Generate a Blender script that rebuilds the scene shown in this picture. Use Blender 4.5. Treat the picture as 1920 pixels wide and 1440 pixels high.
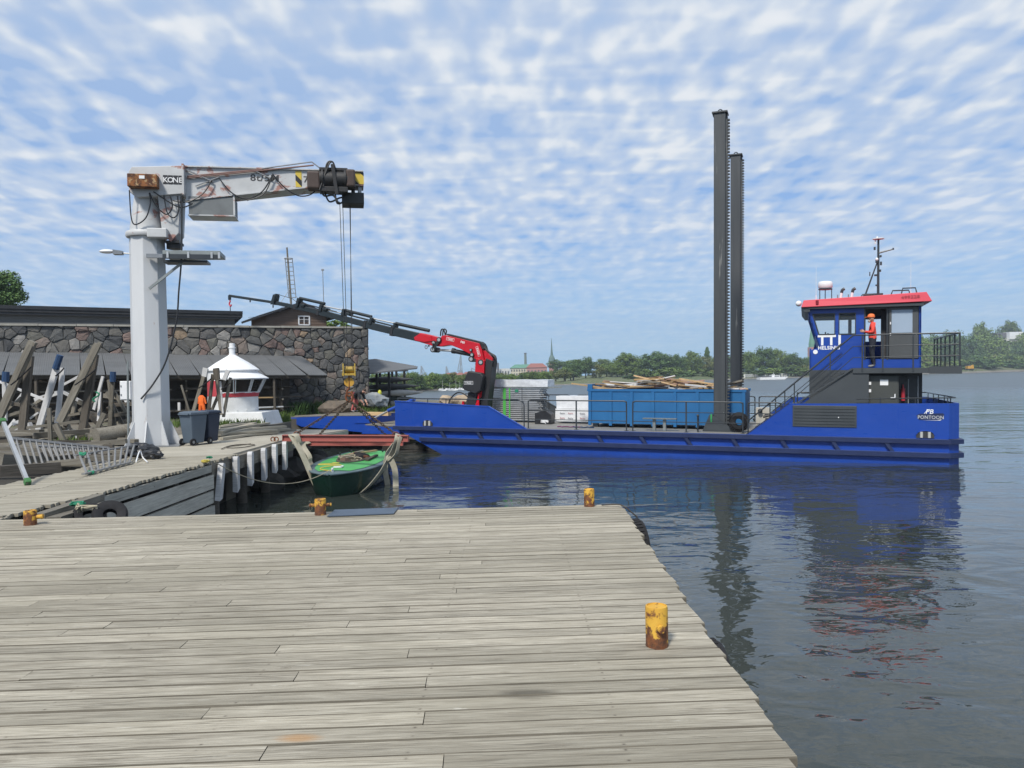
import bpy, bmesh, math, random
from mathutils import Vector, Matrix
from mathutils import noise as mnoise

for o in list(bpy.data.objects):
    bpy.data.objects.remove(o)
SC = bpy.context.scene
COL = SC.collection
R = math.radians
rnd = random.Random(7)

# ------------------------------------------------------------------ camera
CAM_Z = 3.0
FPX, PCX, PCY = 1440.0, 960.0, 720.0          # focal length and centre in photo pixels
ROLL, PITCH = 0.019, -14.0 / 1440.0
cam_pos = Vector((0, 0, CAM_Z))
c_fwd = Vector((0, math.cos(PITCH), math.sin(PITCH)))
_u = Vector((1, 0, 0)).cross(c_fwd)
c_right = Vector((1, 0, 0)) * math.cos(ROLL) - _u * math.sin(ROLL)
c_up = _u * math.cos(ROLL) + Vector((1, 0, 0)) * math.sin(ROLL)
cd = bpy.data.cameras.new('camera')
cd.sensor_width = 36.0
cd.sensor_fit = 'HORIZONTAL'
cd.lens = 36.0 * FPX / 1920.0
cd.clip_start, cd.clip_end = 0.05, 9000.0
cam = bpy.data.objects.new('camera', cd)
COL.objects.link(cam)
m = Matrix((c_right, c_up, -c_fwd)).transposed().to_4x4()
m.translation = cam_pos
cam.matrix_world = m
SC.camera = cam

# ------------------------------------------------------------------ sky, sun, exposure
SUN_EL, SUN_AZ = R(50), R(203)       # azimuth clockwise from +Y: behind the camera, to the left
sun_dir = Vector((math.sin(SUN_AZ) * math.cos(SUN_EL), math.cos(SUN_AZ) * math.cos(SUN_EL), math.sin(SUN_EL)))
wd = bpy.data.worlds.new('World')
SC.world = wd
wd.use_nodes = True
nt = wd.node_tree
N, LK = nt.nodes, nt.links
N.clear()
def wn(t, **k):
    n = N.new(t)
    for a, b in k.items():
        setattr(n, a, b)
    return n
out = wn('ShaderNodeOutputWorld')
bg = wn('ShaderNodeBackground')
bg.inputs[1].default_value = 0.1
sky = wn('ShaderNodeTexSky', sky_type='NISHITA', sun_disc=False)
sky.sun_elevation, sky.sun_rotation = SUN_EL, SUN_AZ
sky.air_density, sky.dust_density, sky.ozone_density = 1.0, 0.6, 2.0
tc = wn('ShaderNodeTexCoord')
sx = wn('ShaderNodeSeparateXYZ')
LK.new(tc.outputs['Generated'], sx.inputs[0])
def wmath(op, a, b=None, clamp=False):
    n = wn('ShaderNodeMath', operation=op, use_clamp=clamp)
    for i, q in enumerate((a, b)):
        if q is None: continue
        if isinstance(q, (int, float)): n.inputs[i].default_value = q
        else: LK.new(q, n.inputs[i])
    return n.outputs[0]
zc = wmath('MAXIMUM', sx.outputs[2], 0.0)
zz = wmath('ADD', zc, 0.10)
cu, cv = wmath('DIVIDE', sx.outputs[0], zz), wmath('DIVIDE', sx.outputs[1], zz)
cb = wn('ShaderNodeCombineXYZ')
LK.new(cu, cb.inputs[0]); LK.new(cv, cb.inputs[1])
def wnoise(scale, detail, rough, rot, stretch, off, dist=0.0):
    mp = wn('ShaderNodeMapping')
    mp.inputs['Rotation'].default_value = (0, 0, R(rot))
    mp.inputs['Scale'].default_value = (stretch[0], stretch[1], 1)
    mp.inputs['Location'].default_value = (off, off * .7, off * .3)
    LK.new(cb.outputs[0], mp.inputs[0])
    n = wn('ShaderNodeTexNoise')
    n.inputs['Scale'].default_value = scale
    n.inputs['Detail'].default_value = detail
    n.inputs['Roughness'].default_value = rough
    n.inputs['Distortion'].default_value = dist
    LK.new(mp.outputs[0], n.inputs['Vector'])
    return n.outputs[0]
puff = wnoise(11.5, 1.3, .42, 34, (1.2, .60), 3.1, .15)     # rows of small puffs
fine = wnoise(26.0, 2.0, .5, 26, (1.15, .75), 9.7, .2)
rip = wnoise(6.5, 1.5, .45, 52, (.40, 1.5), 14.2, .35)         # broad ripples across the sheet
big = wnoise(0.8, 2.0, .5, 10, (1.0, 1.0), 21.3)
dens = wmath('ADD', wmath('ADD', wmath('MULTIPLY', puff, .50), wmath('MULTIPLY', fine, .09)), wmath('ADD', wmath('MULTIPLY', rip, .36), wmath('MULTIPLY', big, .32)))
def wramp(val, stops, interp='EASE'):
    r = wn('ShaderNodeValToRGB')
    r.color_ramp.interpolation = interp
    e = r.color_ramp.elements
    while len(e) < len(stops): e.new(.5)
    for q, (p, c) in zip(e, stops):
        q.position = p
        q.color = (c, c, c, 1) if isinstance(c, (int, float)) else (*c, 1)
    LK.new(val, r.inputs[0])
    return r.outputs[0]
mask = wramp(dens, [(.40, 0.0), (.56, .62), (.76, 1.0)])
floor_ = wramp(zc, [(.04, .30), (.20, .22), (.30, .48), (.42, .68)])      # the sheet thins lower down
mask = wmath('MAXIMUM', mask, floor_)
low = wramp(zc, [(.03, .85), (.10, .62), (.20, .15), (.28, 0.0)])         # towards the horizon the puffs melt into haze
mx_ = wn('ShaderNodeMix')
LK.new(low, mx_.inputs[0]); LK.new(mask, mx_.inputs[2]); mx_.inputs[3].default_value = .24
mask = mx_.outputs[0]
horiz = wramp(zc, [(0.0, .50), (.05, .80), (.16, 1.0)])
mask = wmath('MULTIPLY', mask, horiz)
shade = wramp(dens, [(.50, (4.5, 5.5, 6.9)), (.64, (5.5, 6.15, 7.0)), (.82, (6.8, 7.1, 7.5))])
hz = wn('ShaderNodeMix', data_type='RGBA')          # pale air low over the water
LK.new(wramp(zc, [(0.0, .62), (.07, .30), (.22, 0.0)]), hz.inputs[0])
bl = wn('ShaderNodeMix', data_type='RGBA')
bl.inputs[0].default_value = .6
LK.new(sky.outputs[0], bl.inputs[6]); bl.inputs[7].default_value = (1.05, 3.0, 7.3, 1)
LK.new(bl.outputs[2], hz.inputs[6])
hz.inputs[7].default_value = (2.5, 5.0, 6.9, 1)
cm = wn('ShaderNodeMix', data_type='RGBA')
LK.new(mask, cm.inputs[0]); LK.new(hz.outputs[2], cm.inputs[6]); LK.new(shade, cm.inputs[7])
LK.new(cm.outputs[2], bg.inputs[0])
LK.new(bg.outputs[0], out.inputs[0])

sl = bpy.data.lights.new('sun', 'SUN')
sl.energy, sl.angle, sl.color = 3.3, R(8), (1.0, .95, .87)
so = bpy.data.objects.new('sun', sl)
COL.objects.link(so)
so.rotation_euler = (-sun_dir).to_track_quat('-Z', 'Y').to_euler()
so.location = (-30, -30, 60)
SC.view_settings.view_transform = 'Standard'
SC.view_settings.look = 'None'
SC.view_settings.exposure = 0.26
SC.view_settings.gamma = 1.0

# ------------------------------------------------------------------ where things stand
def ray(px, py):
    return c_fwd + c_right * ((px - PCX) / FPX) + c_up * ((PCY - py) / FPX)
def at(px, py, d):                     # point at a distance d in front of the camera
    return cam_pos + ray(px, py) * d
def on(px, py, z):                     # point on a level surface
    r = ray(px, py)
    return cam_pos + r * ((z - CAM_Z) / r.z)
def hit(px, py, p0, n):                # point on an upright plane
    r = ray(px, py)
    return cam_pos + r * ((p0 - cam_pos).dot(n) / r.dot(n))
I4 = Matrix.Identity(4)
BM = Matrix(((0.93366281, 0.35781948, 0.01545879, -4.71497699),      # the barge's own frame:
             (-0.35777045, 0.93379078, -0.00592366, 30.78321365),    # x from bow to stern, y away from us,
             (-0.01655487, 0.0, 0.99986296, 1.1237349), (0, 0, 0, 1)))  # z up from its deck
BMI = BM.inverted()
def bp(px, py, y):
    n = BM.to_3x3() @ Vector((0, 1, 0))
    return BMI @ hit(px, py, BM @ Vector((0, y, 0)), n)

# ------------------------------------------------------------------ mesh helpers
WM = {}
def wmx(o):
    return WM.get(o.name, I4)
def place(o, M, parent):
    COL.objects.link(o)
    if parent is not None:
        o.parent = parent
        o.matrix_parent_inverse = wmx(parent).inverted()
    o.matrix_basis = M
    WM[o.name] = M.copy()
    return o
def thing(name, label, cat, loc=(0, 0, 0), group=None, M=None):
    o = bpy.data.objects.new(name, None)
    o.empty_display_size = .2
    place(o, M if M is not None else Matrix.Translation(Vector(loc)), None)
    return tag(o, label, cat, group)
def tag(o, label, cat, group=None):
    o['label'], o['category'], o['kind'] = label, cat, 'thing'
    if group: o['group'] = group
    return o
def frame_x(p0, p1, up=(0, 0, 1)):     # X along p0->p1, Z towards up
    p0, p1 = Vector(p0), Vector(p1)
    x = (p1 - p0).normalized()
    up = Vector(up)
    if abs(x.dot(up)) > .98: up = Vector((0, 1, 0))
    y = up.cross(x).normalized()
    z = x.cross(y)
    M = Matrix((x, y, z)).transposed().to_4x4()
    M.translation = p0
    return M
class MB:
    def __init__(s):
        s.v, s.f, s.mi = [], [], []
        s.cur = 0
    def add(s, vs, fs):
        b = len(s.v)
        s.v += [tuple(q) for q in vs]
        for f in fs:
            s.f.append(tuple(b + i for i in f)); s.mi.append(s.cur)
        return s
    def box(s, c, d, M=None):
        x, y, z = d[0] / 2, d[1] / 2, d[2] / 2
        vs = [Vector((i * x, j * y, k * z)) for i in (-1, 1) for j in (-1, 1) for k in (-1, 1)]
        vs = [(M @ q if M else q) + Vector(c) for q in vs]
        return s.add(vs, [(0, 1, 3, 2), (4, 6, 7, 5), (0, 4, 5, 1), (2, 3, 7, 6), (0, 2, 6, 4), (1, 5, 7, 3)])
    def box2(s, a, b):
        return s.box([(i + j) / 2 for i, j in zip(a, b)], [abs(j - i) for i, j in zip(a, b)])
    def bar(s, p0, p1, w, h, up=(0, 0, 1)):
        M = frame_x(p0, p1, up)
        L = (Vector(p1) - Vector(p0)).length
        vs = [M @ Vector((i * L, j * w / 2, k * h / 2)) for i in (0, 1) for j in (-1, 1) for k in (-1, 1)]
        return s.add(vs, [(0, 1, 3, 2), (4, 6, 7, 5), (0, 4, 5, 1), (2, 3, 7, 6), (0, 2, 6, 4), (1, 5, 7, 3)])
    def tube(s, pts, r, n=8, caps=True, closed=False):
        pts = [Vector(p) for p in pts]
        k = len(pts)
        rs = r if isinstance(r, (list, tuple)) else [r] * k
        vs, ref = [], None
        for i, p in enumerate(pts):
            a = pts[i - 1] if (i > 0 or closed) else p
            b = pts[(i + 1) % k] if (i < k - 1 or closed) else p
            t = (b - a)
            t = t.normalized() if t.length > 1e-9 else Vector((0, 0, 1))
            if ref is None:
                ref = t.orthogonal().normalized()
            ref = (ref - t * ref.dot(t))
            ref = ref.normalized() if ref.length > 1e-6 else t.orthogonal().normalized()
            q = t.cross(ref)
            for j in range(n):
                an = 2 * math.pi * j / n
                vs.append(p + (ref * math.cos(an) + q * math.sin(an)) * rs[i])
        fs = []
        for i in range(k if closed else k - 1):
            a, b = i * n, ((i + 1) % k) * n
            fs += [(a + j, a + (j + 1) % n, b + (j + 1) % n, b + j) for j in range(n)]
        if caps and not closed:
            fs += [tuple(range(n - 1, -1, -1)), tuple(range((k - 1) * n, k * n))]
        return s.add(vs, fs)
    def cyl(s, p0, p1, r0, r1=None, n=16):
        return s.tube([p0, p1], [r0, r0 if r1 is None else r1], n)
    def lathe(s, prof, c=(0, 0, 0), n=24, a0=0, a1=2 * math.pi):
        full = abs(a1 - a0 - 2 * math.pi) < 1e-6
        k = n if full else n + 1
        vs = []
        for r, z in prof:
            for j in range(k):
                an = a0 + (a1 - a0) * j / n
                vs.append((c[0] + r * math.cos(an), c[1] + r * math.sin(an), c[2] + z))
        fs = []
        for i in range(len(prof) - 1):
            for j in range(n):
                a, b = i * k + j, i * k + (j + 1) % k
                fs.append((a, b, b + k, a + k))
        return s.add(vs, fs)
    def prism(s, poly, off):
        off = Vector(off)
        a = [Vector(p) for p in poly]
        n = len(a)
        vs = a + [p + off for p in a]
        fs = [tuple(range(n - 1, -1, -1)), tuple(range(n, 2 * n))] + [(i, (i + 1) % n, n + (i + 1) % n, n + i) for i in range(n)]
        return s.add(vs, fs)
    def loft(s, secs, caps=True):
        n = len(secs[0])
        vs = [Vector(p) for q in secs for p in q]
        fs = []
        for i in range(len(secs) - 1):
            fs += [(i * n + j, i * n + (j + 1) % n, (i + 1) * n + (j + 1) % n, (i + 1) * n + j) for j in range(n)]
        if caps:
            fs += [tuple(range(n - 1, -1, -1)), tuple(range((len(secs) - 1) * n, len(secs) * n))]
        return s.add(vs, fs)
    def ell(s, c, r, nu=14, nv=9):
        vs, fs = [], []
        for i in range(nv + 1):
            ph = math.pi * i / nv
            for j in range(nu):
                th = 2 * math.pi * j / nu
                vs.append((c[0] + r[0] * math.sin(ph) * math.cos(th), c[1] + r[1] * math.sin(ph) * math.sin(th), c[2] + r[2] * math.cos(ph)))
        for i in range(nv):
            for j in range(nu):
                fs.append((i * nu + j, (i + 1) * nu + j, (i + 1) * nu + (j + 1) % nu, i * nu + (j + 1) % nu))
        return s.add(vs, fs)
    def quad(s, a, b, c, d):
        return s.add([a, b, c, d], [(0, 1, 2, 3)])
    def mesh(s, name, mats, smooth=False):
        me = bpy.data.meshes.new(name)
        me.from_pydata(s.v, [], s.f)
        mats = mats if isinstance(mats, (list, tuple)) else [mats]
        for q in mats: me.materials.append(q)
        if len(mats) > 1: me.polygons.foreach_set('material_index', s.mi)
        bm = bmesh.new(); bm.from_mesh(me)
        bmesh.ops.recalc_face_normals(bm, faces=bm.faces)
        bm.to_mesh(me); bm.free()
        if smooth:
            me.shade_smooth()
            try: me.set_sharp_from_angle(angle=R(40))
            except Exception: pass
        return me
    def build(s, name, mats, parent=None, M=None, smooth=False, bev=0):
        o = bpy.data.objects.new(name, s.mesh(name, mats, smooth))
        place(o, M if M is not None else I4, parent)
        if bev:
            b = o.modifiers.new('bevel', 'BEVEL')
            b.width, b.segments, b.limit_method = bev, 2, 'ANGLE'
        return o
def struct(o):
    o['kind'] = 'structure'
    return o
def beam(name, p0, p1, w, h, mat, parent=None, up=(0, 0, 1), M=I4, taper=1.0, rag=0.0):
    """a timber or bar of its own, local X along its length so that the grain follows it"""
    L = (Vector(p1) - Vector(p0)).length
    b = MB()
    jit = lambda: rnd.uniform(-rag, rag)
    vs = []
    for i in (0, 1):
        t = taper if i else 1
        for j, k in ((-1, -1), (1, -1), (1, 1), (-1, 1)):
            vs.append((i * L + jit(), j * w / 2 * t + jit() * .3, k * h / 2 * t + jit() * .3))
    b.add(vs, [(3, 2, 1, 0), (4, 5, 6, 7)] + [(i, (i + 1) % 4, 4 + (i + 1) % 4, 4 + i) for i in range(4)])
    return b.build(name, mat, parent, M @ frame_x(p0, p1, up))
def copy_tree(o, M):
    """a copy of a thing and of each of its parts, moved to M"""
    c = o.copy(); COL.objects.link(c)
    c.matrix_basis = M
    WM[c.name] = M.copy()
    for ch in kids(o):
        d = ch.copy(); COL.objects.link(d); d.parent = c
        for g in kids(ch):
            e = g.copy(); COL.objects.link(e); e.parent = d
    return c
KIDS = {}
def kids(o):
    return [q for q in bpy.data.objects if q.parent == o]
def sag(a, b, drop, n=14):
    a, b = Vector(a), Vector(b)
    return [a.lerp(b, i / n) - Vector((0, 0, drop * 4 * (i / n) * (1 - i / n))) for i in range(n + 1)]
def spline(pts, n=6):
    pts = [Vector(p) for p in pts]
    q = [pts[0]] + pts + [pts[-1]]
    res = []
    for i in range(1, len(q) - 2):
        for j in range(n):
            t = j / n
            a, b, c, d = q[i - 1], q[i], q[i + 1], q[i + 2]
            res.append(.5 * (2 * b + (c - a) * t + (2 * a - 5 * b + 4 * c - d) * t * t + (3 * b - a - 3 * c + d) * t ** 3))
    return res + [pts[-1]]

# ------------------------------------------------------------------ materials
def srgb(h):
    h = h.lstrip('#')
    f = lambda c: c / 12.92 if c <= .04045 else ((c + .055) / 1.055) ** 2.4
    return tuple(f(int(h[i:i + 2], 16) / 255) for i in (0, 2, 4))
def mix_rgb(nt, fac, a, b, mode='MIX'):
    n = nt.nodes.new('ShaderNodeMix')
    n.data_type, n.blend_type = 'RGBA', mode
    for i, q in ((0, fac), (6, a), (7, b)):
        if isinstance(q, (int, float)): n.inputs[i].default_value = q
        elif isinstance(q, tuple): n.inputs[i].default_value = (*q[:3], 1)
        else: nt.links.new(q, n.inputs[i])
    return n.outputs[2]
def ramp(nt, val, stops):
    r = nt.nodes.new('ShaderNodeValToRGB')
    e = r.color_ramp.elements
    while len(e) < len(stops): e.new(.5)
    for q, (p, c) in zip(e, stops):
        q.position = p
        q.color = (c, c, c, 1) if isinstance(c, (int, float)) else (*c, 1)
    nt.links.new(val, r.inputs[0])
    return r.outputs[0]
def coords(nt, stretch=(1, 1, 1), rand=False, src='Object'):
    t = nt.nodes.new('ShaderNodeTexCoord')
    mp = nt.nodes.new('ShaderNodeMapping')
    mp.inputs['Scale'].default_value = stretch
    nt.links.new(t.outputs[src], mp.inputs[0])
    if rand:
        oi = nt.nodes.new('ShaderNodeObjectInfo')
        mu = nt.nodes.new('ShaderNodeMath'); mu.operation = 'MULTIPLY'; mu.inputs[1].default_value = 97.0
        nt.links.new(oi.outputs['Random'], mu.inputs[0])
        nt.links.new(mu.outputs[0], mp.inputs['Location'])
    return mp.outputs[0]
def noise_tex(nt, vec, scale, detail=3, rough=.55, dist=0):
    n = nt.nodes.new('ShaderNodeTexNoise')
    for k, q in (('Scale', scale), ('Detail', detail), ('Roughness', rough), ('Distortion', dist)):
        n.inputs[k].default_value = q
    nt.links.new(vec, n.inputs['Vector'])
    return n.outputs[0]
def bump(nt, h, strength, dist=.01):
    b = nt.nodes.new('ShaderNodeBump')
    b.inputs['Strength'].default_value = strength
    b.inputs['Distance'].default_value = dist
    nt.links.new(h, b.inputs['Height'])
    return b.outputs[0]
def new_mat(name):
    mt = bpy.data.materials.new(name)
    mt.use_nodes = True
    return mt, mt.node_tree, mt.node_tree.nodes['Principled BSDF']
def setv(nt, sock, q):
    if isinstance(q, (int, float)): sock.default_value = q
    elif isinstance(q, tuple): sock.default_value = (*q[:3], 1)
    else: nt.links.new(q, sock)
def paint(name, c, c2=None, rough=.5, metal=0.0, scale=3.0, spots=None, spot_at=.62, spot_scale=6.0, stretch=(1, 1, 1), bmp=.08, bscale=30.0, rand=False, lo=.35, hi=.7, tint=0.0, spec=None):
    """paint, metal, plastic, concrete...: two tones mixed by noise, optional worn spots, fine relief"""
    mt, nt, p = new_mat(name)
    v = coords(nt, stretch, rand)
    c2 = c2 or tuple(q * .8 for q in c)
    col = mix_rgb(nt, ramp(nt, noise_tex(nt, v, scale, 5, .6), [(lo, 0), (hi, 1)]), c, c2)
    rr = rough
    if spots:
        f = ramp(nt, noise_tex(nt, v, spot_scale, 6, .65, .3), [(spot_at, 0), (spot_at + .05, 1)])
        col = mix_rgb(nt, f, col, spots)
    if tint:
        oi = nt.nodes.new('ShaderNodeObjectInfo')
        hs = nt.nodes.new('ShaderNodeHueSaturation')
        mr = nt.nodes.new('ShaderNodeMapRange')
        mr.inputs[3].default_value, mr.inputs[4].default_value = 1 - tint, 1 + tint
        nt.links.new(oi.outputs['Random'], mr.inputs[0])
        nt.links.new(mr.outputs[0], hs.inputs['Value'])
        nt.links.new(col, hs.inputs['Color'])
        col = hs.outputs[0]
    setv(nt, p.inputs['Base Color'], col)
    setv(nt, p.inputs['Roughness'], rr)
    p.inputs['Metallic'].default_value = metal
    if spec is not None: p.inputs['Specular IOR Level'].default_value = spec
    if bmp:
        nt.links.new(bump(nt, noise_tex(nt, coords(nt, stretch, rand), bscale, 4, .6), bmp, .01), p.inputs['Normal'])
    return mt
def wood(name, c, c2, dark, tint=.12, knots=True, grain=(1.2, 22, 22), rough=.85, hue=.01, crack=.5):
    """weathered timber, grain along local X, every piece a tone of its own"""
    mt, nt, p = new_mat(name)
    v = coords(nt, grain, True)
    g = noise_tex(nt, v, 1.6, 6, .62, .4)
    col = mix_rgb(nt, ramp(nt, g, [(.35, 0), (.66, 1)]), c2, c)
    cr = ramp(nt, noise_tex(nt, coords(nt, (grain[0] * .8, grain[1] * 2.2, grain[2] * 2.2), True), 1.5, 4, .5), [(.33, 1), (.40, 0)])
    mu = nt.nodes.new('ShaderNodeMath'); mu.operation = 'MULTIPLY'; mu.inputs[1].default_value = crack
    nt.links.new(cr, mu.inputs[0])
    col = mix_rgb(nt, mu.outputs[0], col, dark)
    blot = ramp(nt, noise_tex(nt, coords(nt, (1, 2.0, 2.0), True), 1.3, 4, .6), [(.42, 0), (.72, .55)])
    col = mix_rgb(nt, blot, col, tuple(q * .62 for q in c2))
    if knots:
        vo = nt.nodes.new('ShaderNodeTexVoronoi')
        vo.inputs['Scale'].default_value = 2.6
        nt.links.new(coords(nt, (1, 2.6, 2.6), True), vo.inputs['Vector'])
        k = ramp(nt, vo.outputs['Distance'], [(.03, .75), (.075, 0)])
        col = mix_rgb(nt, k, col, dark)
    oi = nt.nodes.new('ShaderNodeObjectInfo')
    hs = nt.nodes.new('ShaderNodeHueSaturation')
    mr = nt.nodes.new('ShaderNodeMapRange')
    mr.inputs[3].default_value, mr.inputs[4].default_value = 1 - tint, 1 + tint
    nt.links.new(oi.outputs['Random'], mr.inputs[0])
    nt.links.new(mr.outputs[0], hs.inputs['Value'])
    nt.links.new(col, hs.inputs['Color'])
    setv(nt, p.inputs['Base Color'], hs.outputs[0])
    p.inputs['Roughness'].default_value = rough
    p.inputs['Specular IOR Level'].default_value = .25
    nt.links.new(bump(nt, g, .35, .006), p.inputs['Normal'])
    return mt
def glass(name, c=(.5, .55, .55), alpha=.35):
    mt, nt, p = new_mat(name)
    p.inputs['Base Color'].default_value = (*c, 1)
    p.inputs['Roughness'].default_value = .03
    p.inputs['Alpha'].default_value = alpha
    return mt
def leafmat(name, c, c2, tint=.22):
    mt, nt, p = new_mat(name)
    v = coords(nt, (1, 1, 1), True)
    col = mix_rgb(nt, ramp(nt, noise_tex(nt, v, 4.0, 3, .6), [(.35, 0), (.68, 1)]), c, c2)
    oi = nt.nodes.new('ShaderNodeObjectInfo')
    hs = nt.nodes.new('ShaderNodeHueSaturation')
    mr = nt.nodes.new('ShaderNodeMapRange')
    mr.inputs[3].default_value, mr.inputs[4].default_value = 1 - tint, 1 + tint
    nt.links.new(oi.outputs['Random'], mr.inputs[0])
    nt.links.new(mr.outputs[0], hs.inputs['Value'])
    nt.links.new(col, hs.inputs['Color'])
    setv(nt, p.inputs['Base Color'], hs.outputs[0])
    p.inputs['Roughness'].default_value = .7
    p.inputs['Specular IOR Level'].default_value = .2
    return mt
def deck_wood():
    """sun-bleached pier planks: fine grain, checks, knots, nails, and stains that run across boards"""
    mt, nt, p = new_mat('deck_wood')
    g = noise_tex(nt, coords(nt, (2.0, 40, 24), True), 1.5, 7, .68, .6)
    col = mix_rgb(nt, ramp(nt, g, [(.36, 0), (.64, 1)]), (.268, .240, .190), (.49, .455, .372))
    f2 = noise_tex(nt, coords(nt, (2.2, 95, 60), True), 1.3, 5, .6, .3)
    col = mix_rgb(nt, ramp(nt, f2, [(.36, .85), (.47, 0)]), col, (.12, .105, .082))
    geo = nt.nodes.new('ShaderNodeNewGeometry')
    def gn(sc, k, d=4, ro=.6):
        mp = nt.nodes.new('ShaderNodeMapping'); mp.inputs['Scale'].default_value = sc
        nt.links.new(geo.outputs['Position'], mp.inputs[0]); return noise_tex(nt, mp.outputs[0], k, d, ro, .3)
    col = mix_rgb(nt, ramp(nt, gn((.55, 1.1, 1), .9), [(.42, 0), (.68, .55)]), col, (.235, .215, .165))      # trodden, greyer and browner patches
    col = mix_rgb(nt, ramp(nt, gn((1.1, 6, 1), 1.9, 5, .7), [(.60, 0), (.74, .6)]), col, (.17, .15, .115))
    col = mix_rgb(nt, ramp(nt, gn((1.6, 9, 1), 2.6, 4, .7), [(.64, 0), (.76, .7)]), col, (.55, .53, .46))
    vo = nt.nodes.new('ShaderNodeTexVoronoi'); vo.inputs['Scale'].default_value = 2.2
    nt.links.new(coords(nt, (1.0, 2.3, 2.3), True), vo.inputs['Vector'])
    col = mix_rgb(nt, ramp(nt, vo.outputs['Distance'], [(.025, .7), (.05, .1), (.055, .45), (.085, 0)]), col, (.16, .135, .10))
    # pairs of nail heads over every joist
    sp = nt.nodes.new('ShaderNodeSeparateXYZ'); nt.links.new(geo.outputs['Position'], sp.inputs[0])
    tc2 = nt.nodes.new('ShaderNodeTexCoord'); so2 = nt.nodes.new('ShaderNodeSeparateXYZ'); nt.links.new(tc2.outputs['Object'], so2.inputs[0])
    def mth(op, a, b=None):
        n = nt.nodes.new('ShaderNodeMath'); n.operation = op
        for i, q in enumerate((a, b)):
            if q is None: continue
            if isinstance(q, (int, float)): n.inputs[i].default_value = q
            else: nt.links.new(q, n.inputs[i])
        return n.outputs[0]
    jx = mth('MULTIPLY', mth('SUBTRACT', mth('FRACT', mth('DIVIDE', mth('ADD', sp.outputs[0], 40.0), .93)), .5), .93)
    ny = mth('SUBTRACT', mth('ABSOLUTE', so2.outputs[1]), .044)
    r2 = mth('SQRT', mth('ADD', mth('MULTIPLY', jx, jx), mth('MULTIPLY', ny, ny)))
    nail = mth('MULTIPLY', ramp(nt, r2, [(.003, .8), (.005, .3), (.014, 0)]), ramp(nt, gn((3, 7, 1), 1.7, 2, .5), [(.44, 0), (.56, 1)]))
    col = mix_rgb(nt, nail, col, (.06, .045, .035))
    # two rubbed bare spots and one dark smear, each with a ragged outline
    for (cx, cy, sx_, sy_, c) in ((-.985, 3.42, .12, .05, (.42, .25, .12)), (-.93, 3.09, .11, .042, (.42, .25, .12)), (.06, 3.86, .18, .075, (.10, .09, .07))):
        dx, dy = mth('DIVIDE', mth('SUBTRACT', sp.outputs[0], cx), sx_), mth('DIVIDE', mth('SUBTRACT', sp.outputs[1], cy), sy_)
        d = mth('ADD', mth('SQRT', mth('ADD', mth('MULTIPLY', dx, dx), mth('MULTIPLY', dy, dy))), mth('MULTIPLY', g, .8))
        col = mix_rgb(nt, ramp(nt, mth('MULTIPLY', d, .5), [(.40, .75), (.72, 0)]), col, c)
    oi = nt.nodes.new('ShaderNodeObjectInfo'); hs = nt.nodes.new('ShaderNodeHueSaturation'); mr = nt.nodes.new('ShaderNodeMapRange')
    mr.inputs[3].default_value, mr.inputs[4].default_value = .80, 1.14
    nt.links.new(oi.outputs['Random'], mr.inputs[0]); nt.links.new(mr.outputs[0], hs.inputs['Value']); nt.links.new(col, hs.inputs['Color'])
    setv(nt, p.inputs['Base Color'], hs.outputs[0])
    p.inputs['Roughness'].default_value = .88; p.inputs['Specular IOR Level'].default_value = .2
    ad = nt.nodes.new('ShaderNodeMath'); ad.operation = 'ADD'; nt.links.new(g, ad.inputs[0]); nt.links.new(f2, ad.inputs[1])
    nt.links.new(bump(nt, ad.outputs[0], .55, .006), p.inputs['Normal'])
    return mt
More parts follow.
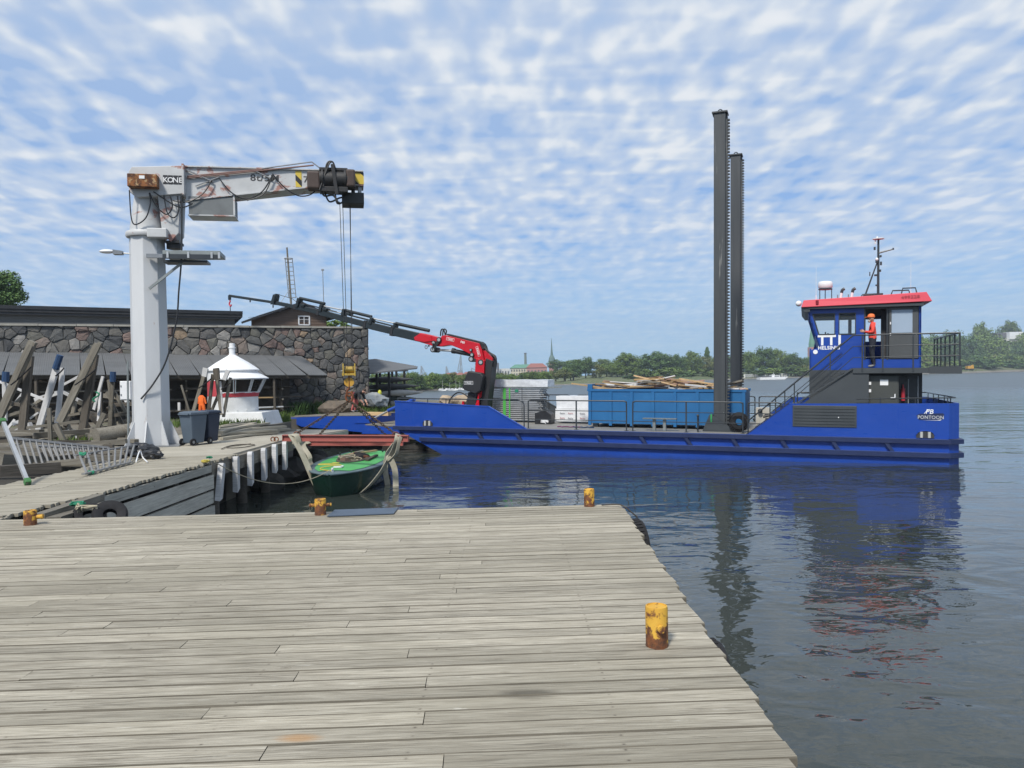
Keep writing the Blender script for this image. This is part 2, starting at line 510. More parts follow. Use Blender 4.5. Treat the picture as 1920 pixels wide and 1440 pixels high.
def hull_paint():
    """gloss barge blue: plates that are not quite flat, scuffs, faint runs, a grimy water line"""
    mt, nt, p = new_mat('barge_blue')
    v = coords(nt)
    col = mix_rgb(nt, ramp(nt, noise_tex(nt, v, .5, 3, .5), [(.3, 0), (.75, 1)]), (.008, .050, .31), (.012, .063, .36))
    sc = noise_tex(nt, coords(nt, (.5, 1, 2.4)), 3.2, 7, .72, .3)
    col = mix_rgb(nt, ramp(nt, sc, [(.62, 0), (.72, .35)]), col, (.06, .11, .36))
    rn = noise_tex(nt, coords(nt, (9, 9, .55)), 1.2, 4, .6)
    col = mix_rgb(nt, ramp(nt, rn, [(.64, 0), (.76, .30)]), col, (.02, .03, .10))
    fl = noise_tex(nt, v, 9.0, 5, .75)
    col = mix_rgb(nt, ramp(nt, fl, [(.74, 0), (.765, .6)]), col, (.25, .29, .40))
    t = nt.nodes.new('ShaderNodeTexCoord'); s = nt.nodes.new('ShaderNodeSeparateXYZ'); nt.links.new(t.outputs['Object'], s.inputs[0])
    m1 = nt.nodes.new('ShaderNodeMath'); m1.operation = 'MULTIPLY_ADD'; m1.inputs[1].default_value = .25
    nt.links.new(noise_tex(nt, coords(nt, (2, 1, 1)), 2.0, 4, .6), m1.inputs[0]); nt.links.new(s.outputs[2], m1.inputs[2])
    mr = nt.nodes.new('ShaderNodeMapRange'); mr.inputs[1].default_value, mr.inputs[2].default_value, mr.inputs[3].default_value, mr.inputs[4].default_value = -.86, -.70, .55, 0.0
    nt.links.new(m1.outputs[0], mr.inputs[0])
    col = mix_rgb(nt, mr.outputs[0], col, (.022, .030, .05))
    setv(nt, p.inputs['Base Color'], col)
    setv(nt, p.inputs['Roughness'], ramp(nt, sc, [(.35, .26), (.75, .55)]))
    wv = nt.nodes.new('ShaderNodeTexWave'); wv.wave_type = 'BANDS'; wv.bands_direction = 'X'; wv.wave_profile = 'SIN'
    wv.inputs['Scale'].default_value = .2; wv.inputs['Distortion'].default_value = 0
    nt.links.new(v, wv.inputs['Vector'])
    seam = ramp(nt, wv.outputs[1], [(.985, 0), (.9985, 1)])
    ad = nt.nodes.new('ShaderNodeMath'); ad.operation = 'MULTIPLY_ADD'; ad.inputs[1].default_value = .12
    nt.links.new(seam, ad.inputs[0]); nt.links.new(noise_tex(nt, v, .9, 2, .5), ad.inputs[2])
    nt.links.new(bump(nt, ad.outputs[0], .5, .05), p.inputs['Normal'])
    return mt
MT = {}
MT['deck'] = deck_wood()
MT['deckedge'] = paint('dark_plank_edge', (.15, .135, .105), (.09, .08, .062), .95, scale=3, bmp=0)
MT['quaywood'] = wood('quay_wood', (.40, .37, .30), (.29, .265, .21), (.10, .09, .07), tint=.12)
MT['oldwood'] = wood('old_grey_wood', (.235, .22, .185), (.15, .135, .11), (.05, .045, .035), tint=.25)
MT['darkwood'] = wood('dark_brown_wood', (.13, .115, .095), (.075, .066, .055), (.025, .022, .018), tint=.25)
MT['palewood'] = wood('pale_new_wood', (.55, .40, .22), (.40, .27, .14), (.16, .10, .05), tint=.3, crack=.3)
MT['scrapwood'] = wood('scrap_wood', (.44, .31, .18), (.28, .19, .11), (.09, .06, .035), tint=.45, crack=.4)
MT['whitewood'] = wood('white_painted_wood', (.66, .66, .66), (.52, .52, .52), (.2, .19, .17), tint=.1, crack=.35)
MT['stonemat'] = None
MT['black'] = paint('black_rubber', (.018, .018, .02), (.03, .03, .032), .8, scale=8, spec=.2)
MT['blackpl'] = paint('black_plastic', (.012, .013, .016), (.022, .023, .026), .45)
MT['steel'] = paint('grey_steel', (.33, .34, .35), (.24, .25, .26), .4, .6)
MT['alu'] = paint('aluminium', (.56, .57, .57), (.44, .45, .45), .38, .55, scale=4)
MT['rope'] = paint('pale_rope', (.42, .38, .28), (.30, .27, .19), .9, bmp=.4, bscale=120)
MT['greenrope'] = paint('green_rope', (.02, .24, .13), (.02, .16, .09), .8)
MT['yellowrope'] = paint('yellow_rope', (.55, .45, .08), (.4, .33, .06), .8)
MT['rust'] = paint('rust', (.20, .065, .022), (.09, .032, .015), .85, scale=9, bmp=.4, bscale=40)
MT['chain'] = paint('rusty_chain', (.11, .075, .05), (.06, .045, .035), .75, .3, scale=12)
MT['concrete'] = paint('concrete', (.36, .35, .31), (.26, .25, .22), .9, scale=2.5, bmp=.3, bscale=18)
MT['white'] = paint('white_paint', (.80, .81, .82), (.70, .71, .72), .5, scale=2)
MT['blue'] = hull_paint()
MT['navy'] = paint('barge_rubbing_strip', (.010, .020, .075), (.018, .032, .10), .5, scale=2)
MT['anthracite'] = paint('anthracite_paint', (.045, .052, .058), (.058, .066, .072), .45, scale=1.2)
MT['railgrey'] = paint('dark_rail_paint', (.03, .036, .042), (.04, .046, .052), .4)
MT['red'] = paint('crane_red', (.55, .006, .018), (.46, .005, .015), .3, scale=2)
MT['roofred'] = paint('roof_red', (.66, .05, .085), (.60, .045, .075), .45, scale=1)
MT['skin'] = paint('skin', (.50, .29, .21), (.44, .25, .18), .55)

ORD = 'first second third fourth fifth sixth seventh eighth ninth tenth eleventh twelfth thirteenth fourteenth fifteenth sixteenth seventeenth eighteenth nineteenth twentieth twenty-first twenty-second twenty-third twenty-fourth twenty-fifth twenty-sixth twenty-seventh twenty-eighth'.split()
def lettering(text, size, M, mat, parent, name='lettering', depth=.004, stretch=1.0, align='LEFT', shear=0.0, bold=.012):
    cu = bpy.data.curves.new(name, 'FONT')
    cu.body, cu.size, cu.extrude = text, size, depth
    cu.align_x = align
    cu.shear = shear
    cu.offset = size * bold
    cu.space_character = 1.05
    cu.resolution_u = 3
    to = bpy.data.objects.new('tmp_text', cu)
    me = bpy.data.meshes.new_from_object(to)
    bpy.data.objects.remove(to)
    for q in me.vertices: q.co.x *= stretch
    me.materials.clear(); me.materials.append(mat)
    o = bpy.data.objects.new(name, me)
    return place(o, M, parent)
def facing(p, xdir, updir):
    """matrix with X along xdir and Y along updir at p (for lettering)"""
    x = Vector(xdir).normalized(); y = Vector(updir).normalized()
    y = (y - x * y.dot(x)).normalized()
    M = Matrix((x, y, x.cross(y))).transposed().to_4x4()
    M.translation = Vector(p)
    return M

# ================================================================== water
mt, nt, p = new_mat('harbour_water')
v = coords(nt, (1.0, 1.45, 1.0))
h1 = noise_tex(nt, v, .85, 2.5, .5, .6)
h2 = noise_tex(nt, coords(nt, (1, 1.9, 1)), 3.4, 2, .5, .4)
h3 = noise_tex(nt, coords(nt, (1, 2.2, 1)), .16, 2, .5)
def madd(nt, a, k, b):
    n = nt.nodes.new('ShaderNodeMath'); n.operation = 'MULTIPLY_ADD'
    nt.links.new(a, n.inputs[0]); n.inputs[1].default_value = k
    if isinstance(b, (int, float)): n.inputs[2].default_value = b
    else: nt.links.new(b, n.inputs[2])
    return n.outputs[0]
calm = ramp(nt, noise_tex(nt, coords(nt, (.05, .12, 1)), 1.0, 2, .5), [(.38, .25), (.62, 1.0)])     # cat's paws of wind
mu = nt.nodes.new('ShaderNodeMath'); mu.operation = 'MULTIPLY'
nt.links.new(madd(nt, h2, .13, h1), mu.inputs[0]); nt.links.new(calm, mu.inputs[1])
hh = madd(nt, h3, 1.2, mu.outputs[0])
nt.links.new(bump(nt, hh, 1.0, .066), p.inputs['Normal'])
p.inputs['Base Color'].default_value = (.033, .041, .037, 1)
geo = nt.nodes.new('ShaderNodeNewGeometry'); sg = nt.nodes.new('ShaderNodeSeparateXYZ'); nt.links.new(geo.outputs['Position'], sg.inputs[0])
mr = nt.nodes.new('ShaderNodeMapRange')            # sheltered and glassy by the piers, wind-ruffled further out
mr.inputs[1].default_value, mr.inputs[2].default_value, mr.inputs[3].default_value, mr.inputs[4].default_value = 26.0, 120.0, .012, .30
nt.links.new(sg.outputs[1], mr.inputs[0]); nt.links.new(mr.outputs[0], p.inputs['Roughness'])
p.inputs['IOR'].default_value = 1.45
MT['water'] = mt
w = MB()
w.quad((-4000, -300, 0), (4000, -300, 0), (4000, 5000, 0), (-4000, 5000, 0))
struct(w.build('water', MT['water']))
sb = MB(); sb.quad((-4000, -300, -4), (4000, -300, -4), (4000, 5000, -4), (-4000, 5000, -4))

# ================================================================== near shore
MT['dirt'] = paint('trodden_ground', (.17, .15, .115), (.10, .09, .07), .95, scale=1.2, bmp=.6, bscale=9, spots=(.075, .11, .03), spot_at=.58, spot_scale=.7)
MT['darkdirt'] = paint('dark_wet_ground', (.05, .045, .038), (.03, .028, .024), .95, scale=2, bmp=.5, bscale=9)
MT['slab'] = paint('worn_quay_slab', (.40, .37, .30), (.31, .285, .23), .9, scale=1.6, bmp=.25, bscale=16, spots=(.22, .20, .16), spot_at=.64, spot_scale=2.0)
g = MB()
shore = [(-60, 19.2), (-8.7, 19.2), (-7.25, 19.2), (-7.25, 24.2), (-7.6, 26.0), (-9.1, 26.6), (-9.0, 31.2), (-10.5, 32.7), (-8.6, 34.4), (-5.2, 37.4), (-1.5, 40.0), (0.5, 47.0), (-7.0, 60.0), (-60, 75)]
g.prism([(x, y, -2.5) for x, y in shore], (0, 0, 3.83))
struct(g.build('ground', MT['dirt']))
g = MB()
g.prism([(-60, 6.0, -2.5), (-8.55, 6.0, -2.5), (-8.55, 19.25, -2.5), (-60, 19.25, -2.5)], (0, 0, 3.32))
struct(g.build('slipway_ground', MT['darkdirt']))
# grass and weeds by the shore and under the stone wall
MT['grass'] = leafmat('grass_blades', (.055, .10, .02), (.10, .14, .035), .1)
def tufts(spots, seed, h=.25):
    r = random.Random(seed); b = MB()
    for (x, y, z, rad, n) in spots:
        for _ in range(n):
            a, q = r.uniform(0, 6.28), rad * math.sqrt(r.random())
            c = Vector((x + q * math.cos(a), y + q * math.sin(a), z))
            t = r.uniform(0, 6.28); hh = h * r.uniform(.5, 1.5); wv = Vector((math.cos(t), math.sin(t), 0)) * .018 * r.uniform(.7, 1.6)
            lean = Vector((r.uniform(-1, 1), r.uniform(-1, 1), 0)) * hh * .45
            b.add([c - wv, c + wv, c + lean * .4 + wv * .7 + Vector((0, 0, hh * .6)), c + lean + Vector((0, 0, hh))], [(0, 1, 2), (0, 2, 3)])
    return b
b = tufts([(-10.2, 27.6, 1.33, 1.2, 700), (-10.2, 31.4, 1.33, 1.1, 700), (-10.4, 34.2, 1.33, .7, 300), (-6.6, 38.8, 1.33, 1.4, 1000), (-3.6, 40, 1.33, 2, 1400), (-2.0, 43, 1.33, 2.2, 1400), (-11.8, 30, 1.33, 1.6, 700), (-9.9, 24.5, 1.33, .5, 150), (-11.6, 20.6, 1.33, .7, 300)], 3)
o = b.build('grass', MT['grass']); o['kind'] = 'stuff'
b = tufts([(-9.2, 38.2, 1.33, .7, 500), (-8.2, 38.8, 1.33, .6, 350), (-10.4, 37.7, 1.33, .6, 350)], 5, .5)
o = b.build('weeds', leafmat('weed_leaves', (.03, .07, .02), (.055, .10, .03), .1)); o['kind'] = 'stuff'

# ================================================================== timber pier we stand on
DZ = 1.40
pier = MB()
pier.box2((-9.5, 1.2, .2), (.95, 1.35, 1.2))
pd = struct(pier.build('pier_deck', MT['darkwood']))
e_dir = Vector((.9992, .0397, 0)); n_dir = Vector((-.0397, .9992, 0))
corner = Vector((1.322, 9.472, 0))
def right_end(y):                       # the sawn, slightly oblique right edge
    t = (9.472 - y) / (9.472 - 3.08)
    return corner.x - .18 * t
PW = .143
row = 0
joint_rows = [(-1.05, -2.95), (-.30, -3.7), (-2.0, -4.6), (-1.5, -3.3), (-3.9, -.6), (-2.6, -5.0)]
off = 0.0
while True:
    c0 = corner - n_dir * (off + PW / 2)
    if c0.y < 1.3: break
    # along the plank: x from the left end to the right edge
    xr = right_end(c0.y) + rnd.uniform(-.025, .02)
    xl = -11.0
    if c0.y > 8.9: xl = -9.5
    js = sorted(q + rnd.uniform(-.18, .18) for q in joint_rows[row % 6] + ((-7.3 + .5 * (row % 3)),))
    if row % 7 == 3: js = js[:-1]
    ends = [xl] + js + [xr]
    for a, b2 in zip(ends[:-1], ends[1:]):
        ta, tb = (a - c0.x) / e_dir.x, (b2 - c0.x) / e_dir.x
        p0, p1 = c0 + e_dir * ta, c0 + e_dir * tb
        dz = rnd.uniform(-.0018, .0018)
        tl = rnd.uniform(-.0014, .0014)
        L = (p1 - p0).length - .004
        wv = PW - rnd.uniform(.005, .009)
        bb = MB()
        # a plank with slightly rounded long edges and a cupped, uneven top
        prof = [(-wv / 2, -.045), (wv / 2, -.045), (wv / 2, -.007), (wv / 2 - .004, tl), (0, -.0015), (-wv / 2 + .004, -tl), (-wv / 2, -.007)]
        nseg = 3
        secs = [[(L * i / nseg, y + rnd.uniform(-.0015, .0015), z + rnd.uniform(-.0015, .0015)) for y, z in prof] for i in range(nseg + 1)]
        bb.loft(secs)
        # long edges and ends take a darker tone: faces 0..6 of each segment run round the profile
        bb.mi = [1 if (i < nseg * 7 and i % 7 in (1, 2, 5, 6)) or i >= nseg * 7 else 0 for i in range(len(bb.f))]
        M = frame_x(p0 + Vector((0, 0, DZ + dz)), p1 + Vector((0, 0, DZ + dz)))
        bb.build('plank', [MT['deck'], MT['deckedge']], pd, M)
    off += PW; row += 1
# edge timber, cross beams and piles
for (a, b2, wv, hv) in [((-9.5, 9.05), (1.26, 9.33), .16, .22), ((1.18, 9.25), (1.02, 1.4), .14, .24), ((-9.5, 6.0), (1.1, 6.3), .16, .2)]:
    beam('edge_beam', (*a, DZ - .165), (*b2, DZ - .165), wv, hv, MT['oldwood'], pd)
for (x, y) in [(1.05, 9.1), (1.0, 6.4), (.95, 3.8), (-2.4, 9.0), (-5.6, 8.9)]:
    b = MB(); b.cyl((x, y, -3), (x, y, DZ - .28), .13, .12, 12); b.build('pile', MT['darkwood'], pd, smooth=True)

# ================================================================== quay with the crane
QZ = 1.35
q = MB()
q.prism([(-8.6, 15.6, QZ - .28), (-6.45, 15.6, QZ - .28), (-6.45, 22.2, QZ - .28), (-5.45, 25.4, QZ - .28), (-7.4, 26.1, QZ - .28), (-10.5, 25.4, QZ - .28), (-11.2, 19.3, QZ - .28), (-8.6, 19.0, QZ - .28)], (0, 0, .275))
qd = struct(q.build('quay_deck', MT['slab']))
b = MB(); b.prism([(-8.5, 9.0, -2), (-6.55, 9.0, -2), (-6.55, 15.7, -2), (-8.5, 15.7, -2)], (0, 0, QZ + 1.9)); b.build('crib_fill', MT['darkdirt'], qd)
b = MB(); b.prism([(-8.5, 15.7, -2), (-7.25, 15.7, -2), (-7.25, 19.3, -2), (-8.5, 19.3, -2)], (0, 0, QZ + 1.7)); b.build('crib_wall', MT['darkdirt'], qd)
y = 8.85
k = 0
while y < 17.6:
    wv = .115
    xr = -6.28 + rnd.uniform(-.05, .03)
    if 9.4 < y < 11.4: xr -= .16 * math.sin((y - 9.4) / 2 * math.pi) + rnd.uniform(0, .05)
    xl = -8.55 + rnd.uniform(-.05, .05)
    dz = rnd.uniform(-.003, .003)
    for (a, b2) in ((xl, -7.62), (-7.605, xr)):
        ang = .17
        beam('plank', (a, y + ang * (-6.3 - a) * -1 - .12, QZ - .02 + dz), (b2, y + ang * (-6.3 - b2) * -1 - .12, QZ - .02 + dz), wv - .008, .045, MT['quaywood'], qd, rag=.002)
    y += wv; k += 1
MT['faceboard'] = wood('grey_facing_board', (.54, .52, .45), (.40, .38, .33), (.12, .11, .09), tint=.15)
# heavy boards facing the near part of the quay
for (z, hgt, y0, y1, xo) in [(1.205, .17, 11.45, 15.95, .02), (.93, .30, 10.9, 16.0, .045), (.61, .28, 10.2, 16.0, .03), (.30, .28, 9.6, 16.0, .05), (-.02, .3, 9.3, 16.0, .035), (-.35, .3, 9.3, 16.0, .05)]:
    beam('facing_board', (-6.33 + xo, y0, z), (-6.33 + xo, y1, z), .07, hgt - .02, MT['faceboard'], qd, rag=.006)
for y in (11.3, 13.0, 14.6, 15.9):
    b = MB(); b.box2((-6.55, y - .09, -2), (-6.41, y + .09, 1.2)); b.build('post', MT['oldwood'], qd)
beam('edge_beam', (-6.36, 16.0, 1.15), (-6.4, 22.1, 1.15), .14, .30, MT['oldwood'], qd, rag=.01)
beam('edge_beam', (-6.4, 22.15, 1.18), (-5.5, 25.35, 1.18), .14, .26, MT['concrete'], qd, rag=.01)
for y in (17.2, 19.0, 20.8, 22.4, 24.0):
    b = MB(); b.cyl((-6.75, y, -2), (-6.75, y, 1.1), .14, .13, 10); b.build('pile', MT['darkwood'], qd, smooth=True)
# white fender posts hung on the open part of the quay
for i, (px, yt, yb) in enumerate([(405, 868, 942), (439, 856, 924), (466, 847, 912), (492, 840, 902), (512, 833, 888), (531, 828, 882)]):
    P = hit(px, yt, Vector((-6.22, 0, 0)), Vector((1, 0, 0)))
    B = hit(px - 3, yb, Vector((-6.2, 0, 0)), Vector((1, 0, 0)))
    tilt = .30 if i == 0 else .05
    b = MB()
    z0, z1 = max(.05, B.z), P.z
    hw = .075
    b.loft([[(-.05, -hw, 0), (.06, -hw, -.02), (.06, hw, .06), (-.05, hw, .06)], [(-.05, -hw, z1 - z0 - .06), (.06, -hw, z1 - z0 - .06), (.06, hw, z1 - z0 - .06), (-.05, hw, z1 - z0 - .06)],
            [(-.05, -hw * .6, z1 - z0), (.06, -hw * .6, z1 - z0), (.06, hw * .6, z1 - z0), (-.05, hw * .6, z1 - z0)]])
    M = Matrix.Translation((-6.19, P.y, z0)) @ Matrix.Rotation(-tilt if i == 0 else -.02 * (i % 3), 4, 'X')
    o = b.build('fender_post', MT['whitewood'], None, M)
    tag(o, ['slanting white fender post at the end of the boarded quay face', 'second white fender post from the boarded quay face', 'third white fender post from the boarded quay face',
            'fourth white fender post, left of the lifting straps', 'fifth white fender post from the boarded quay face', 'white fender post nearest the red lifting beams'][i], 'fender post', 'white fender posts along the quay')
# boulders under the quay's far end
MT['boulder'] = paint('wet_boulder', (.10, .095, .085), (.05, .048, .045), .9, scale=3, bmp=.7, bscale=5)
def rock(c, r, seed, mat, name='boulder', sub=2):
    bm = bmesh.new()
    bmesh.ops.create_icosphere(bm, subdivisions=sub, radius=1)
    for q in bm.verts:
        n = mnoise.noise(q.co * 1.3 + Vector((seed * 3.7, seed, 0)))
        f = 1 + .45 * n + .15 * mnoise.noise(q.co * 3.2 + Vector((seed, 0, 0)))
        q.co = Vector((q.co.x * r[0], q.co.y * r[1], q.co.z * r[2])) * f
    me = bpy.data.meshes.new(name); bm.to_mesh(me); bm.free()
    me.materials.append(mat)
    o = bpy.data.objects.new(name, me)
    return place(o, Matrix.Translation(Vector(c)), None)
k = 0
for (x, y, z, r) in sorted([(-6.9, 22.5, .2, .5), (-6.6, 23.3, .3, .55), (-6.3, 24.2, .25, .6), (-6.5, 25.1, .3, .6), (-6.9, 21.4, .1, .5), (-5.9, 25.2, -.05, .45), (-7.9, 26.9, .2, .6), (-8.8, 28.6, .25, .55), (-8.9, 30.4, .3, .6), (-9.6, 32.2, .3, .7), (-8.9, 34.0, .3, .8), (-6.8, 35.6, .3, .8), (-4.9, 37.2, .4, .8)], key=lambda q: q[0] / q[1]):
    k += 1
    tag(rock((x, y, z), (r, r, r * .75), k, MT['boulder']), ORD[k - 1] + ' dark wet boulder from the left along the water under the quay and ramp', 'boulder', 'boulders along the water line')

# ================================================================== stone storehouse
def stone_mat():
    mt, nt, p = new_mat('field_stone')
    oi = nt.nodes.new('ShaderNodeObjectInfo')
    r = nt.nodes.new('ShaderNodeValToRGB')
    r.color_ramp.interpolation = 'CONSTANT'
    cs = [(.0, (0.132, 0.128, 0.121)), (.12, (0.097, 0.100, 0.101)), (.26, (0.198, 0.191, 0.176)), (.38, (0.069, 0.072, 0.077)), (.50, (0.160, 0.152, 0.137)), (.60, (0.232, 0.190, 0.163)), (.68, (0.115, 0.117, 0.115)), (.78, (0.312, 0.300, 0.281)), (.83, (0.212, 0.151, 0.132)), (.89, (0.148, 0.144, 0.124)), (.95, (0.330, 0.246, 0.168)), (.97, (0.139, 0.135, 0.131))]
    e = r.color_ramp.elements
    while len(e) < len(cs): e.new(.5)
    for q, (a, c) in zip(e, cs):
        q.position, q.color = a, (*c, 1)
    nt.links.new(oi.outputs['Random'], r.inputs[0])
    v = coords(nt, (1, 1, 1), True)
    col = mix_rgb(nt, ramp(nt, noise_tex(nt, v, 5, 6, .7), [(.35, 0), (.8, .6)]), r.outputs[0], (.06, .06, .058))
    col = mix_rgb(nt, ramp(nt, noise_tex(nt, v, 14, 4, .7), [(.60, 0), (.75, .45)]), col, (.27, .26, .23))
    setv(nt, p.inputs['Base Color'], col)
    p.inputs['Roughness'].default_value = .9
    nt.links.new(bump(nt, noise_tex(nt, v, 7, 6, .65), .9, .04), p.inputs['Normal'])
    return mt
MT['stone'] = stone_mat()
MT['mortar'] = paint('dark_joint', (.025, .024, .023), (.016, .016, .016), .95, scale=4, bmp=.3)
MT['feltroof'] = paint('black_roof_felt', (.018, .02, .024), (.03, .032, .036), .7, scale=3, bmp=.2)
MT['roofwall'] = paint('dark_board_wall', (.14, .145, .15), (.10, .104, .108), .8, scale=2, stretch=(.4, .4, 6))
WA, WB = Vector((-22.28, 33.53, 0)), Vector((-7.50, 40.03, 0))       # foot of the wall, left to right
w_x = (WB - WA).normalized(); w_n = Vector((w_x.y, -w_x.x, 0))      # w_n faces us
WL, WT, WG = (WB - WA).length, 5.73, 1.33
house = thing('stone_storehouse', 'long boulder stone storehouse with a flat black roof behind the crane', 'building', WA + Vector((0, 0, WG)))
ext = 3.0
def wp(s, z, d=0):
    return WA + w_x * s + w_n * d + Vector((0, 0, z))
b = MB()
b.prism([wp(-ext, WG - .2, -.10), wp(WL - .06, WG - .2, -.10), wp(WL - .06, WG - .2, -9), wp(-ext, WG - .2, -9)], (0, 0, WT - WG + .14))
b.build('wall', MT['mortar'], house)
# stones: irregular cells, each one a block of its own
def clip(poly, a, nrm):
    res = []
    for i in range(len(poly)):
        p, q = poly[i], poly[(i + 1) % len(poly)]
        dp, dq = (p[0] - a[0]) * nrm[0] + (p[1] - a[1]) * nrm[1], (q[0] - a[0]) * nrm[0] + (q[1] - a[1]) * nrm[1]
        if dp <= 0: res.append(p)
        if dp * dq < 0:
            t = dp / (dp - dq)
            res.append((p[0] + (q[0] - p[0]) * t, p[1] + (q[1] - p[1]) * t))
    return res
def cells(pts, box):
    x0, y0, x1, y1 = box
    for i, a in enumerate(pts):
        poly = [(x0, y0), (x1, y0), (x1, y1), (x0, y1)]
        for j, c in enumerate(pts):
            if i == j or abs(a[0] - c[0]) > 2.2 or abs(a[1] - c[1]) > 2.2: continue
            poly = clip(poly, ((a[0] + c[0]) / 2, (a[1] + c[1]) / 2), (c[0] - a[0], c[1] - a[1]))
            if len(poly) < 3: break
        if len(poly) >= 3: yield a, poly
def stones(pts, box, org, ex, ez, en, parent):
    r = random.Random(41)
    for a, poly in cells(pts, box):
        cx = sum(q[0] for q in poly) / len(poly); cy = sum(q[1] for q in poly) / len(poly)
        sz = max(max(abs(q[0] - cx) for q in poly), max(abs(q[1] - cy) for q in poly))
        if sz < .06: continue
        # round the corners a little, pull in for the joint
        ring = []
        n = len(poly)
        for i in range(n):
            p, q = poly[i], poly[(i + 1) % n]
            for t in (.08, .92):
                ring.append((p[0] + (q[0] - p[0]) * t, p[1] + (q[1] - p[1]) * t))
        def sh(f, w):
            res = []
            for x, y in ring:
                dx, dy = x - cx, y - cy
                L = math.hypot(dx, dy) or 1
                k = max(.2, (L - w) / L) * f
                res.append((cx + dx * k + r.uniform(-.012, .012), cy + dy * k + r.uniform(-.012, .012)))
            return res
        d = r.uniform(.07, .17)
        P = lambda q, dd: (q[0] - cx, -dd, q[1] - cy)
        b = MB()
        l0 = [P(q, -.06) for q in sh(1, .003)]
        l1 = [P(q, d * .65) for q in sh(1, .007)]
        l2 = [P(q, d + r.uniform(-.025, .02)) for q in sh(.88, .007)]
        m_ = len(ring)
        b.add(l0 + l1 + l2 + [(0, -d - .02, 0)], [(i, (i + 1) % m_, m_ + (i + 1) % m_, m_ + i) for i in range(m_)] + [(m_ + i, m_ + (i + 1) % m_, 2 * m_ + (i + 1) % m_, 2 * m_ + i) for i in range(m_)] + [(2 * m_ + i, 2 * m_ + (i + 1) % m_, 3 * m_) for i in range(m_)])
        M = Matrix((ex, -en, ez)).transposed().to_4x4()
        M.translation = org + ex * cx + ez * cy
        b.build('stone', MT['stone'], parent, M)
r = random.Random(12)
pts = []
z = 0.25
UPZ = Vector((0, 0, 1))
rowi = 0
H = WT - WG - .1
while z < H:
    s = -1.2 + r.uniform(-.3, .3)
    while s < WL:
        # behind the lean-to only the band above its roof shows
        small = s > WL - 4.6
        if z > 2.45 or s > WL - 4.6:
            pts.append((s + r.uniform(-.2, .2), z + r.uniform(-.2, .2)))
        s += (r.uniform(.30, .62) if small else r.uniform(.36, .95))
    z += r.uniform(.29, .40); rowi += 1
for _ in range(24):
    b_ = r.choice(pts); pts.append((b_[0] + r.uniform(-.25, .25), b_[1] + r.uniform(-.2, .2)))
stones(pts, (-1.5, 2.15, WL, H) if False else (-1.5, 0.0, WL, H), WA + Vector((0, 0, WG)), w_x, UPZ, w_n, house)
# end wall round the corner
r = random.Random(5); pts = []
for i in range(7):
    for j in range(4): pts.append((.35 + j * .62 + r.uniform(-.15, .15), .3 + i * .6 + r.uniform(-.15, .15)))
stones(pts, (0, 0, 2.6, H), WB + Vector((0, 0, WG)), -w_n, UPZ, w_x, house)
b = MB()
for k in range(12):                     # flat cap slabs
    s0 = -1.5 + k * (WL + 1.6) / 12
    bb = MB(); bb.prism([wp(s0, WT - .09, .18), wp(s0 + (WL + 1.6) / 12 - .02, WT - .09, .18), wp(s0 + (WL + 1.6) / 12 - .02, WT - .09, -1.4), wp(s0, WT - .09, -1.4)], (0, 0, .085 + .01 * (k % 2)))
    bb.build('cap_slab', MT['concrete'], house)
# upper storey: set-back board wall with a deep black eave
SR = 9.75
b = MB(); b.prism([wp(-ext, WT, -1.3), wp(SR, WT, -1.3), wp(SR, WT, -8), wp(-ext, WT, -8)], (0, 0, .62)); b.build('upper_wall', MT['roofwall'], house)
roof = MB(); roof.prism([wp(-.9, WT + .62, -.95), wp(SR + .35, WT + .50, -.95), wp(SR + .35, WT + .50, -8.6), wp(-.9, WT + .62, -8.6)], (0, 0, .27))
roof_o = roof.build('roof', MT['feltroof'], house)
b = MB(); b.bar(wp(-.9, WT + .83, -.93), wp(SR + .36, WT + .71, -.93), .05, .16); b.build('fascia', MT['blackpl'], roof_o)
b = MB(); b.bar(wp(-.9, WT + .55, -1.05), wp(SR + .2, WT + .44, -1.05), .10, .10); b.build('gutter', MT['blackpl'], roof_o)
b = MB(); b.bar(wp(-.5, WT + .1, -1.24), wp(SR, WT + .1, -1.24), .06, .14); b.build('sill_board', MT['roofwall'], house)
# lean-to roof of ribbed sheet, in strips
MT['sheet'] = paint('grey_roof_sheet', (.125, .13, .135), (.095, .10, .105), .6, scale=1.5, spots=(.16, .165, .17), spot_at=.66, spot_scale=3.0, stretch=(.6, .6, 4))
CR0, CR1 = 3.22, 2.92                    # ridge heights above ground, left and right
CE0, CE1 = 2.18, 1.92
SCR = 12.75
ns = 16
for k in range(ns):
    a, c = -1.4 + (SCR + 1.4) * k / ns, -1.4 + (SCR + 1.4) * (k + 1) / ns - .004
    f = lambda s, u, w: u + (w - u) * (s + 1.4) / (SCR + 1.4)
    b = MB()
    pr, pe = [], []
    m_ = 22
    for i in range(m_ + 1):
        s = a + (c - a) * i / m_
        zz = .007 * (i % 2)
        skew = .9 if k == ns - 1 else .9 * k / ns
        pr.append(wp(s, WG + f(s, CR0, CR1) + zz, .06)); pe.append(wp(s + skew, WG + f(s, CE0, CE1) + zz, 2.35))
    vs = pr + pe + [q - Vector((0, 0, .03)) for q in pr + pe]
    n = m_ + 1
    fs = [(i, i + 1, n + i + 1, n + i) for i in range(m_)] + [(2 * n + i, 3 * n + i, 3 * n + i + 1, 2 * n + i + 1) for i in range(m_)] + [(n + i, n + i + 1, 3 * n + i + 1, 3 * n + i) for i in range(m_)]
    b.add(vs, fs)
    b.build('roof_sheet', MT['sheet'], house)
beam('eave_beam', wp(-1.3, WG + CE0 - .1, 2.2), wp(SCR + .85, WG + CE1 - .1, 2.2), .08, .14, MT['darkwood'], house)
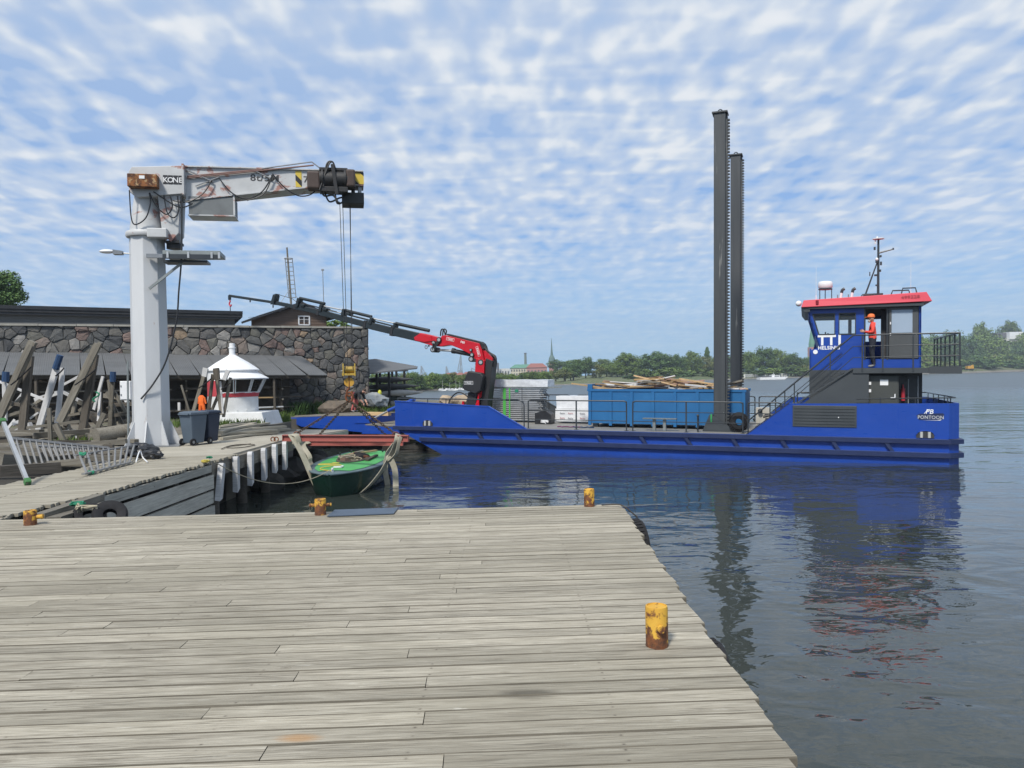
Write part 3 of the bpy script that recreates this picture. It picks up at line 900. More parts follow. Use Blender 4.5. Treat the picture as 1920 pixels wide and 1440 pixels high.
for s in (-.8, 1.6, 4.0, 6.4, 8.8, 11.2):
    zt = CE0 + (CE1 - CE0) * min(1, (s + 1.4) / (SCR + 1.4)) - .17
    beam('canopy_post', wp(s, WG - .05, 2.15), wp(s, WG + zt, 2.15), .1, .1, MT['darkwood'], house)
b = MB(); b.prism([wp(-2, WG + .02, .25), wp(SCR - .6, WG + .02, .25), wp(SCR - .6, WG + .02, .20), wp(-2, WG + .02, .20)], (0, 0, 2.2)); b.build('back_boards', MT['darkwood'], house)
# racks under the lean-to with poles and timbers on them
for i, s in enumerate((.2, 2.6, 5.0, 7.4, 9.8, 11.6)):
    rk = thing('storage_rack', ['storage rack upright at the far left under the lean-to', 'storage rack upright behind the white capped props', 'storage rack upright left of the crane column', 'storage rack upright right of the crane column', 'storage rack upright behind the white cabin', 'storage rack upright at the lean-to\'s right end'][i], 'rack', wp(s, WG, .9), 'racks under the lean-to')
    beam('upright', wp(s, WG, .55), wp(s, WG + 2.2, .55), .09, .09, MT['darkwood'], rk)
    beam('upright', wp(s, WG, 1.5), wp(s, WG + 1.95, 1.5), .09, .09, MT['darkwood'], rk)
    for z in (.3, .8, 1.3, 1.75):
        beam('arm', wp(s, WG + z, .35), wp(s, WG + z, 1.95), .07, .07, MT['oldwood'], rk)
r = random.Random(8)
for i in range(34):
    z = r.choice((.3, .8, 1.3, 1.75)); d = r.uniform(.5, 1.85)
    s0 = r.uniform(-.5, 7.5); L = r.uniform(3.2, 5.5)
    c0 = wp(s0, WG + z + .09, d); c1 = wp(min(s0 + L, 12.9), WG + z + .09 + r.uniform(-.03, .03), d + r.uniform(-.05, .05))
    if r.random() < .45:
        b = MB(); rr = r.uniform(.035, .06); b.cyl(c0, c1, rr, rr * .85, 9); o = b.build('pole', r.choice((MT['oldwood'], MT['darkwood'])), smooth=True)
        tag(o, 'long round grey pole stored on the racks under the lean-to', 'pole', 'poles on the racks')
    else:
        o = beam('stored_timber', c0, c1, r.uniform(.06, .16), r.uniform(.05, .1), r.choice((MT['oldwood'], MT['darkwood'], MT['darkwood'])), rag=.005)
        tag(o, 'long sawn timber stored on the racks under the lean-to', 'timber', 'timbers on the racks')
o = beam('yellow_spar', wp(9.6, WG + .92, 2.0), wp(11.3, WG + .90, 2.0), .06, .06, MT['palewood']); tag(o, 'pale yellow spar on the rack right of the white cabin', 'spar')
b = MB(); b.cyl(wp(9.2, WG + .42, 2.05), wp(11.6, WG + .44, 2.05), .06, .05, 10); tag(b.build('silver_mast', MT['alu'], smooth=True), 'pale round mast section low on the rack right of the white cabin', 'mast')

# ================================================================== boulder, shrubs by the wall's foot
tag(rock(at(632, 765, 37.6), (.95, .5, .42), 77, paint('brown_boulder', (.16, .13, .10), (.10, .085, .07), .9, scale=3, bmp=.6, bscale=6)), 'big brown boulder lying at the foot of the stone wall', 'boulder')

# ================================================================== red-brown wooden house behind, mast ladder
MT['redbrown'] = paint('brown_weatherboard', (.17, .115, .085), (.12, .085, .065), .85, stretch=(.4, .4, 9), scale=2.4, bmp=.3, bscale=4)
hs = thing('wooden_house', 'small brown weatherboard house with one window behind the stone wall', 'house', (-15.5, 50, 1.33))
h0 = at(500, 600, 51); h1 = at(612, 600, 53)
hx = (Vector((h1.x, h1.y, 0)) - Vector((h0.x, h0.y, 0))).normalized(); hn = Vector((hx.y, -hx.x, 0))
HWid = (Vector((h1.x, h1.y)) - Vector((h0.x, h0.y))).length
h0 = Vector((h0.x, h0.y, 0))
hp = lambda s, z, d=0: h0 + hx * s + hn * d + Vector((0, 0, z))
ztop = at(500, 588, 51).z
zr = at(560, 570, 52).z
b = MB(); b.prism([hp(0, 1.3), hp(HWid, 1.3), hp(HWid, ztop), hp(HWid * .56, zr - .1), hp(0, ztop - .1)], -hn * 5.0); b.build('wall', MT['redbrown'], hs)
for k in range(22):
    z = ztop - .2 - k * .19
    bb = MB(); bb.bar(hp(.01, z, .015), hp(HWid - .01, z, .015), .02, .165); bb.build('weatherboard', MT['redbrown'], hs)
b = MB(); b.prism([hp(-.55, ztop - .3, .45), hp(HWid * .56, zr, .45), hp(HWid * .56, zr + .14, .45), hp(-.6, ztop - .16, .45)], -hn * 6.0); b.build('roof', MT['feltroof'], hs)
b = MB(); b.prism([hp(HWid + .5, ztop - .3, .45), hp(HWid * .56, zr, .45), hp(HWid * .56, zr + .14, .45), hp(HWid + .55, ztop - .16, .45)], -hn * 6.0); b.build('roof', MT['feltroof'], hs)
wc = hit(570, 601, hp(0, 0, .03), hn)
wo = MB(); wo.box((0, 0, 0), (1.0, .06, 1.0), None)
Mw = Matrix((hx, -hn, UPZ)).transposed().to_4x4(); Mw.translation = wc; Mw = Mw @ Matrix.Diagonal((.82, 1, .68, 1))
wf = MB()
for (c, d) in [((-.44, 0, 0), (.1, .1, .95)), ((.44, 0, 0), (.1, .1, .95)), ((0, 0, .43), (.98, .1, .1)), ((0, 0, -.43), (.98, .1, .1)), ((0, 0, 0), (.05, .08, .8)), ((0, 0, .08), (.8, .08, .04))]: wf.box(c, d)
wfo = wf.build('window', MT['white'], hs, Mw)
b = MB(); b.box((0, .02, 0), (.8, .03, .8)); b.build('pane', paint('dark_window', (.05, .08, .11), (.08, .11, .14), .08, bmp=0), wfo, Mw)
# lattice signal mast: a thick spar with a ladder on either side
ms = thing('signal_mast', 'tall grey mast with ladder frames rising behind the wooden house', 'mast', at(548, 600, 56))
pb, pt = at(548, 600, 56), at(538, 464, 56)
b = MB(); b.tube([pb, pt], [.085, .06], 10); b.build('spar', MT['oldwood'], ms, smooth=True)
pl0, pl1 = at(541.5, 558, 56), at(534.5, 484, 56); pq0, pq1 = at(555, 558, 56), at(548, 484, 56)
for a, c in ((pl0, pl1), (pq0, pq1)):
    b = MB(); b.cyl(a, c, .035, .035, 6); b.build('rail', MT['steel'], ms)
for k in range(10):
    b = MB(); b.cyl(pl0.lerp(pl1, k / 9), pq0.lerp(pq1, k / 9), .025, .025, 6); b.build('rung', MT['steel'], ms)
b = MB(); b.lathe([(.30, -.03), (.32, 0), (.30, .03), (.28, 0), (.30, -.03)], at(541, 485, 56), 16); b.build('ring', MT['steel'], ms)
for dx in (-1, 1):
    b = MB(); b.tube(sag(at(545, 540, 56), at(545 + dx * 22, 572, 55), 0), .018, 5); b.build('stay', MT['steel'], ms)
b = MB(); b.tube([at(608, 600, 54), at(605, 505, 54)], .03, 6); b.box(at(605, 506, 54), (.18, .1, .12))
tag(b.build('antenna_pole', MT['steel']), 'thin pole with a small head right of the ladder mast', 'pole')
b = MB(); b.tube(sag(at(466, 595, 42), at(540, 568, 55), .25), .012, 4); tag(b.build('overhead_wire', MT['blackpl']), 'thin wire from the black roof to the wooden house', 'wire')

# ================================================================== pillar crane
MT['cranegrey'] = paint('crane_light_grey', (.56, .57, .575), (.46, .47, .475), .5, scale=1.6, spots=(.36, .20, .17), spot_at=.565, spot_scale=1.7, stretch=(1, 1, 1.6))
MT['colgrey'] = paint('column_light_grey', (.60, .615, .63), (.50, .515, .53), .5, scale=1.1, spots=(.34, .23, .18), spot_at=.645, spot_scale=3.4, stretch=(1, 1, .22))
MT['winch'] = paint('greasy_black_winch', (.016, .016, .018), (.03, .028, .026), .5, scale=6)
MT['brownbox'] = paint('brown_motor_box', (.07, .045, .036), (.05, .034, .028), .6)
MT['hazard'] = None
mt, nt, pp = new_mat('hazard_stripes')
wv_ = nt.nodes.new('ShaderNodeTexWave'); wv_.wave_type = 'BANDS'; wv_.bands_direction = 'DIAGONAL'
wv_.inputs['Scale'].default_value = 1.25; wv_.inputs['Distortion'].default_value = .6; wv_.inputs['Detail'].default_value = 1
nt.links.new(coords(nt), wv_.inputs['Vector'])
setv(nt, pp.inputs['Base Color'], mix_rgb(nt, ramp(nt, wv_.outputs[1], [(.22, 0), (.27, 1)]), (.02, .02, .02), (.62, .46, .06)))
MT['hazard'] = mt
CO = Vector((-9.62, 20.44, 1.35))
a_x = Vector((5.0, 1.06, 0)).normalized(); a_n = Vector((-a_x.y, a_x.x, 0))       # along the arm, away from us
ap = lambda s, z, d=0: Vector((CO.x, CO.y, 0)) + a_x * s + a_n * d + Vector((0, 0, z))
AM = Matrix((a_x, a_n, UPZ)).transposed().to_4x4(); AM.translation = Vector((CO.x, CO.y, 0))
kc = thing('pillar_crane', 'light grey pillar crane with a horizontal arm on the quay', 'crane', CO)
def octo(r, z, rot=.2, n=8):
    return [(r * math.cos(rot + i * 2 * math.pi / n), r * math.sin(rot + i * 2 * math.pi / n), z) for i in range(n)]
CM = Matrix.Translation((CO.x, CO.y, 0))
b = MB(); b.loft([octo(.475, 1.36), octo(.475, 2.2), octo(.445, 6.9)]); col_o = b.build('column', MT['colgrey'], kc, CM, bev=.012)
b = MB(); b.box2((-.78, -.72, 1.345), (.82, .72, 1.375)); b.build('base_plate', MT['steel'], kc, AM)
for k in range(8):
    an = .2 + k * math.pi / 4
    d = Vector((math.cos(an), math.sin(an), 0)); t = Vector((-d.y, d.x, 0)) * .012
    b = MB(); b.prism([d * .45 + Vector((0, 0, 1.37)) - t, d * .76 + Vector((0, 0, 1.37)) - t, d * .48 + Vector((0, 0, 2.0)) - t], t * 2); b.build('gusset', MT['colgrey'], kc, CM)
b = MB(); b.lathe([(.2, 6.86), (.50, 6.86), (.52, 6.90), (.52, 6.96), (.50, 7.0), (.2, 7.0)], (0, 0, 0), 32); b.build('flange', MT['cranegrey'], kc, CM, smooth=True)
b = MB(); b.lathe([(.42, 6.99), (.41, 7.1), (.27, 8.05), (.1, 8.05)], (0, 0, 0), 24); b.build('turning_cone', MT['cranegrey'], kc, CM, smooth=True)
# slew bracket hanging from the arm beside the cone
b = MB(); b.prism([(.36, -.36, 7.98), (.92, -.36, 8.0), (.86, -.36, 6.95), (.66, -.36, 6.72), (.46, -.36, 6.9)], (0, .72, 0)); b.build('slew_bracket', MT['cranegrey'], kc, AM, bev=.01)
b = MB(); b.box2((.14, -.62, 6.78), (.62, -.30, 7.02)); b.build('slew_box', MT['cranegrey'], kc, AM, bev=.02)
b = MB(); b.cyl((.68, 0, 6.58), (.68, 0, 6.74), .2, .2, 18); b.box2((.5, -.3, 6.70), (.86, .3, 6.76)); b.build('slew_roller', MT['winch'], kc, AM)
# head box and arm
b = MB(); b.prism([(-.30, -.46, 8.50), (-.22, -.46, 8.62), (1.06, -.46, 8.70), (1.06, -.46, 7.97), (-.10, -.46, 7.84), (-.30, -.46, 7.98)], (0, .92, 0)); hb = b.build('head_box', MT['cranegrey'], kc, AM, bev=.012)
b = MB(); b.box2((1.0, -.52, 7.93), (1.05, -.02, 8.735)); b.build('end_plate', MT['cranegrey'], kc, AM)
arm = [(1.05, 8.70), (5.0, 8.74), (5.0, 8.34), (4.2, 8.27), (1.05, 7.83)]
b = MB(); b.prism([(x, -.30, z) for x, z in arm], (0, .60, 0)); ao = b.build('arm', MT['cranegrey'], kc, AM)
b = MB()
b.bar((1.05, 0, 8.715), (5.68, 0, 8.755), .72, .03); b.bar((1.05, 0, 7.82), (4.2, 0, 8.26), .72, .03, (0, 0, 1)); b.bar((4.2, 0, 8.26), (5.0, 0, 8.33), .72, .03)
b.build('arm_flange', MT['cranegrey'], kc, AM)
b = MB(); b.box2((1.12, -.33, 7.45), (2.26, .33, 7.93)); b.build('counter_box', paint('dark_grey_box', (.17, .185, .19), (.13, .14, .145), .6), kc, AM)
b = MB(); b.box2((1.10, -.345, 7.42), (2.28, .345, 7.45)); b.box2((2.24, -.35, 7.45), (2.285, -.31, 8.0)); b.build('box_trim', MT['cranegrey'], kc, AM)
# rusty switch box with a white badge
b = MB(); b.box2((-.27, -.74, 8.05), (.44, -.46, 8.38)); rb = b.build('switch_box', paint('rusty_box', (.26, .10, .03), (.07, .028, .015), .8, scale=6, spots=(.40, .27, .14), spot_at=.56, spot_scale=9, lo=.42, hi=.56), kc, AM, bev=.015)
b = MB(); b.box2((.02, -.752, 8.25), (.15, -.742, 8.33)); b.build('badge', MT['white'], rb, AM)
MT['tierod'] = paint('dull_red_rod', (.24, .14, .12), (.18, .11, .095), .7)
# tie rods and struts along the arm
for (p, q, r_) in [((1.1, -.36, 8.44), (3.0, -.36, 8.70), .022), ((1.1, -.36, 8.40), (4.35, -.36, 8.86), .022), ((3.0, -.36, 8.72), (4.3, -.36, 8.95), .018), ((4.3, -.36, 8.95), (4.6, -.36, 8.72), .018), ((1.08, -.36, 8.62), (1.75, -.36, 8.32), .02), ((2.75, -.36, 8.68), (3.25, -.36, 8.45), .016), ((1.3, -.34, 8.2), (1.9, -.34, 8.46), .016)]:
    b = MB(); b.cyl(p, q, r_, r_, 7); b.build('tie_rod', MT['tierod'] if r_ > .021 else MT['steel'], kc, AM)
# festoon cables
for pts in [[(1.72, -.4, 8.35), (1.5, -.4, 8.0), (1.1, -.42, 7.75), (.75, -.42, 7.78)], [(1.9, -.4, 8.42), (2.2, -.4, 8.05), (2.6, -.4, 7.88), (3.0, -.4, 8.1), (3.28, -.4, 8.56)], [(3.28, -.4, 8.58), (3.05, -.4, 8.05), (2.6, -.4, 7.84)], [(3.28, -.4, 8.56), (3.6, -.4, 8.2), (4.0, -.4, 8.0), (4.4, -.4, 8.18), (4.75, -.5, 8.9)],
            [(-.28, -.5, 8.0), (-.25, -.5, 7.3), (-.15, -.5, 7.12), (.1, -.5, 7.3), (.22, -.5, 7.7), (.2, -.5, 7.95)], [(.2, -.5, 7.95), (.35, -.5, 7.62), (.6, -.5, 7.4), (.75, -.5, 7.6), (.7, -.5, 7.9)], [(.55, -.5, 7.9), (.62, -.5, 7.45), (.78, -.5, 7.32), (.9, -.5, 7.5), (.88, -.5, 7.9)], [(.3, -.5, 7.98), (.9, -.5, 7.6), (1.25, -.5, 7.7)]]:
    b = MB(); b.tube(spline(pts, 7), .017, 6); b.build('cable', MT['blackpl'], kc, AM, smooth=True)
b = MB(); b.tube(spline([(.98, -.5, 7.9), (.95, -.5, 6.4), (.86, -.5, 5.4), (.78, -.5, 4.6), (.52, -.52, 3.6), (.2, -.52, 3.0), (-.12, -.5, 2.6)], 8), .024, 6); b.build('hanging_cable', MT['blackpl'], kc, AM, smooth=True)
# winch at the arm's end
def abox(nm, x0, x1, y0, y1, z0, z1, mat, bev=.012):
    b = MB(); b.box2((x0, y0, z0), (x1, y1, z1)); return b.build(nm, mat, kc, AM, bev=bev)
abox('motor', 4.18, 4.52, -.72, -.34, 8.14, 8.62, MT['brownbox'], .05)
b = MB(); b.cyl((4.5, -.5, 8.45), (5.25, -.5, 8.45), .24, .24, 20); b.cyl((4.55, -.5, 8.45), (4.6, -.5, 8.45), .29, .29, 20); b.cyl((5.15, -.5, 8.45), (5.2, -.5, 8.45), .29, .29, 20); b.build('winch_drum', MT['winch'], kc, AM, smooth=True)
abox('winch_frame', 4.5, 5.25, -.70, -.32, 8.08, 8.22, MT['winch']); abox('winch_frame', 4.5, 5.25, -.66, -.36, 8.66, 8.74, MT['winch'])
b = MB(); b.bar((4.85, -.76, 8.80), (4.95, -.76, 8.0), .09, .03); b.build('winch_strap', MT['winch'], kc, AM)
abox('gearbox', 5.2, 5.45, -.74, -.30, 8.22, 8.70, MT['brownbox'], .05)
abox('arm_end', 5.0, 5.68, -.30, .30, 8.36, 8.72, MT['cranegrey'])
b = MB(); b.box2((5.42, -.312, 8.40), (5.685, -.302, 8.71)); b.build('hazard_plate', MT['hazard'], kc, AM)
b = MB(); b.box2((3.86, -.312, 8.27), (4.02, -.302, 8.70)); b.build('hazard_plate', MT['hazard'], kc, AM)
b = MB(); b.box2((4.42, -.312, 8.5), (4.52, -.302, 8.71)); b.build('hazard_plate', MT['hazard'], kc, AM)
abox('post', 5.52, 5.62, -.2, .2, 8.1, 8.40, MT['steel'])
abox('rope_guard', 5.08, 5.68, -.34, .30, 7.86, 8.16, paint('black_plate', (.022, .025, .026), (.03, .033, .034), .6))
abox('hanger', 5.12, 5.22, -.34, .2, 8.12, 8.4, MT['winch']); abox('hanger', 5.34, 5.44, -.3, .2, 8.12, 8.4, MT['winch'])
for pts in [[(4.5, -.6, 8.2), (4.62, -.6, 7.98), (4.85, -.6, 8.0), (5.0, -.6, 7.8), (5.1, -.5, 7.85)], [(4.62, -.5, 8.12), (4.75, -.5, 7.85), (5.0, -.5, 7.95), (5.1, -.4, 8.0)], [(4.6, -.7, 8.2), (4.7, -.7, 8.8), (4.85, -.7, 8.88), (4.92, -.7, 8.72)], [(4.9, -.6, 8.1), (4.95, -.6, 7.8), (5.06, -.5, 7.82)], [(4.5, -.72, 8.1), (4.75, -.72, 8.78), (4.82, -.7, 8.86)]]:
    b = MB(); b.tube(spline(pts, 6), .024, 6); b.build('hose', MT['winch'], kc, AM, smooth=True)
# ropes and hook block
for (s0, s1, d0, d1) in [(5.02, 5.08, -.1, -.16), (5.10, 5.14, .1, .06), (5.29, 5.28, -.12, -.12), (5.31, 5.24, .1, .1)]:
    b = MB(); b.cyl((s0, d0, 7.95), (s1, d1, 3.3), .009, .009, 5); b.build('wire_rope', MT['winch'], kc, AM)
MT['yellow'] = paint('worn_yellow', (.50, .34, .05), (.38, .25, .04), .55, scale=4, spots=(.12, .07, .03), spot_at=.6, spot_scale=6)
b = MB(); b.box2((4.98, -.13, 3.12), (5.36, .13, 3.18)); b.box2((5.0, -.16, 3.10), (5.03, .16, 3.45)); b.box2((5.32, -.16, 3.10), (5.35, .16, 3.45)); blk = b.build('hook_block', MT['yellow'], kc, AM)
b = MB(); b.cyl((5.05, 0, 3.28), (5.31, 0, 3.28), .1, .1, 18); b.build('sheave', paint('brass_sheave', (.42, .30, .07), (.3, .2, .05), .4, .5), blk, AM, smooth=True)
b = MB(); b.cyl((4.95, 0, 3.24), (5.39, 0, 3.24), .03, .03, 10); b.build('axle', MT['steel'], blk, AM)
b = MB(); b.prism([(5.17 + .14 * math.cos(t), -.02, 2.93 + .13 * math.sin(t)) for t in [i * 2 * math.pi / 14 for i in range(14)]], (0, .06, 0)); b.build('swivel', paint('orange_yellow', (.55, .30, .04), (.45, .24, .03), .5), blk, AM)
b = MB(); b.tube(spline([(5.17, 0, 3.1), (5.17, 0, 2.78), (5.13, 0, 2.72), (5.10, 0, 2.62), (5.16, 0, 2.54), (5.24, 0, 2.60), (5.25, 0, 2.68)], 6), .026, 8); b.build('hook', MT['rust'], blk, AM, smooth=True)
# floodlight bracket, street lamp, strut, pipe
b = MB(); b.box2((.1, -.56, 6.26), (.62, -.46, 6.36)); b.build('bracket_arm', MT['steel'], kc, AM)
MT['galv'] = paint('galvanised', (.27, .30, .30), (.2, .22, .22), .55, .3)
b = MB(); b.prism([(.55, -.8, 6.42), (1.95, -.8, 6.42), (1.95, -.8, 6.32), (.55, -.8, 6.30)], (0, .9, 0)); pf = b.build('platform', MT['galv'], kc, AM)
b = MB(); b.box2((.52, -.62, 6.14), (1.6, -.1, 6.2)); b.box2((.55, -.82, 6.2), (1.9, -.79, 6.32)); b.build('platform_frame', MT['railgrey'], pf, AM)
for x in (.65, 1.15, 1.72, 1.9):
    b = MB(); b.box2((x, -.84, 6.22), (x + .05, -.78, 6.38)); b.build('clamp', MT['alu'], pf, AM)
b = MB(); b.bar((.14, -.5, 5.46), (1.05, -.5, 6.22), .06, .06); b.build('strut', MT['galv'], kc, AM)
b = MB(); b.cyl((-.62, 0, 6.45), (-.35, 0, 6.44), .02, .02, 8); b.build('lamp_arm', MT['steel'], kc, AM)
b = MB(); b.loft([[(-.60, -.09, 6.41), (-.60, .09, 6.41), (-.60, .09, 6.50), (-.60, -.09, 6.50)], [(-.82, -.11, 6.41), (-.82, .11, 6.41), (-.82, .11, 6.53), (-.82, -.11, 6.53)]]); lh_ = b.build('lamp_housing', MT['steel'], kc, AM)
b = MB(); b.ell((-.98, 0, 6.49), (.2, .11, .055)); b.build('lamp_shade', MT['white'], lh_, AM, smooth=True)
b = MB(); b.cyl((-.50, -.30, 1.4), (-.47, -.30, 3.6), .025, .025, 8); b.build('conduit', MT['galv'], kc, AM)
# lettering
fM = lambda s, z, d: AM @ facing((s, d, z), (1, 0, 0), (0, 0, 1))
for k, ch in enumerate('KONE'):
    x = .53 + k * .125
    b = MB(); b.box2((x, -.468, 8.20), (x + .115, -.4605, 8.43)); tl_ = b.build('letter_tile', MT['blackpl'], kc, AM)
    lettering(ch, .19, fM(x + .0575, 8.245, -.470), MT['white'], tl_, 'letter', .002, 1.0, 'CENTER')
MT['ink'] = paint('dark_lettering', (.035, .035, .04), (.06, .06, .06), .6, bmp=0)
lettering('8t/5M', .25, fM(2.68, 8.40, -.304), MT['ink'], kc, 'lettering', .002, 1.22)
lettering('7', .24, fM(4.06, 8.40, -.302), MT['ink'], kc, 'lettering', .002, 1.2)

# ================================================================== switch cabinet by the column
cb_ = thing('electric_cabinet', 'small pale grey electric cabinet beside the crane column', 'cabinet', at(237, 790, 21.5))
c0 = at(238, 732, 21.3)
b = MB(); b.box(c0, (.30, .18, .52)); b.build('housing', MT['white'], cb_, bev=.01)
b = MB(); b.box(c0 + Vector((0, -.095, 0)), (.27, .012, .48)); dr_ = b.build('door', MT['white'], cb_)
b = MB(); b.box(c0 + Vector((-.11, -.105, .12)), (.025, .02, .05)); b.box(c0 + Vector((-.11, -.105, -.12)), (.025, .02, .05)); b.build('hinge', MT['steel'], dr_)
b = MB(); b.cyl((c0.x, c0.y + .05, 1.2), (c0.x, c0.y + .05, c0.z - .2), .035, .035, 8); b.build('post', MT['galv'], cb_)

# ================================================================== wheeled bins
def bin_(name, label, p, rz, c, c2, sc=1.0):
    M = Matrix.Translation(p) @ Matrix.Rotation(rz, 4, 'Z') @ Matrix.Scale(sc, 4)
    t = thing(name, label, 'bin', M=M, group='wheeled bins')
    mt = paint('bin_plastic', c, c2, .55, scale=2)
    lv = lambda z, hx, hy, cy=0: [(-hx, -hy + cy, z), (hx, -hy + cy, z), (hx, hy + cy, z), (-hx, hy + cy, z)]
    b = MB(); b.loft([lv(.06, .19, .2), lv(.5, .225, .25), lv(.86, .25, .28)]); b.build('body', mt, t, M, bev=.03)
    b = MB(); b.loft([lv(.86, .27, .30), lv(.90, .275, .305)]); b.build('rim', mt, t, M, bev=.01)
    b = MB(); b.loft([lv(.90, .27, .30), lv(.945, .25, .27), lv(.965, .16, .18)]); b.build('lid', mt, t, M, bev=.015)
    b = MB(); b.cyl((-.2, .33, .88), (.2, .33, .88), .017, .017, 8); b.box2((-.2, .27, .86), (-.17, .34, .9)); b.box2((.17, .27, .86), (.2, .34, .9)); b.build('handle', mt, t, M)
    for x in (-.24, .20):
        b = MB(); b.cyl((x, .2, .1), (x + .045, .2, .1), .1, .1, 18); wl = b.build('wheel', MT['black'], t, M, smooth=True)
        b = MB(); b.cyl((x - .004, .2, .1), (x + .049, .2, .1), .04, .04, 12); b.build('hub', MT['steel'], wl, M)
    return t
pB = on(356, 836, QZ); pB2 = on(381, 833, QZ)
bin_('wheeled_bin', 'slate grey wheeled bin right of the crane column', pB + Vector((0, .25, 0)), R(152), (.085, .115, .15), (.07, .095, .125), .93)
bin_('wheeled_bin', 'dark navy wheeled bin standing against the grey bin', pB2 + Vector((0, .32, 0)), R(165), (.012, .022, .045), (.016, .028, .055), .93)

# ================================================================== white cabin with a conical roof
LC = Vector((-10.72, 29.5, 1.33))
lt = thing('deckhouse', 'round white deckhouse with a conical roof, red band and slanted windows', 'deckhouse', LC)
LM = Matrix.Translation(LC) @ Matrix.Diagonal((1.02, 1.02, 1.0, 1))
MT['whitewall'] = paint('weathered_white', (.74, .75, .75), (.62, .63, .62), .6, scale=2.2, spots=(.42, .40, .33), spot_at=.72, spot_scale=3)
MT['redband'] = paint('faded_red', (.50, .055, .07), (.42, .05, .06), .55, scale=2)
b = MB(); b.loft([[(-.75, -1.0, 0), (1.5, -1.0, 0), (1.5, 1.2, 0), (-.75, 1.2, 0)], [(-.7, -.92, .52), (1.36, -.92, .52), (1.36, 1.1, .52), (-.7, 1.1, .52)]]); b.build('plinth', MT['whitewall'], lt, LM, bev=.02)
b = MB(); b.lathe([(.90, .5), (.90, 1.13)], n=40); b.build('lower_wall', MT['whitewall'], lt, LM, smooth=True)
A0, A1 = R(-99), R(60)                       # the flared window bay faces us and to the right
b = MB(); b.lathe([(.90, 1.13), (.902, 1.13), (.902, 1.72), (.90, 1.72)], n=30, a0=A1, a1=A0 + 2 * math.pi); b.build('red_band', MT['redband'], lt, LM, smooth=True)
b = MB(); b.lathe([(.905, 1.10), (.915, 1.10), (.945, 1.26), (.93, 1.26)], n=20, a0=A0, a1=A1); b.build('red_sill', MT['redband'], lt, LM, smooth=True)
MT['darkglass'] = paint('dark_cabin_glass', (.025, .022, .02), (.045, .035, .03), .12, bmp=0)
nw = 5
for k in range(nw):
    u0, u1 = A0 + (A1 - A0) * k / nw + .03, A0 + (A1 - A0) * (k + 1) / nw - .03
    P = lambda a, r_, z: (r_ * math.cos(a), r_ * math.sin(a), z)
    b = MB(); b.add([P(u0, .94, 1.26), P(u1, .94, 1.26), P(u1, 1.20, 1.78), P(u0, 1.20, 1.78)], [(0, 1, 2, 3)]); wn_ = b.build('window', MT['darkglass'], lt, LM)
    b = MB()
    for a in (u0, u1): b.bar(P(a, .945, 1.25), P(a, 1.215, 1.79), .035, .05)
    b.bar(P(u0, .95, 1.265), P(u1, .95, 1.265), .03, .04); b.bar(P(u0, 1.20, 1.77), P(u1, 1.20, 1.77), .03, .04)
    b.build('frame', MT['white'], wn_, LM)
b = MB(); b.lathe([(.90, 1.72), (.90, 2.12)], n=40); b.build('upper_wall', MT['white'], lt, LM, smooth=True)
b = MB(); b.lathe([(.90, 1.98), (.91, 2.02), (1.30, 1.80), (1.29, 1.76), (.90, 1.96)], n=24, a0=A0 - .06, a1=A1 + .06); b.build('visor', MT['white'], lt, LM, smooth=True)
b = MB(); b.lathe([(.86, 2.08), (.97, 2.10), (.97, 2.13), (.60, 2.40), (.15, 2.68), (.10, 2.72)], n=40); b.build('roof', MT['white'], lt, LM, smooth=True)
b = MB(); b.lathe([(.115, 2.62), (.105, 2.95), (.13, 2.96), (.13, 3.0), (.10, 3.01), (.10, 3.15), (.0, 3.15)], n=20); b.build('vent_pipe', MT['white'], lt, LM, smooth=True)
for k in range(9):
    a = R(-150 + k * 22)
    b = MB(); b.cyl((.9 * math.cos(a), .9 * math.sin(a), .62), (.93 * math.cos(a), .93 * math.sin(a), .62), .018, .018, 6); b.build('bolt', MT['white'], lt, LM)

# ================================================================== weathered boat props (leaning timber cradles)
def prop_set(label, posts, d, base, extra=()):
    """posts: (top px, bottom px, width px, material); each post a timber of its own"""
    t = thing('boat_prop', label, 'boat prop', base, 'boat props heaped on the slipway')
    for (tp, bt, wpx, mat, dd) in posts:
        a, c = at(tp[0], tp[1], d + dd), at(bt[0], bt[1], d + dd * .4)
        w_ = wpx * d / FPX * .56
        beam('post', c, a, w_, w_ * .6, MT[mat], t, up=(0, 1, 0), rag=.008)
    for fn in extra: fn(t)
    return t
D1 = 21.5
def cap(px0, px1, d, w_, t):
    b = MB(); b.tube([at(*px0, d), at(*px1, d)], w_, 8); b.build('blue_cap', MT['capblue'], t, smooth=True)
MT['capblue'] = paint('blue_tape', (.012, .045, .12), (.02, .06, .14), .7)
def strap(p, q, d):
    def f(t):
        b = MB(); b.tube(sag(at(*p, d), at(*q, d), .02), .02, 6); b.build('strap', MT['black'], t)
    return f
def wedge(p, q, d, w_, m='oldwood'):
    def f(t): beam('wedge', at(*p, d), at(*q, d), w_, w_ * .6, MT[m], t, up=(0, 1, 0), rag=.01)
    return f
prop_set('tall leaning grey boat prop with a dark post, leftmost', [((62, 640), (-6, 792), 25, 'oldwood', 0), ((56, 668), (38, 840), 23, 'darkwood', .35)], D1, (-14.2, 21.5, .85), [strap((20, 722), (58, 688), D1 - .22), wedge((58, 648), (28, 712), D1 - .22, .12)])
prop_set('white painted boat prop with a dark blue cap', [((106, 688), (72, 806), 18, 'whitewood', 0), ((118, 690), (106, 802), 14, 'whitewood', .3)], D1 + 1, (-13.6, 22.5, .85), [lambda t: cap((104, 692), (113, 666), D1 + .95, .095, t), strap((104, 705), (120, 690), D1 + .8)])
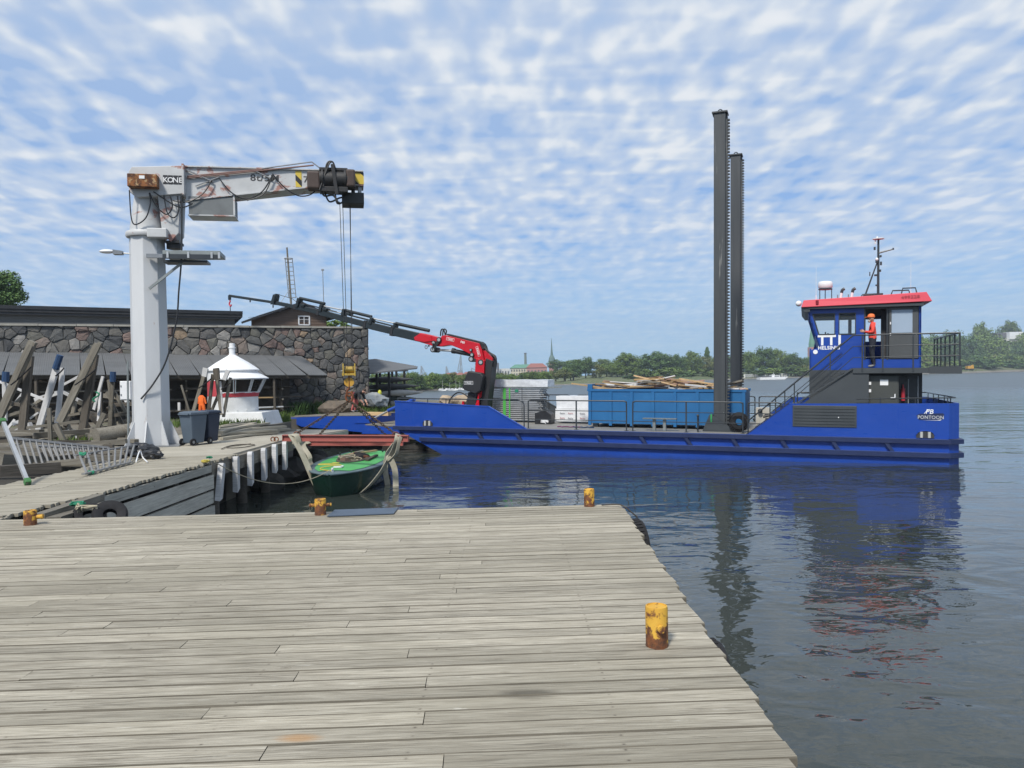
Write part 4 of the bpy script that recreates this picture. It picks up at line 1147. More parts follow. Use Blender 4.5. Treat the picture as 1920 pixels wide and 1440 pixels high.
prop_set('tall leaning brown boat prop with a dark post behind it', [((184, 645), (112, 792), 22, 'oldwood', 0), ((178, 665), (150, 835), 23, 'darkwood', .35)], D1, (-12.4, 21.5, .85), [strap((140, 722), (180, 692), D1 - .22), wedge((188, 642), (150, 720), D1 - .2, .1)])
prop_set('slim pale boat prop tied with green rope', [((193, 706), (176, 768), 9, 'whitewood', 0), ((188, 735), (184, 790), 8, 'whitewood', .3)], D1 + 1, (-12, 22.5, .85), [lambda t: MB().tube(spline([at(180 + 6 * math.sin(i), 735 + 3 * i, D1 + .85) for i in range(7)], 4), .025, 6).build('green_rope', MT['greenrope'], t)])
prop_set('grey boat prop with a small blue cap left of the cabinet', [((211, 712), (206, 808), 13, 'oldwood', 0), ((204, 712), (216, 806), 11, 'oldwood', .3), ((214, 735), (250, 796), 11, 'oldwood', .1), ((200, 735), (236, 806), 9, 'oldwood', .5)], D1 + 1.2, (-11.9, 22.8, .85), [lambda t: cap((211, 716), (212, 697), D1 + 1.15, .085, t)])
prop_set('low grey trestle with splayed legs in front of the props', [((92, 765), (95, 838), 12, 'oldwood', 0), ((104, 795), (128, 846), 17, 'oldwood', 0), ((196, 775), (160, 846), 15, 'oldwood', .1), ((150, 790), (50, 802), 9, 'oldwood', .15), ((180, 832), (186, 800), 6, 'oldwood', .1)], D1 - 1.2, (-12.6, 20.3, .85))
prop_set('white prop frame with a blue wrapped top at the left edge', [((8, 712), (10, 790), 12, 'whitewood', 0), ((-10, 712), (90, 752), 8, 'whitewood', .2), ((40, 745), (-10, 790), 8, 'oldwood', .4)], D1 + 1.6, (-14.9, 23, .85), [lambda t: cap((10, 716), (11, 697), D1 + 1.5, .10, t)])
prop_set('crossed white and grey spars behind the props', [((155, 702), (112, 725), 8, 'whitewood', 0), ((165, 760), (118, 735), 10, 'whitewood', .2), ((84, 765), (56, 785), 6, 'whitewood', .2), ((100, 735), (60, 760), 9, 'oldwood', .3), ((150, 775), (60, 790), 9, 'oldwood', .3)], D1 + 2, (-13.4, 23.5, .85))
prop_set('grey leaning boat prop behind the bins', [((386, 692), (360, 780), 11, 'oldwood', 0), ((399, 702), (388, 800), 10, 'darkwood', .2)], 25.5, (-10, 25.5, 1.33), [strap((372, 728), (398, 708), 25.3), wedge((386, 690), (383, 706), 25.3, .16, 'whitewood')])
prop_set('boat prop with crossed legs in front of the white deckhouse', [((404, 692), (415, 778), 10, 'oldwood', 0), ((428, 698), (396, 772), 9, 'oldwood', .15), ((432, 708), (419, 782), 9, 'oldwood', .3), ((413, 715), (418, 775), 5, 'whitewood', -.1)], 25.8, (-9.6, 25.8, 1.33), [strap((414, 730), (432, 718), 25.6), wedge((405, 690), (407, 712), 25.55, .18, 'darkwood'), wedge((428, 694), (420, 712), 25.55, .13, 'whitewood')])
prop_set('thin dark stand leaning behind the bins', [((340, 722), (356, 775), 6, 'oldwood', 0), ((336, 755), (336, 770), 8, 'whitewood', .1)], 25.8, (-11, 25.8, 1.33))
# loose timbers lying about
r = random.Random(19)
for i in range(46):
    px, py = r.uniform(-30, 245), r.uniform(805, 872)
    d = 22 - (py - 805) / 67 * 6.2 + r.uniform(-.3, .5)
    c = at(px, py, d)
    c.z = max(c.z, .95 + r.uniform(0, .35)) if py > 830 else max(c.z, 1.0)
    if c.x > -9.0: continue
    a = r.uniform(-.35, .35) + (1.1 if r.random() < .2 else 0)
    L = r.uniform(.9, 2.6)
    dv = Vector((math.cos(a), math.sin(a), r.uniform(-.08, .08))) * L / 2
    if (c + dv).x > -8.7: dv *= .4
    o = beam('loose_timber', c - dv, c + dv, r.uniform(.08, .2), r.uniform(.06, .16), MT[r.choice(('oldwood', 'oldwood', 'darkwood'))], rag=.012)
    tag(o, 'loose grey timber lying in the heap on the slipway', 'timber', 'loose timbers heaped left of the quay')
r = random.Random(55)
for i in range(64):
    px, py = r.uniform(-25, 240), r.uniform(742, 832)
    d = 22.6 + r.uniform(0, 2.6)
    a_ = r.gauss(0, .5) if r.random() < .7 else r.uniform(.9, 2.2)
    L = r.uniform(18, 52)
    dx, dy = L * math.cos(a_), L * math.sin(a_) * .8
    m_ = r.choice(('oldwood', 'oldwood', 'darkwood', 'whitewood', 'darkwood'))
    p0_, p1_ = at(px - dx / 2, py - dy / 2, d), at(px + dx / 2, py + dy / 2, d + r.uniform(-.4, .4))
    w_ = r.uniform(.05, .15)
    o = beam('cradle_timber', p0_, p1_, w_, w_ * r.uniform(.5, 1.0), MT[m_], up=(0, 1, 0), rag=.01)
    tag(o, 'white painted cradle timber in the tangle behind the props' if m_ == 'whitewood' else 'grey cradle timber in the tangle behind the props', 'timber', 'white cradle timbers behind the props' if m_ == 'whitewood' else 'grey cradle timbers behind the props')
o = beam('heavy_timber', at(0, 862, 15.2), at(130, 868, 16.6), .2, .22, MT['oldwood'], rag=.02); tag(o, 'heavy grey timber lying beneath the long ladder', 'timber')
o = beam('heavy_timber', at(-5, 884, 14.4), at(112, 876, 15.2), .22, .2, MT['darkwood'], rag=.02); tag(o, 'dark heavy timber at the left edge beside the quay', 'timber')
b = MB(); b.tube([at(180, 818, 19.8), at(252, 806, 20.6)], [.2, .19], 12); tag(b.build('log', MT['oldwood'], smooth=True), 'thick round log left of the crane foot', 'log')

# ================================================================== ladders
MT['ladderalu'] = paint('dull_ladder_aluminium', (.25, .25, .245), (.18, .18, .178), .55, .2, scale=4)
def ladder(label, a0, a1, b0, b1, n, r_=.022):
    t = thing('ladder', label, 'ladder', a0)
    for p, q in ((a0, a1), (b0, b1)):
        bb = MB(); bb.bar(p, q, .028, .065, (0, 1, 0)); bb.build('rail', MT['ladderalu'], t)
    for i in range(n):
        f = (i + .6) / n
        bb = MB(); bb.cyl(Vector(a0).lerp(a1, f), Vector(b0).lerp(b1, f), r_, r_, 7); bb.build('rung', MT['ladderalu'], t)
    return t
ladder('long aluminium ladder lying on edge over the timbers', at(22, 822, 15.2), at(205, 840, 18.2), at(38, 873, 14.9), at(213, 868, 17.9), 17)
ladder('second aluminium ladder half hidden behind the long one', at(70, 836, 16.8), at(225, 842, 19.4), at(85, 868, 16.6), at(232, 864, 19.2), 16, .018)
l3 = ladder('short aluminium ladder tied with green rope on the quay', at(140, 854, 14.9), at(256, 834, 17.2), on(156, 889, 1.40), on(246, 866, 1.40), 9)
for (x, y, d) in ((155, 851, 14.8), (170, 886, 14.0)):
    pts = [at(x + 6 * math.cos(i * 1.9) , y + 2.5 * math.sin(i * 2.3), d + .03 * (i % 3)) for i in range(16)]
    b = MB(); b.tube(spline(pts, 3), .016, 5); b.build('rope_binding', MT['greenrope'], l3)
sp = thing('stabiliser_bar', 'pale tube with green rubber ends leaning at the quay\'s left edge', 'bar', on(52, 906, QZ))
p0, p1 = on(53, 907, QZ + .03), at(4, 787, 13.6)
b = MB(); b.bar(p0, p1, .06, .06); b.build('tube', MT['alu'], sp)
MT['grnrub'] = paint('green_rubber', (.05, .17, .05), (.04, .14, .045), .7)
for p, q in ((p0, p0.lerp(p1, .06)), (p1.lerp(p0, .05), p1)):
    b = MB(); b.bar(p, q, .095, .095); b.build('rubber_end', MT['grnrub'], sp, bev=.01)
# black bundle
bd = thing('black_bundle', 'bundle of black sheeting and straps lying at the crane\'s foot', 'bundle', on(275, 858, QZ))
r = random.Random(3)
for (px, py, rr) in [(262, 848, .17), (276, 850, .16), (287, 853, .12)]:
    bm = bmesh.new(); bmesh.ops.create_icosphere(bm, subdivisions=3, radius=1)
    c = on(px, py + 8, QZ)
    for q_ in bm.verts:
        f = 1 + .35 * mnoise.noise(q_.co * 2.4 + Vector((px, 0, 0)))
        q_.co = Vector((q_.co.x * rr * 1.7 * f, q_.co.y * rr * 1.3 * f, q_.co.z * rr * f + rr * .8))
    me = bpy.data.meshes.new('sheeting'); bm.to_mesh(me); bm.free(); me.materials.append(MT['blackpl'])
    place(bpy.data.objects.new('sheeting', me), Matrix.Translation(c), bd)
b = MB(); b.tube(spline([on(255, 866, 1.38), at(262, 846, 16.8), at(268, 858, 16.6), on(276, 866, 1.38)], 5), .014, 6); b.build('strap', MT['white'], bd)
# orange coverall hanging on the props
ov = MB()
oc = at(378, 757, 25.2)
ov.loft([[(oc.x + x * s_, oc.y + y * s_ * .6, oc.z + z) for x, y in [(math.cos(t), math.sin(t)) for t in [i * math.pi / 4 for i in range(8)]]] for z, s_ in ((.28, .05), (.2, .12), (.02, .085), (-.06, .10))])
for dx in (-.05, .07):
    ov.tube([(oc.x + dx * .7, oc.y, oc.z - .04), (oc.x + dx * 1.2, oc.y, oc.z - .25)], [.06, .05], 8)
    ov.tube([(oc.x + dx * 1.4, oc.y, oc.z + .2), (oc.x + dx * 2.0, oc.y, oc.z - .0)], [.035, .03], 8)
tag(ov.build('coverall', paint('orange_cloth', (.85, .16, .02), (.7, .12, .015), .8), smooth=True), 'bright orange coverall hanging behind the bins', 'coverall')
# planks stacked on the quay's far side
r = random.Random(27)
for i in range(15):
    layer = i // 5
    x0 = r.uniform(393, 425); x1 = r.uniform(470, 562)
    py0 = 822 - layer * 6 - (i % 5) * 2.6; py1 = py0 - r.uniform(6, 16)
    z = QZ + .05 + layer * .075
    a_, c_ = on(x0, py0, z), on(x1, py1, z)
    o = beam('stacked_plank', a_, c_, r.uniform(.14, .2), .06, MT[r.choice(('quaywood', 'quaywood', 'oldwood'))], rag=.008)
    tag(o, 'long weathered plank in the pile before the white deckhouse', 'plank', 'planks piled on the quay')

# ================================================================== blue work barge
barge = thing('work_barge', 'long blue work barge with bow ramp, two dark piles and red roofed wheelhouse', 'barge', M=BM @ Matrix.Translation((10, 3.4, -1.0)))
BW = 6.8
def bb_(name, a, b2, mat, parent=None, bev=0, smooth=False):
    q = MB(); q.box2(a, b2); return q.build(name, MT[mat] if isinstance(mat, str) else mat, parent or barge, BM, bev=bev)
def plan(z, xb, ins=0.0):
    return [(xb, 0 + ins, z), (19.53, 0 + ins, z), (19.85, .32, z), (19.85, BW - .32, z), (19.53, BW - ins, z), (xb, BW - ins, z)]
q = MB(); q.loft([plan(-2.2, 5.6), plan(-1.2, 2.9), plan(-.02, 0.0)]); hull = q.build('hull', MT['blue'], barge, BM)
MT['deckgrey'] = paint('barge_deck_plate', (.23, .225, .21), (.17, .165, .155), .7, scale=1.2, spots=(.28, .25, .2), spot_at=.64, spot_scale=2)
q = MB(); q.prism([(x, y, -.015) for x, y, z in plan(0, .02, .02)], (0, 0, .02)); q.build('deck', MT['deckgrey'], barge, BM)
# rubbing strips round the hull, diagonal braces between them
for (z, hgt, x0) in ((-.085, .14, -.05), (-.51, .15, 1.15)):
    for (yy, sg) in ((0, -1), (BW, 1)):
        bb_('rubbing_strip', (x0, yy + sg * .13 if sg < 0 else yy, z - hgt / 2), (19.56, yy if sg < 0 else yy + .13, z + hgt / 2), 'navy')
    q = MB(); q.prism([(19.56, -.13, z - hgt / 2), (19.98, .25, z - hgt / 2), (19.98, BW - .25, z - hgt / 2), (19.56, BW + .13, z - hgt / 2), (19.5, BW - .05, z - hgt / 2), (19.8, BW - .3, z - hgt / 2), (19.8, .3, z - hgt / 2), (19.5, .05, z - hgt / 2)], (0, 0, hgt)); q.build('rubbing_strip', MT['navy'], barge, BM)
    # top face in lighter blue: light from above put into the colour
    bb_('strip_top', (x0, -.128, z + hgt / 2), (19.5, -.004, z + hgt / 2 + .012), paint('lit_top_blue', (.03, .065, .24), (.05, .085, .26), .5, scale=3))
x = 2.05
while x < 18.6:
    q = MB(); q.bar((x, -.05, -.13), (x + .22, -.05, -.46), .10, .12, (0, 1, 0)); q.build('brace', MT['navy'], barge, BM)
    x += 1.57
# bow bulwarks and raked plates
for yy in (-.005, BW - .075):
    q = MB(); q.prism([(0, yy, 0), (0, yy, .98), (4.04, yy, .80), (5.51, yy, .0)], (0, .08, 0)); q.build('bow_bulwark', MT['blue' if yy < 1 else 'anthracite'], barge, BM)
    q = MB(); q.prism([(-.02, yy - .02, .96), (4.05, yy - .02, .785), (5.56, yy - .02, -.01), (5.60, yy - .02, .0), (4.06, yy - .02, .83), (-.02, yy - .02, 1.0)], (0, .12, 0)); q.build('capping', MT['blue' if yy < 1 else 'anthracite'], barge, BM)
q = MB(); q.prism([(.42, -.012, -.16), (1.15, -.012, -.43), (2.62, -.012, -1.06), (2.9, -.012, -1.19), (2.3, -.012, -1.19), (.1, -.012, -.16)], (0, .02, 0)); q.build('rake_plate', MT['blue'], barge, BM)
# stern bulwark round the wheelhouse
for yy in (-.005, BW - .075):
    q = MB(); q.prism([(13.55, yy, 0), (14.87, yy, 1.05), (19.53, yy, 1.11), (19.53, yy, 0)], (0, .08, 0)); q.build('stern_bulwark', MT['blue'], barge, BM)
    q = MB(); q.bar((13.5, yy + .04, -.01), (14.86, yy + .04, 1.065), .10, .03); q.build('capping', MT['navy'], barge, BM)
for (y0, y1) in ((0, .32), (BW, BW - .32)):
    q = MB(); q.prism([(19.53, y0, 0), (19.85, y1, 0), (19.78, y1, 0), (19.48, y0, 0)], (0, 0, 1.11)); q.build('stern_bulwark', MT['blue'], barge, BM)
bb_('transom_bulwark', (19.78, .32, 0), (19.85, BW - .32, 1.11), 'blue')
# dark louvre panel
lp = bb_('louvre_panel', (14.97, -.03, .30), (16.91, -.008, .995), 'anthracite', bev=.006)
for z in (.40, .50, .60, .70, .80, .90):
    bb_('slat', (15.02, -.046, z - .01), (16.86, -.03, z + .02), 'anthracite', lp)
q = MB(); q.cyl((16.37, -.05, .62), (16.37, -.028, .62), .018, .018, 8); q.build('knob', MT['white'], lp, BM)
# fairleads
for (x0, x1, z1) in ((18.62, 19.12, .25), (1.25, 1.68, .26)):
    f = MB(); pts = [(x0, -.03, .02), (x1, -.03, .02), (x1, -.03, z1 * .5)] + [((x0 + x1) / 2 + (x1 - x0) / 2 * math.cos(t), -.03, z1 * .5 + z1 * .5 * math.sin(t)) for t in [math.pi * i / 8 for i in range(1, 8)]] + [(x0, -.03, z1 * .5)]
    f.prism(pts, (0, .02, 0)); fo = f.build('fairlead', paint('fairlead_dark', (.03, .03, .035), (.05, .05, .05), .6), barge, BM)
    for t in (.28, .72):
        q = MB(); xx = x0 + (x1 - x0) * t; q.cyl((xx, -.05, .03), (xx, -.05, z1 * .85), .045, .045, 12); q.build('roller', paint('pale_roller', (.5, .5, .47), (.4, .4, .38), .5), fo, BM, smooth=True)
    q = MB(); q.tube([(p_[0], -.035, p_[2]) for p_ in pts[2:]], .016, 6); q.build('rim', MT['blue'], fo, BM, smooth=True)
# guard rails
def rail_bay(x0, x1, y, mids, zt=1.07, z0=0.0):
    q = MB()
    rc = .1
    q.tube(spline([(x0, y, z0), (x0, y, zt - rc), (x0 + rc * .3, y, zt - rc * .3), (x0 + rc, y, zt)], 3)[:] + [(x1 - rc, y, zt)] + spline([(x1 - rc, y, zt), (x1 - rc * .3, y, zt - rc * .3), (x1, y, zt - rc), (x1, y, z0)], 3)[1:], .024, 7)
    ro = q.build('guard_rail', MT['railgrey'], barge, BM, smooth=True)
    for z in (zt * .65, zt * .33):
        q = MB(); q.cyl((x0, y, z0 + z), (x1, y, z0 + z), .015, .015, 6); q.build('rail_bar', MT['railgrey'], ro, BM)
    for x_ in mids:
        q = MB(); q.bar((x_, y, z0), (x_, y, zt), .05, .03, (0, 1, 0)); q.build('stanchion', MT['railgrey'], ro, BM)
    for x_ in (x0, x1, *mids):
        q = MB(); q.box2((x_ - .07, y - .05, z0), (x_ + .07, y + .05, z0 + .015)); q.build('foot_plate', MT['railgrey'], ro, BM)
for y in (.12, BW - .12):
    rail_bay(5.63, 9.37, y, (7.5,)); rail_bay(9.60, 13.38, y, (11.48,))
    q = MB(); q.tube([(.05, y, 1.09), (5.2, y, 1.07), (5.42, y, 1.0), (5.46, y, .9), (5.46, y, 0)], .024, 7); ro = q.build('guard_rail', MT['railgrey'], barge, BM, smooth=True)
    for x_ in (.05, .75, 1.4, 2.2, 3.1, 4.28):
        q = MB(); q.cyl((x_, y, .0), (x_, y, 1.08), .018, .018, 6); q.build('stanchion', MT['railgrey'], ro, BM)
rail_bay(13.55, 14.6, .12, ()) ; rail_bay(13.55, 14.9, BW - .12, (14.2,)); rail_bay(15.05, 18.0, BW - .12, (16.5,), 1.25)
q = MB(); q.tube([(16.9, .1, 1.22), (19.55, .1, 1.28), (19.75, .35, 1.28), (19.75, BW - .35, 1.28), (19.5, BW - .1, 1.28), (15.2, BW - .1, 1.22)], .02, 6); ro = q.build('stern_rail', MT['railgrey'], barge, BM)
for (x_, y_) in [(17.6, .1), (18.6, .1), (19.5, .1), (19.75, 1.2), (19.75, 2.4), (19.75, 3.6), (19.75, 4.8), (19.75, 6.1), (18, 6.7), (16.6, 6.7)]:
    q = MB(); q.cyl((x_, y_, 1.0), (x_, y_, 1.28), .016, .016, 6); q.build('stanchion', MT['railgrey'], ro, BM)
# spud piles with toothed racks
MT['spud'] = paint('spud_dark_steel', (.040, .046, .052), (.062, .068, .072), .5, scale=1.4, spots=(.17, .17, .165), spot_at=.635, spot_scale=1.5, stretch=(3.2, 3.2, .28))
def spud(y, ztop, xs):
    q = MB(); q.box2((xs, y, -2.8), (xs + .40, y + .42, ztop)); s_ = q.build('spud_pile', MT['spud'], barge, BM, bev=.02)
    bb_('head_plate', (xs - .06, y - .05, ztop), (xs + .47, y + .47, ztop + .05), 'spud', s_)
    q = MB(); q.tube([(xs + .2 + .09 * math.cos(t), y + .2, ztop + .05 + .12 * math.sin(t)) for t in [math.pi * i / 8 for i in range(9)]], .02, 6); q.build('lifting_eye', MT['spud'], s_, BM)
    bb_('rack_bar', (xs + .40, y + .12, .1), (xs + .455, y + .30, ztop - .02), 'spud', s_)
    q = MB()
    n = int((ztop - .4) / .112)
    for k in range(n):
        z = .3 + k * .112
        q.add([(xs + .455, y + .15, z), (xs + .455, y + .26, z), (xs + .455, y + .26, z + .07), (xs + .455, y + .15, z + .07), (xs + .53, y + .15, z + .014), (xs + .53, y + .26, z + .014), (xs + .53, y + .26, z + .056), (xs + .53, y + .15, z + .056)],
              [(0, 1, 5, 4), (2, 3, 7, 6), (4, 5, 6, 7), (0, 4, 7, 3), (1, 2, 6, 5)])
    q.build('rack_teeth', MT['spud'], s_, BM)
    return s_
spud(.85, 11.2, 12.33); spud(6.0, 11.05, 12.44)
for y in (.85, 6.0):
    q = MB(); q.prism([(11.95, y - .12, 0), (13.1, y - .12, 0), (12.85, y - .12, .22), (12.35, y - .12, .55), (12.28, y - .12, .62), (12.2, y - .12, .6)], (0, .06, 0)); q.build('spud_guide', MT['anthracite'], barge, BM)
    bb_('spud_guide', (12.2, y - .06, 0), (12.31, y + .5, .6), 'anthracite'); bb_('spud_guide', (12.24, y + .44, 0), (13.0, y + .52, .6), 'anthracite')
bb_('guide_stripe', (12.24, .70, .34), (12.29, .725, .62), paint('green_mark', (.03, .35, .10), (.03, .3, .09), .5))
q = MB(); q.cyl((11.85, .35, 0), (11.85, .35, .55), .03, .03, 8); q.ell((11.85, .35, .58), (.05, .05, .05)); q.build('bollard', MT['railgrey'], barge, BM, smooth=True)
q = MB(); q.box2((9.9, .35, .42), (11.1, .6, .46)); q.build('bench_plate', MT['galv'], barge, BM); bb_('bench_leg', (10.25, .42, 0), (10.35, .55, .42), 'galv'); bb_('bench_leg', (10.62, .42, 0), (10.72, .55, .42), 'galv')
# knobbly rubber wheel fender
wq = MB(); cx, cz, ra = 13.2, .36, .33
wq.lathe([(.12, -.16), (.24, -.17), (.30, -.12), (.31, 0), (.30, .12), (.24, .17), (.12, .16)], n=26)
for k in range(26):
    for s_ in (-.09, 0, .09):
        an = 2 * math.pi * (k + (.5 if s_ else 0)) / 26
        wq.box((.315 * math.cos(an), .315 * math.sin(an), s_), (.05, .045, .07), Matrix.Rotation(an, 3, 'Z'))
wq.build('rubber_wheel', MT['black'], barge, BM @ Matrix.Translation((cx, .75, cz)) @ Matrix.Rotation(R(90), 4, 'X'))
# pump gear behind the wheel
pg = bb_('pump_block', (13.75, 1.0, 0), (14.2, 1.5, .85), paint('pump_cream', (.5, .48, .42), (.4, .38, .33), .6))
for (p_, r_) in [((13.9, .9, .75), .08), ((14.1, .85, .6), .06), ((14.15, .9, .3), .14), ((13.7, .9, .45), .05)]:
    q = MB(); q.ell(p_, (r_, r_, r_)); q.build('valve', MT['blackpl'], pg, BM, smooth=True)
q = MB(); q.tube(spline([(14.0, .8, .55), (14.3, .8, .62), (14.5, .8, .55), (14.52, .8, .2)], 5), .045, 8); q.build('pipe', MT['blackpl'], pg, BM, smooth=True)
q = MB(); q.lathe([(.08, -.04), (.13, -.04), (.16, 0), (.13, .04), (.08, .04)], n=16); q.build('hand_wheel', MT['steel'], pg, BM @ Matrix.Translation((13.95, .7, .2)) @ Matrix.Rotation(R(90), 4, 'X'))

# ------------------------------------------------------------------ wheelhouse
Y0, Y1 = 1.2, 5.4
cab_low = bb_('deckhouse', (15.5, Y0, 0), (18.9, Y1, 2.16), 'anthracite')
bb_('corner_post', (18.86, Y0 - .03, 0), (18.93, Y0 + .06, 2.05), 'blackpl', cab_low)
bb_('pale_strip', (18.80, Y0 - .02, .95), (18.82, Y0 + .0, 1.95), 'white', cab_low)
def wall(polys, y, th, nm='wheelhouse_wall'):
    q = MB()
    for p_ in polys: q.prism([(x, y, z) for x, z in p_], (0, th, 0))
    return q.build(nm, MT['blue'], barge, BM)
front = lambda z: 15.80 + (15.40 - 15.80) * (z - 2.92) / (4.27 - 2.92)
near = [[(15.5, 2.16), (17.21, 2.16), (17.21, 2.84), (15.5, 2.84)], [(15.5, 2.84), (17.21, 2.84), (17.21, 2.92), (15.8, 2.92)],
        [(15.8, 2.92), (17.21, 2.92), (17.21, 3.37), (front(3.37), 3.37)],
        [(front(3.37), 3.37), (15.79, 3.37), (15.59, 4.07), (front(4.07), 4.07)], [(16.29, 3.37), (16.42, 3.37), (16.42, 4.07), (16.29, 4.07)], [(16.93, 3.37), (17.21, 3.37), (17.21, 4.07), (16.93, 4.07)],
        [(front(4.07), 4.07), (17.21, 4.07), (17.21, 4.27), (front(4.27), 4.27)], [(17.21, 2.16), (18.9, 2.16), (18.9, 2.52), (17.21, 2.52)], [(17.21, 4.24), (18.9, 4.24), (18.9, 4.29), (17.21, 4.29)], [(18.83, 2.52), (18.9, 2.52), (18.9, 4.24), (18.83, 4.24)]]
wall(near, Y0, .05)
far = [[(15.5, 2.16), (18.9, 2.16), (18.9, 3.25), (front(3.25), 3.25)], [(front(4.1), 4.1), (18.9, 4.1), (18.9, 4.29), (front(4.27), 4.27)],
       [(front(3.25), 3.25), (front(3.25) + .15, 3.25), (front(4.1) + .15, 4.1), (front(4.1), 4.1)]] + [[(a, 3.25), (a + .12, 3.25), (a + .12, 4.1), (a, 4.1)] for a in (16.9, 18.78)]
wall(far, Y1 - .05, .05)
# bow-facing front with three raked windows, stern wall
q = MB()
P = lambda z, y: (front(z), y, z)
for (za, zb, ya, yb) in [(2.92, 3.35, Y0, Y1), (4.08, 4.27, Y0, Y1), (3.35, 4.08, Y0, Y0 + .10), (3.35, 4.08, 2.55, 2.65), (3.35, 4.08, 3.95, 4.05), (3.35, 4.08, Y1 - .1, Y1)]:
    q.prism([P(za, ya), P(za, yb), P(zb, yb), P(zb, ya)], (.05, 0, 0))
q.box2((15.5, Y0, 2.16), (15.55, Y1, 2.9)); q.build('wheelhouse_wall', MT['blue'], barge, BM)
q = MB()
for (za, zb, ya, yb) in [(2.16, 3.3, Y0, Y1), (4.1, 4.29, Y0, Y1), (3.3, 4.1, Y0, Y0 + .5), (3.3, 4.1, Y1 - .5, Y1), (3.3, 4.1, 3.2, 3.4)]: q.box2((18.85, ya, za), (18.9, yb, zb))
q.build('wheelhouse_wall', MT['blue'], barge, BM)
MT['pane'] = glass('cabin_glass', (.25, .3, .32), .16)
for poly in ([(15.79, 3.37), (16.29, 3.37), (16.29, 4.07), (15.59, 4.07)], [(16.42, 3.37), (16.93, 3.37), (16.93, 4.07), (16.42, 4.07)]):
    q = MB(); q.add([(x, Y0 + .03, z) for x, z in poly], [(0, 1, 2, 3)]); wo = q.build('window', MT['pane'], barge, BM)
    q = MB()
    for a, c in zip(poly, poly[1:] + poly[:1]): q.bar((a[0], Y0 + .0, a[1]), (c[0], Y0 + .0, c[1]), .03, .04)
    q.build('window_frame', MT['railgrey'], wo, BM)
for (ya, yb) in ((Y0 + .1, 2.55), (2.65, 3.95), (4.05, Y1 - .1)):
    q = MB(); q.add([(front(3.35) + .03, ya, 3.35), (front(3.35) + .03, yb, 3.35), (front(4.08) + .03, yb, 4.08), (front(4.08) + .03, ya, 4.08)], [(0, 1, 2, 3)]); q.build('window', MT['pane'], barge, BM)
# floor, consoles and ceiling inside
bb_('cabin_floor', (15.56, Y0 + .06, 2.17), (18.84, Y1 - .06, 2.21), 'anthracite')
bb_('ceiling', (15.5, Y0 + .06, 4.2), (18.84, Y1 - .06, 4.24), paint('dark_lining', (.10, .10, .10), (.08, .08, .08), .8))
bb_('inner_wall', (17.75, Y0 + .5, 2.22), (18.84, Y0 + .6, 4.2), paint('dark_lining2', (.07, .07, .075), (.05, .05, .055), .8))
bb_('console', (15.85, 1.9, 2.21), (16.3, 4.6, 3.30), 'blackpl')
for (x, y, w_) in ((16.0, 2.2, .2), (16.1, 3.0, .16), (16.0, 3.8, .2)):
    bb_('screen', (x, y, 3.32), (x + .04, y + w_, 3.50), 'blackpl'); bb_('screen_stand', (x, y + w_ / 2 - .02, 3.28), (x + .03, y + w_ / 2 + .02, 3.33), 'blackpl')
# doorway: open leaf, closed grey leaf with a window
bb_('door_frame', (17.19, Y0 - .01, 2.50), (17.24, Y0 + .06, 4.24), 'railgrey'); bb_('door_frame', (17.87, Y0 - .01, 2.50), (17.93, Y0 + .06, 4.24), 'railgrey'); bb_('door_frame', (17.24, Y0 - .01, 4.19), (17.87, Y0 + .06, 4.24), 'railgrey')
MT['doorgrey'] = paint('door_grey', (.075, .082, .085), (.065, .07, .074), .5)
dl = MB()
for (a, c) in [((17.95, 2.54), (18.81, 3.38)), ((17.95, 3.38), (18.02, 4.22)), ((18.64, 3.38), (18.81, 4.22)), ((18.02, 4.14), (18.64, 4.22))]: dl.box2((a[0], Y0 - .035, a[1]), (c[0], Y0 + .0, c[1]))
do = dl.build('door', MT['doorgrey'], barge, BM)
q = MB(); q.add([(18.02, Y0 - .015, 3.38), (18.64, Y0 - .015, 3.38), (18.64, Y0 - .015, 4.14), (18.02, Y0 - .015, 4.14)], [(0, 1, 2, 3)]); q.build('door_window', paint('reflective_pane', (.34, .42, .52), (.32, .40, .5), .05, bmp=0), do, BM)
for z in (3.7, 3.33): bb_('handle', (17.97, Y0 - .05, z - .04), (18.0, Y0 - .035, z + .04), 'white', do)
# roof and its fittings
q = MB()
q.prism([(15.22, .95, 4.30), (19.18, .95, 4.37), (19.02, 1.0, 4.68), (15.30, 1.0, 4.54)], (0, Y1 - .5, 0)); rf = q.build('roof', MT['roofred'], barge, BM, bev=.015)
bb_('roof_lining', (15.45, 1.0, 4.24), (18.95, Y1 + .2, 4.33), 'anthracite', rf)
q = MB(); q.prism([(15.22, 1.02, 4.30), (15.5, 1.02, 4.30), (15.5, 1.02, 4.14), (15.34, 1.02, 4.14)], (0, Y1 - .7, 0)); q.build('visor', MT['anthracite'], rf, BM)
q = MB(); q.ell((15.14, 1.2, 4.45), (.10, .10, .10)); q.build('ball_lamp', MT['white'], rf, BM, smooth=True)
q = MB(); q.lathe([(.0, .30), (.20, .29), (.235, .24), (.235, .10), (.2, .05), (0, .05)], (16.0, 1.7, 4.93), 24); rd = q.build('radar_dome', MT['white'], rf, BM, smooth=True)
q = MB(); q.lathe([(.0, .04), (.23, .04), (.23, .07), (0, .07)], (16.0, 1.7, 4.90), 24)
for (x, y) in ((15.82, 1.6), (16.2, 1.6), (16.0, 1.9)): q.cyl((x, y, 4.6), (x, y, 4.95), .015, .015, 6)
q.build('radar_stand', MT['railgrey'], rf, BM)
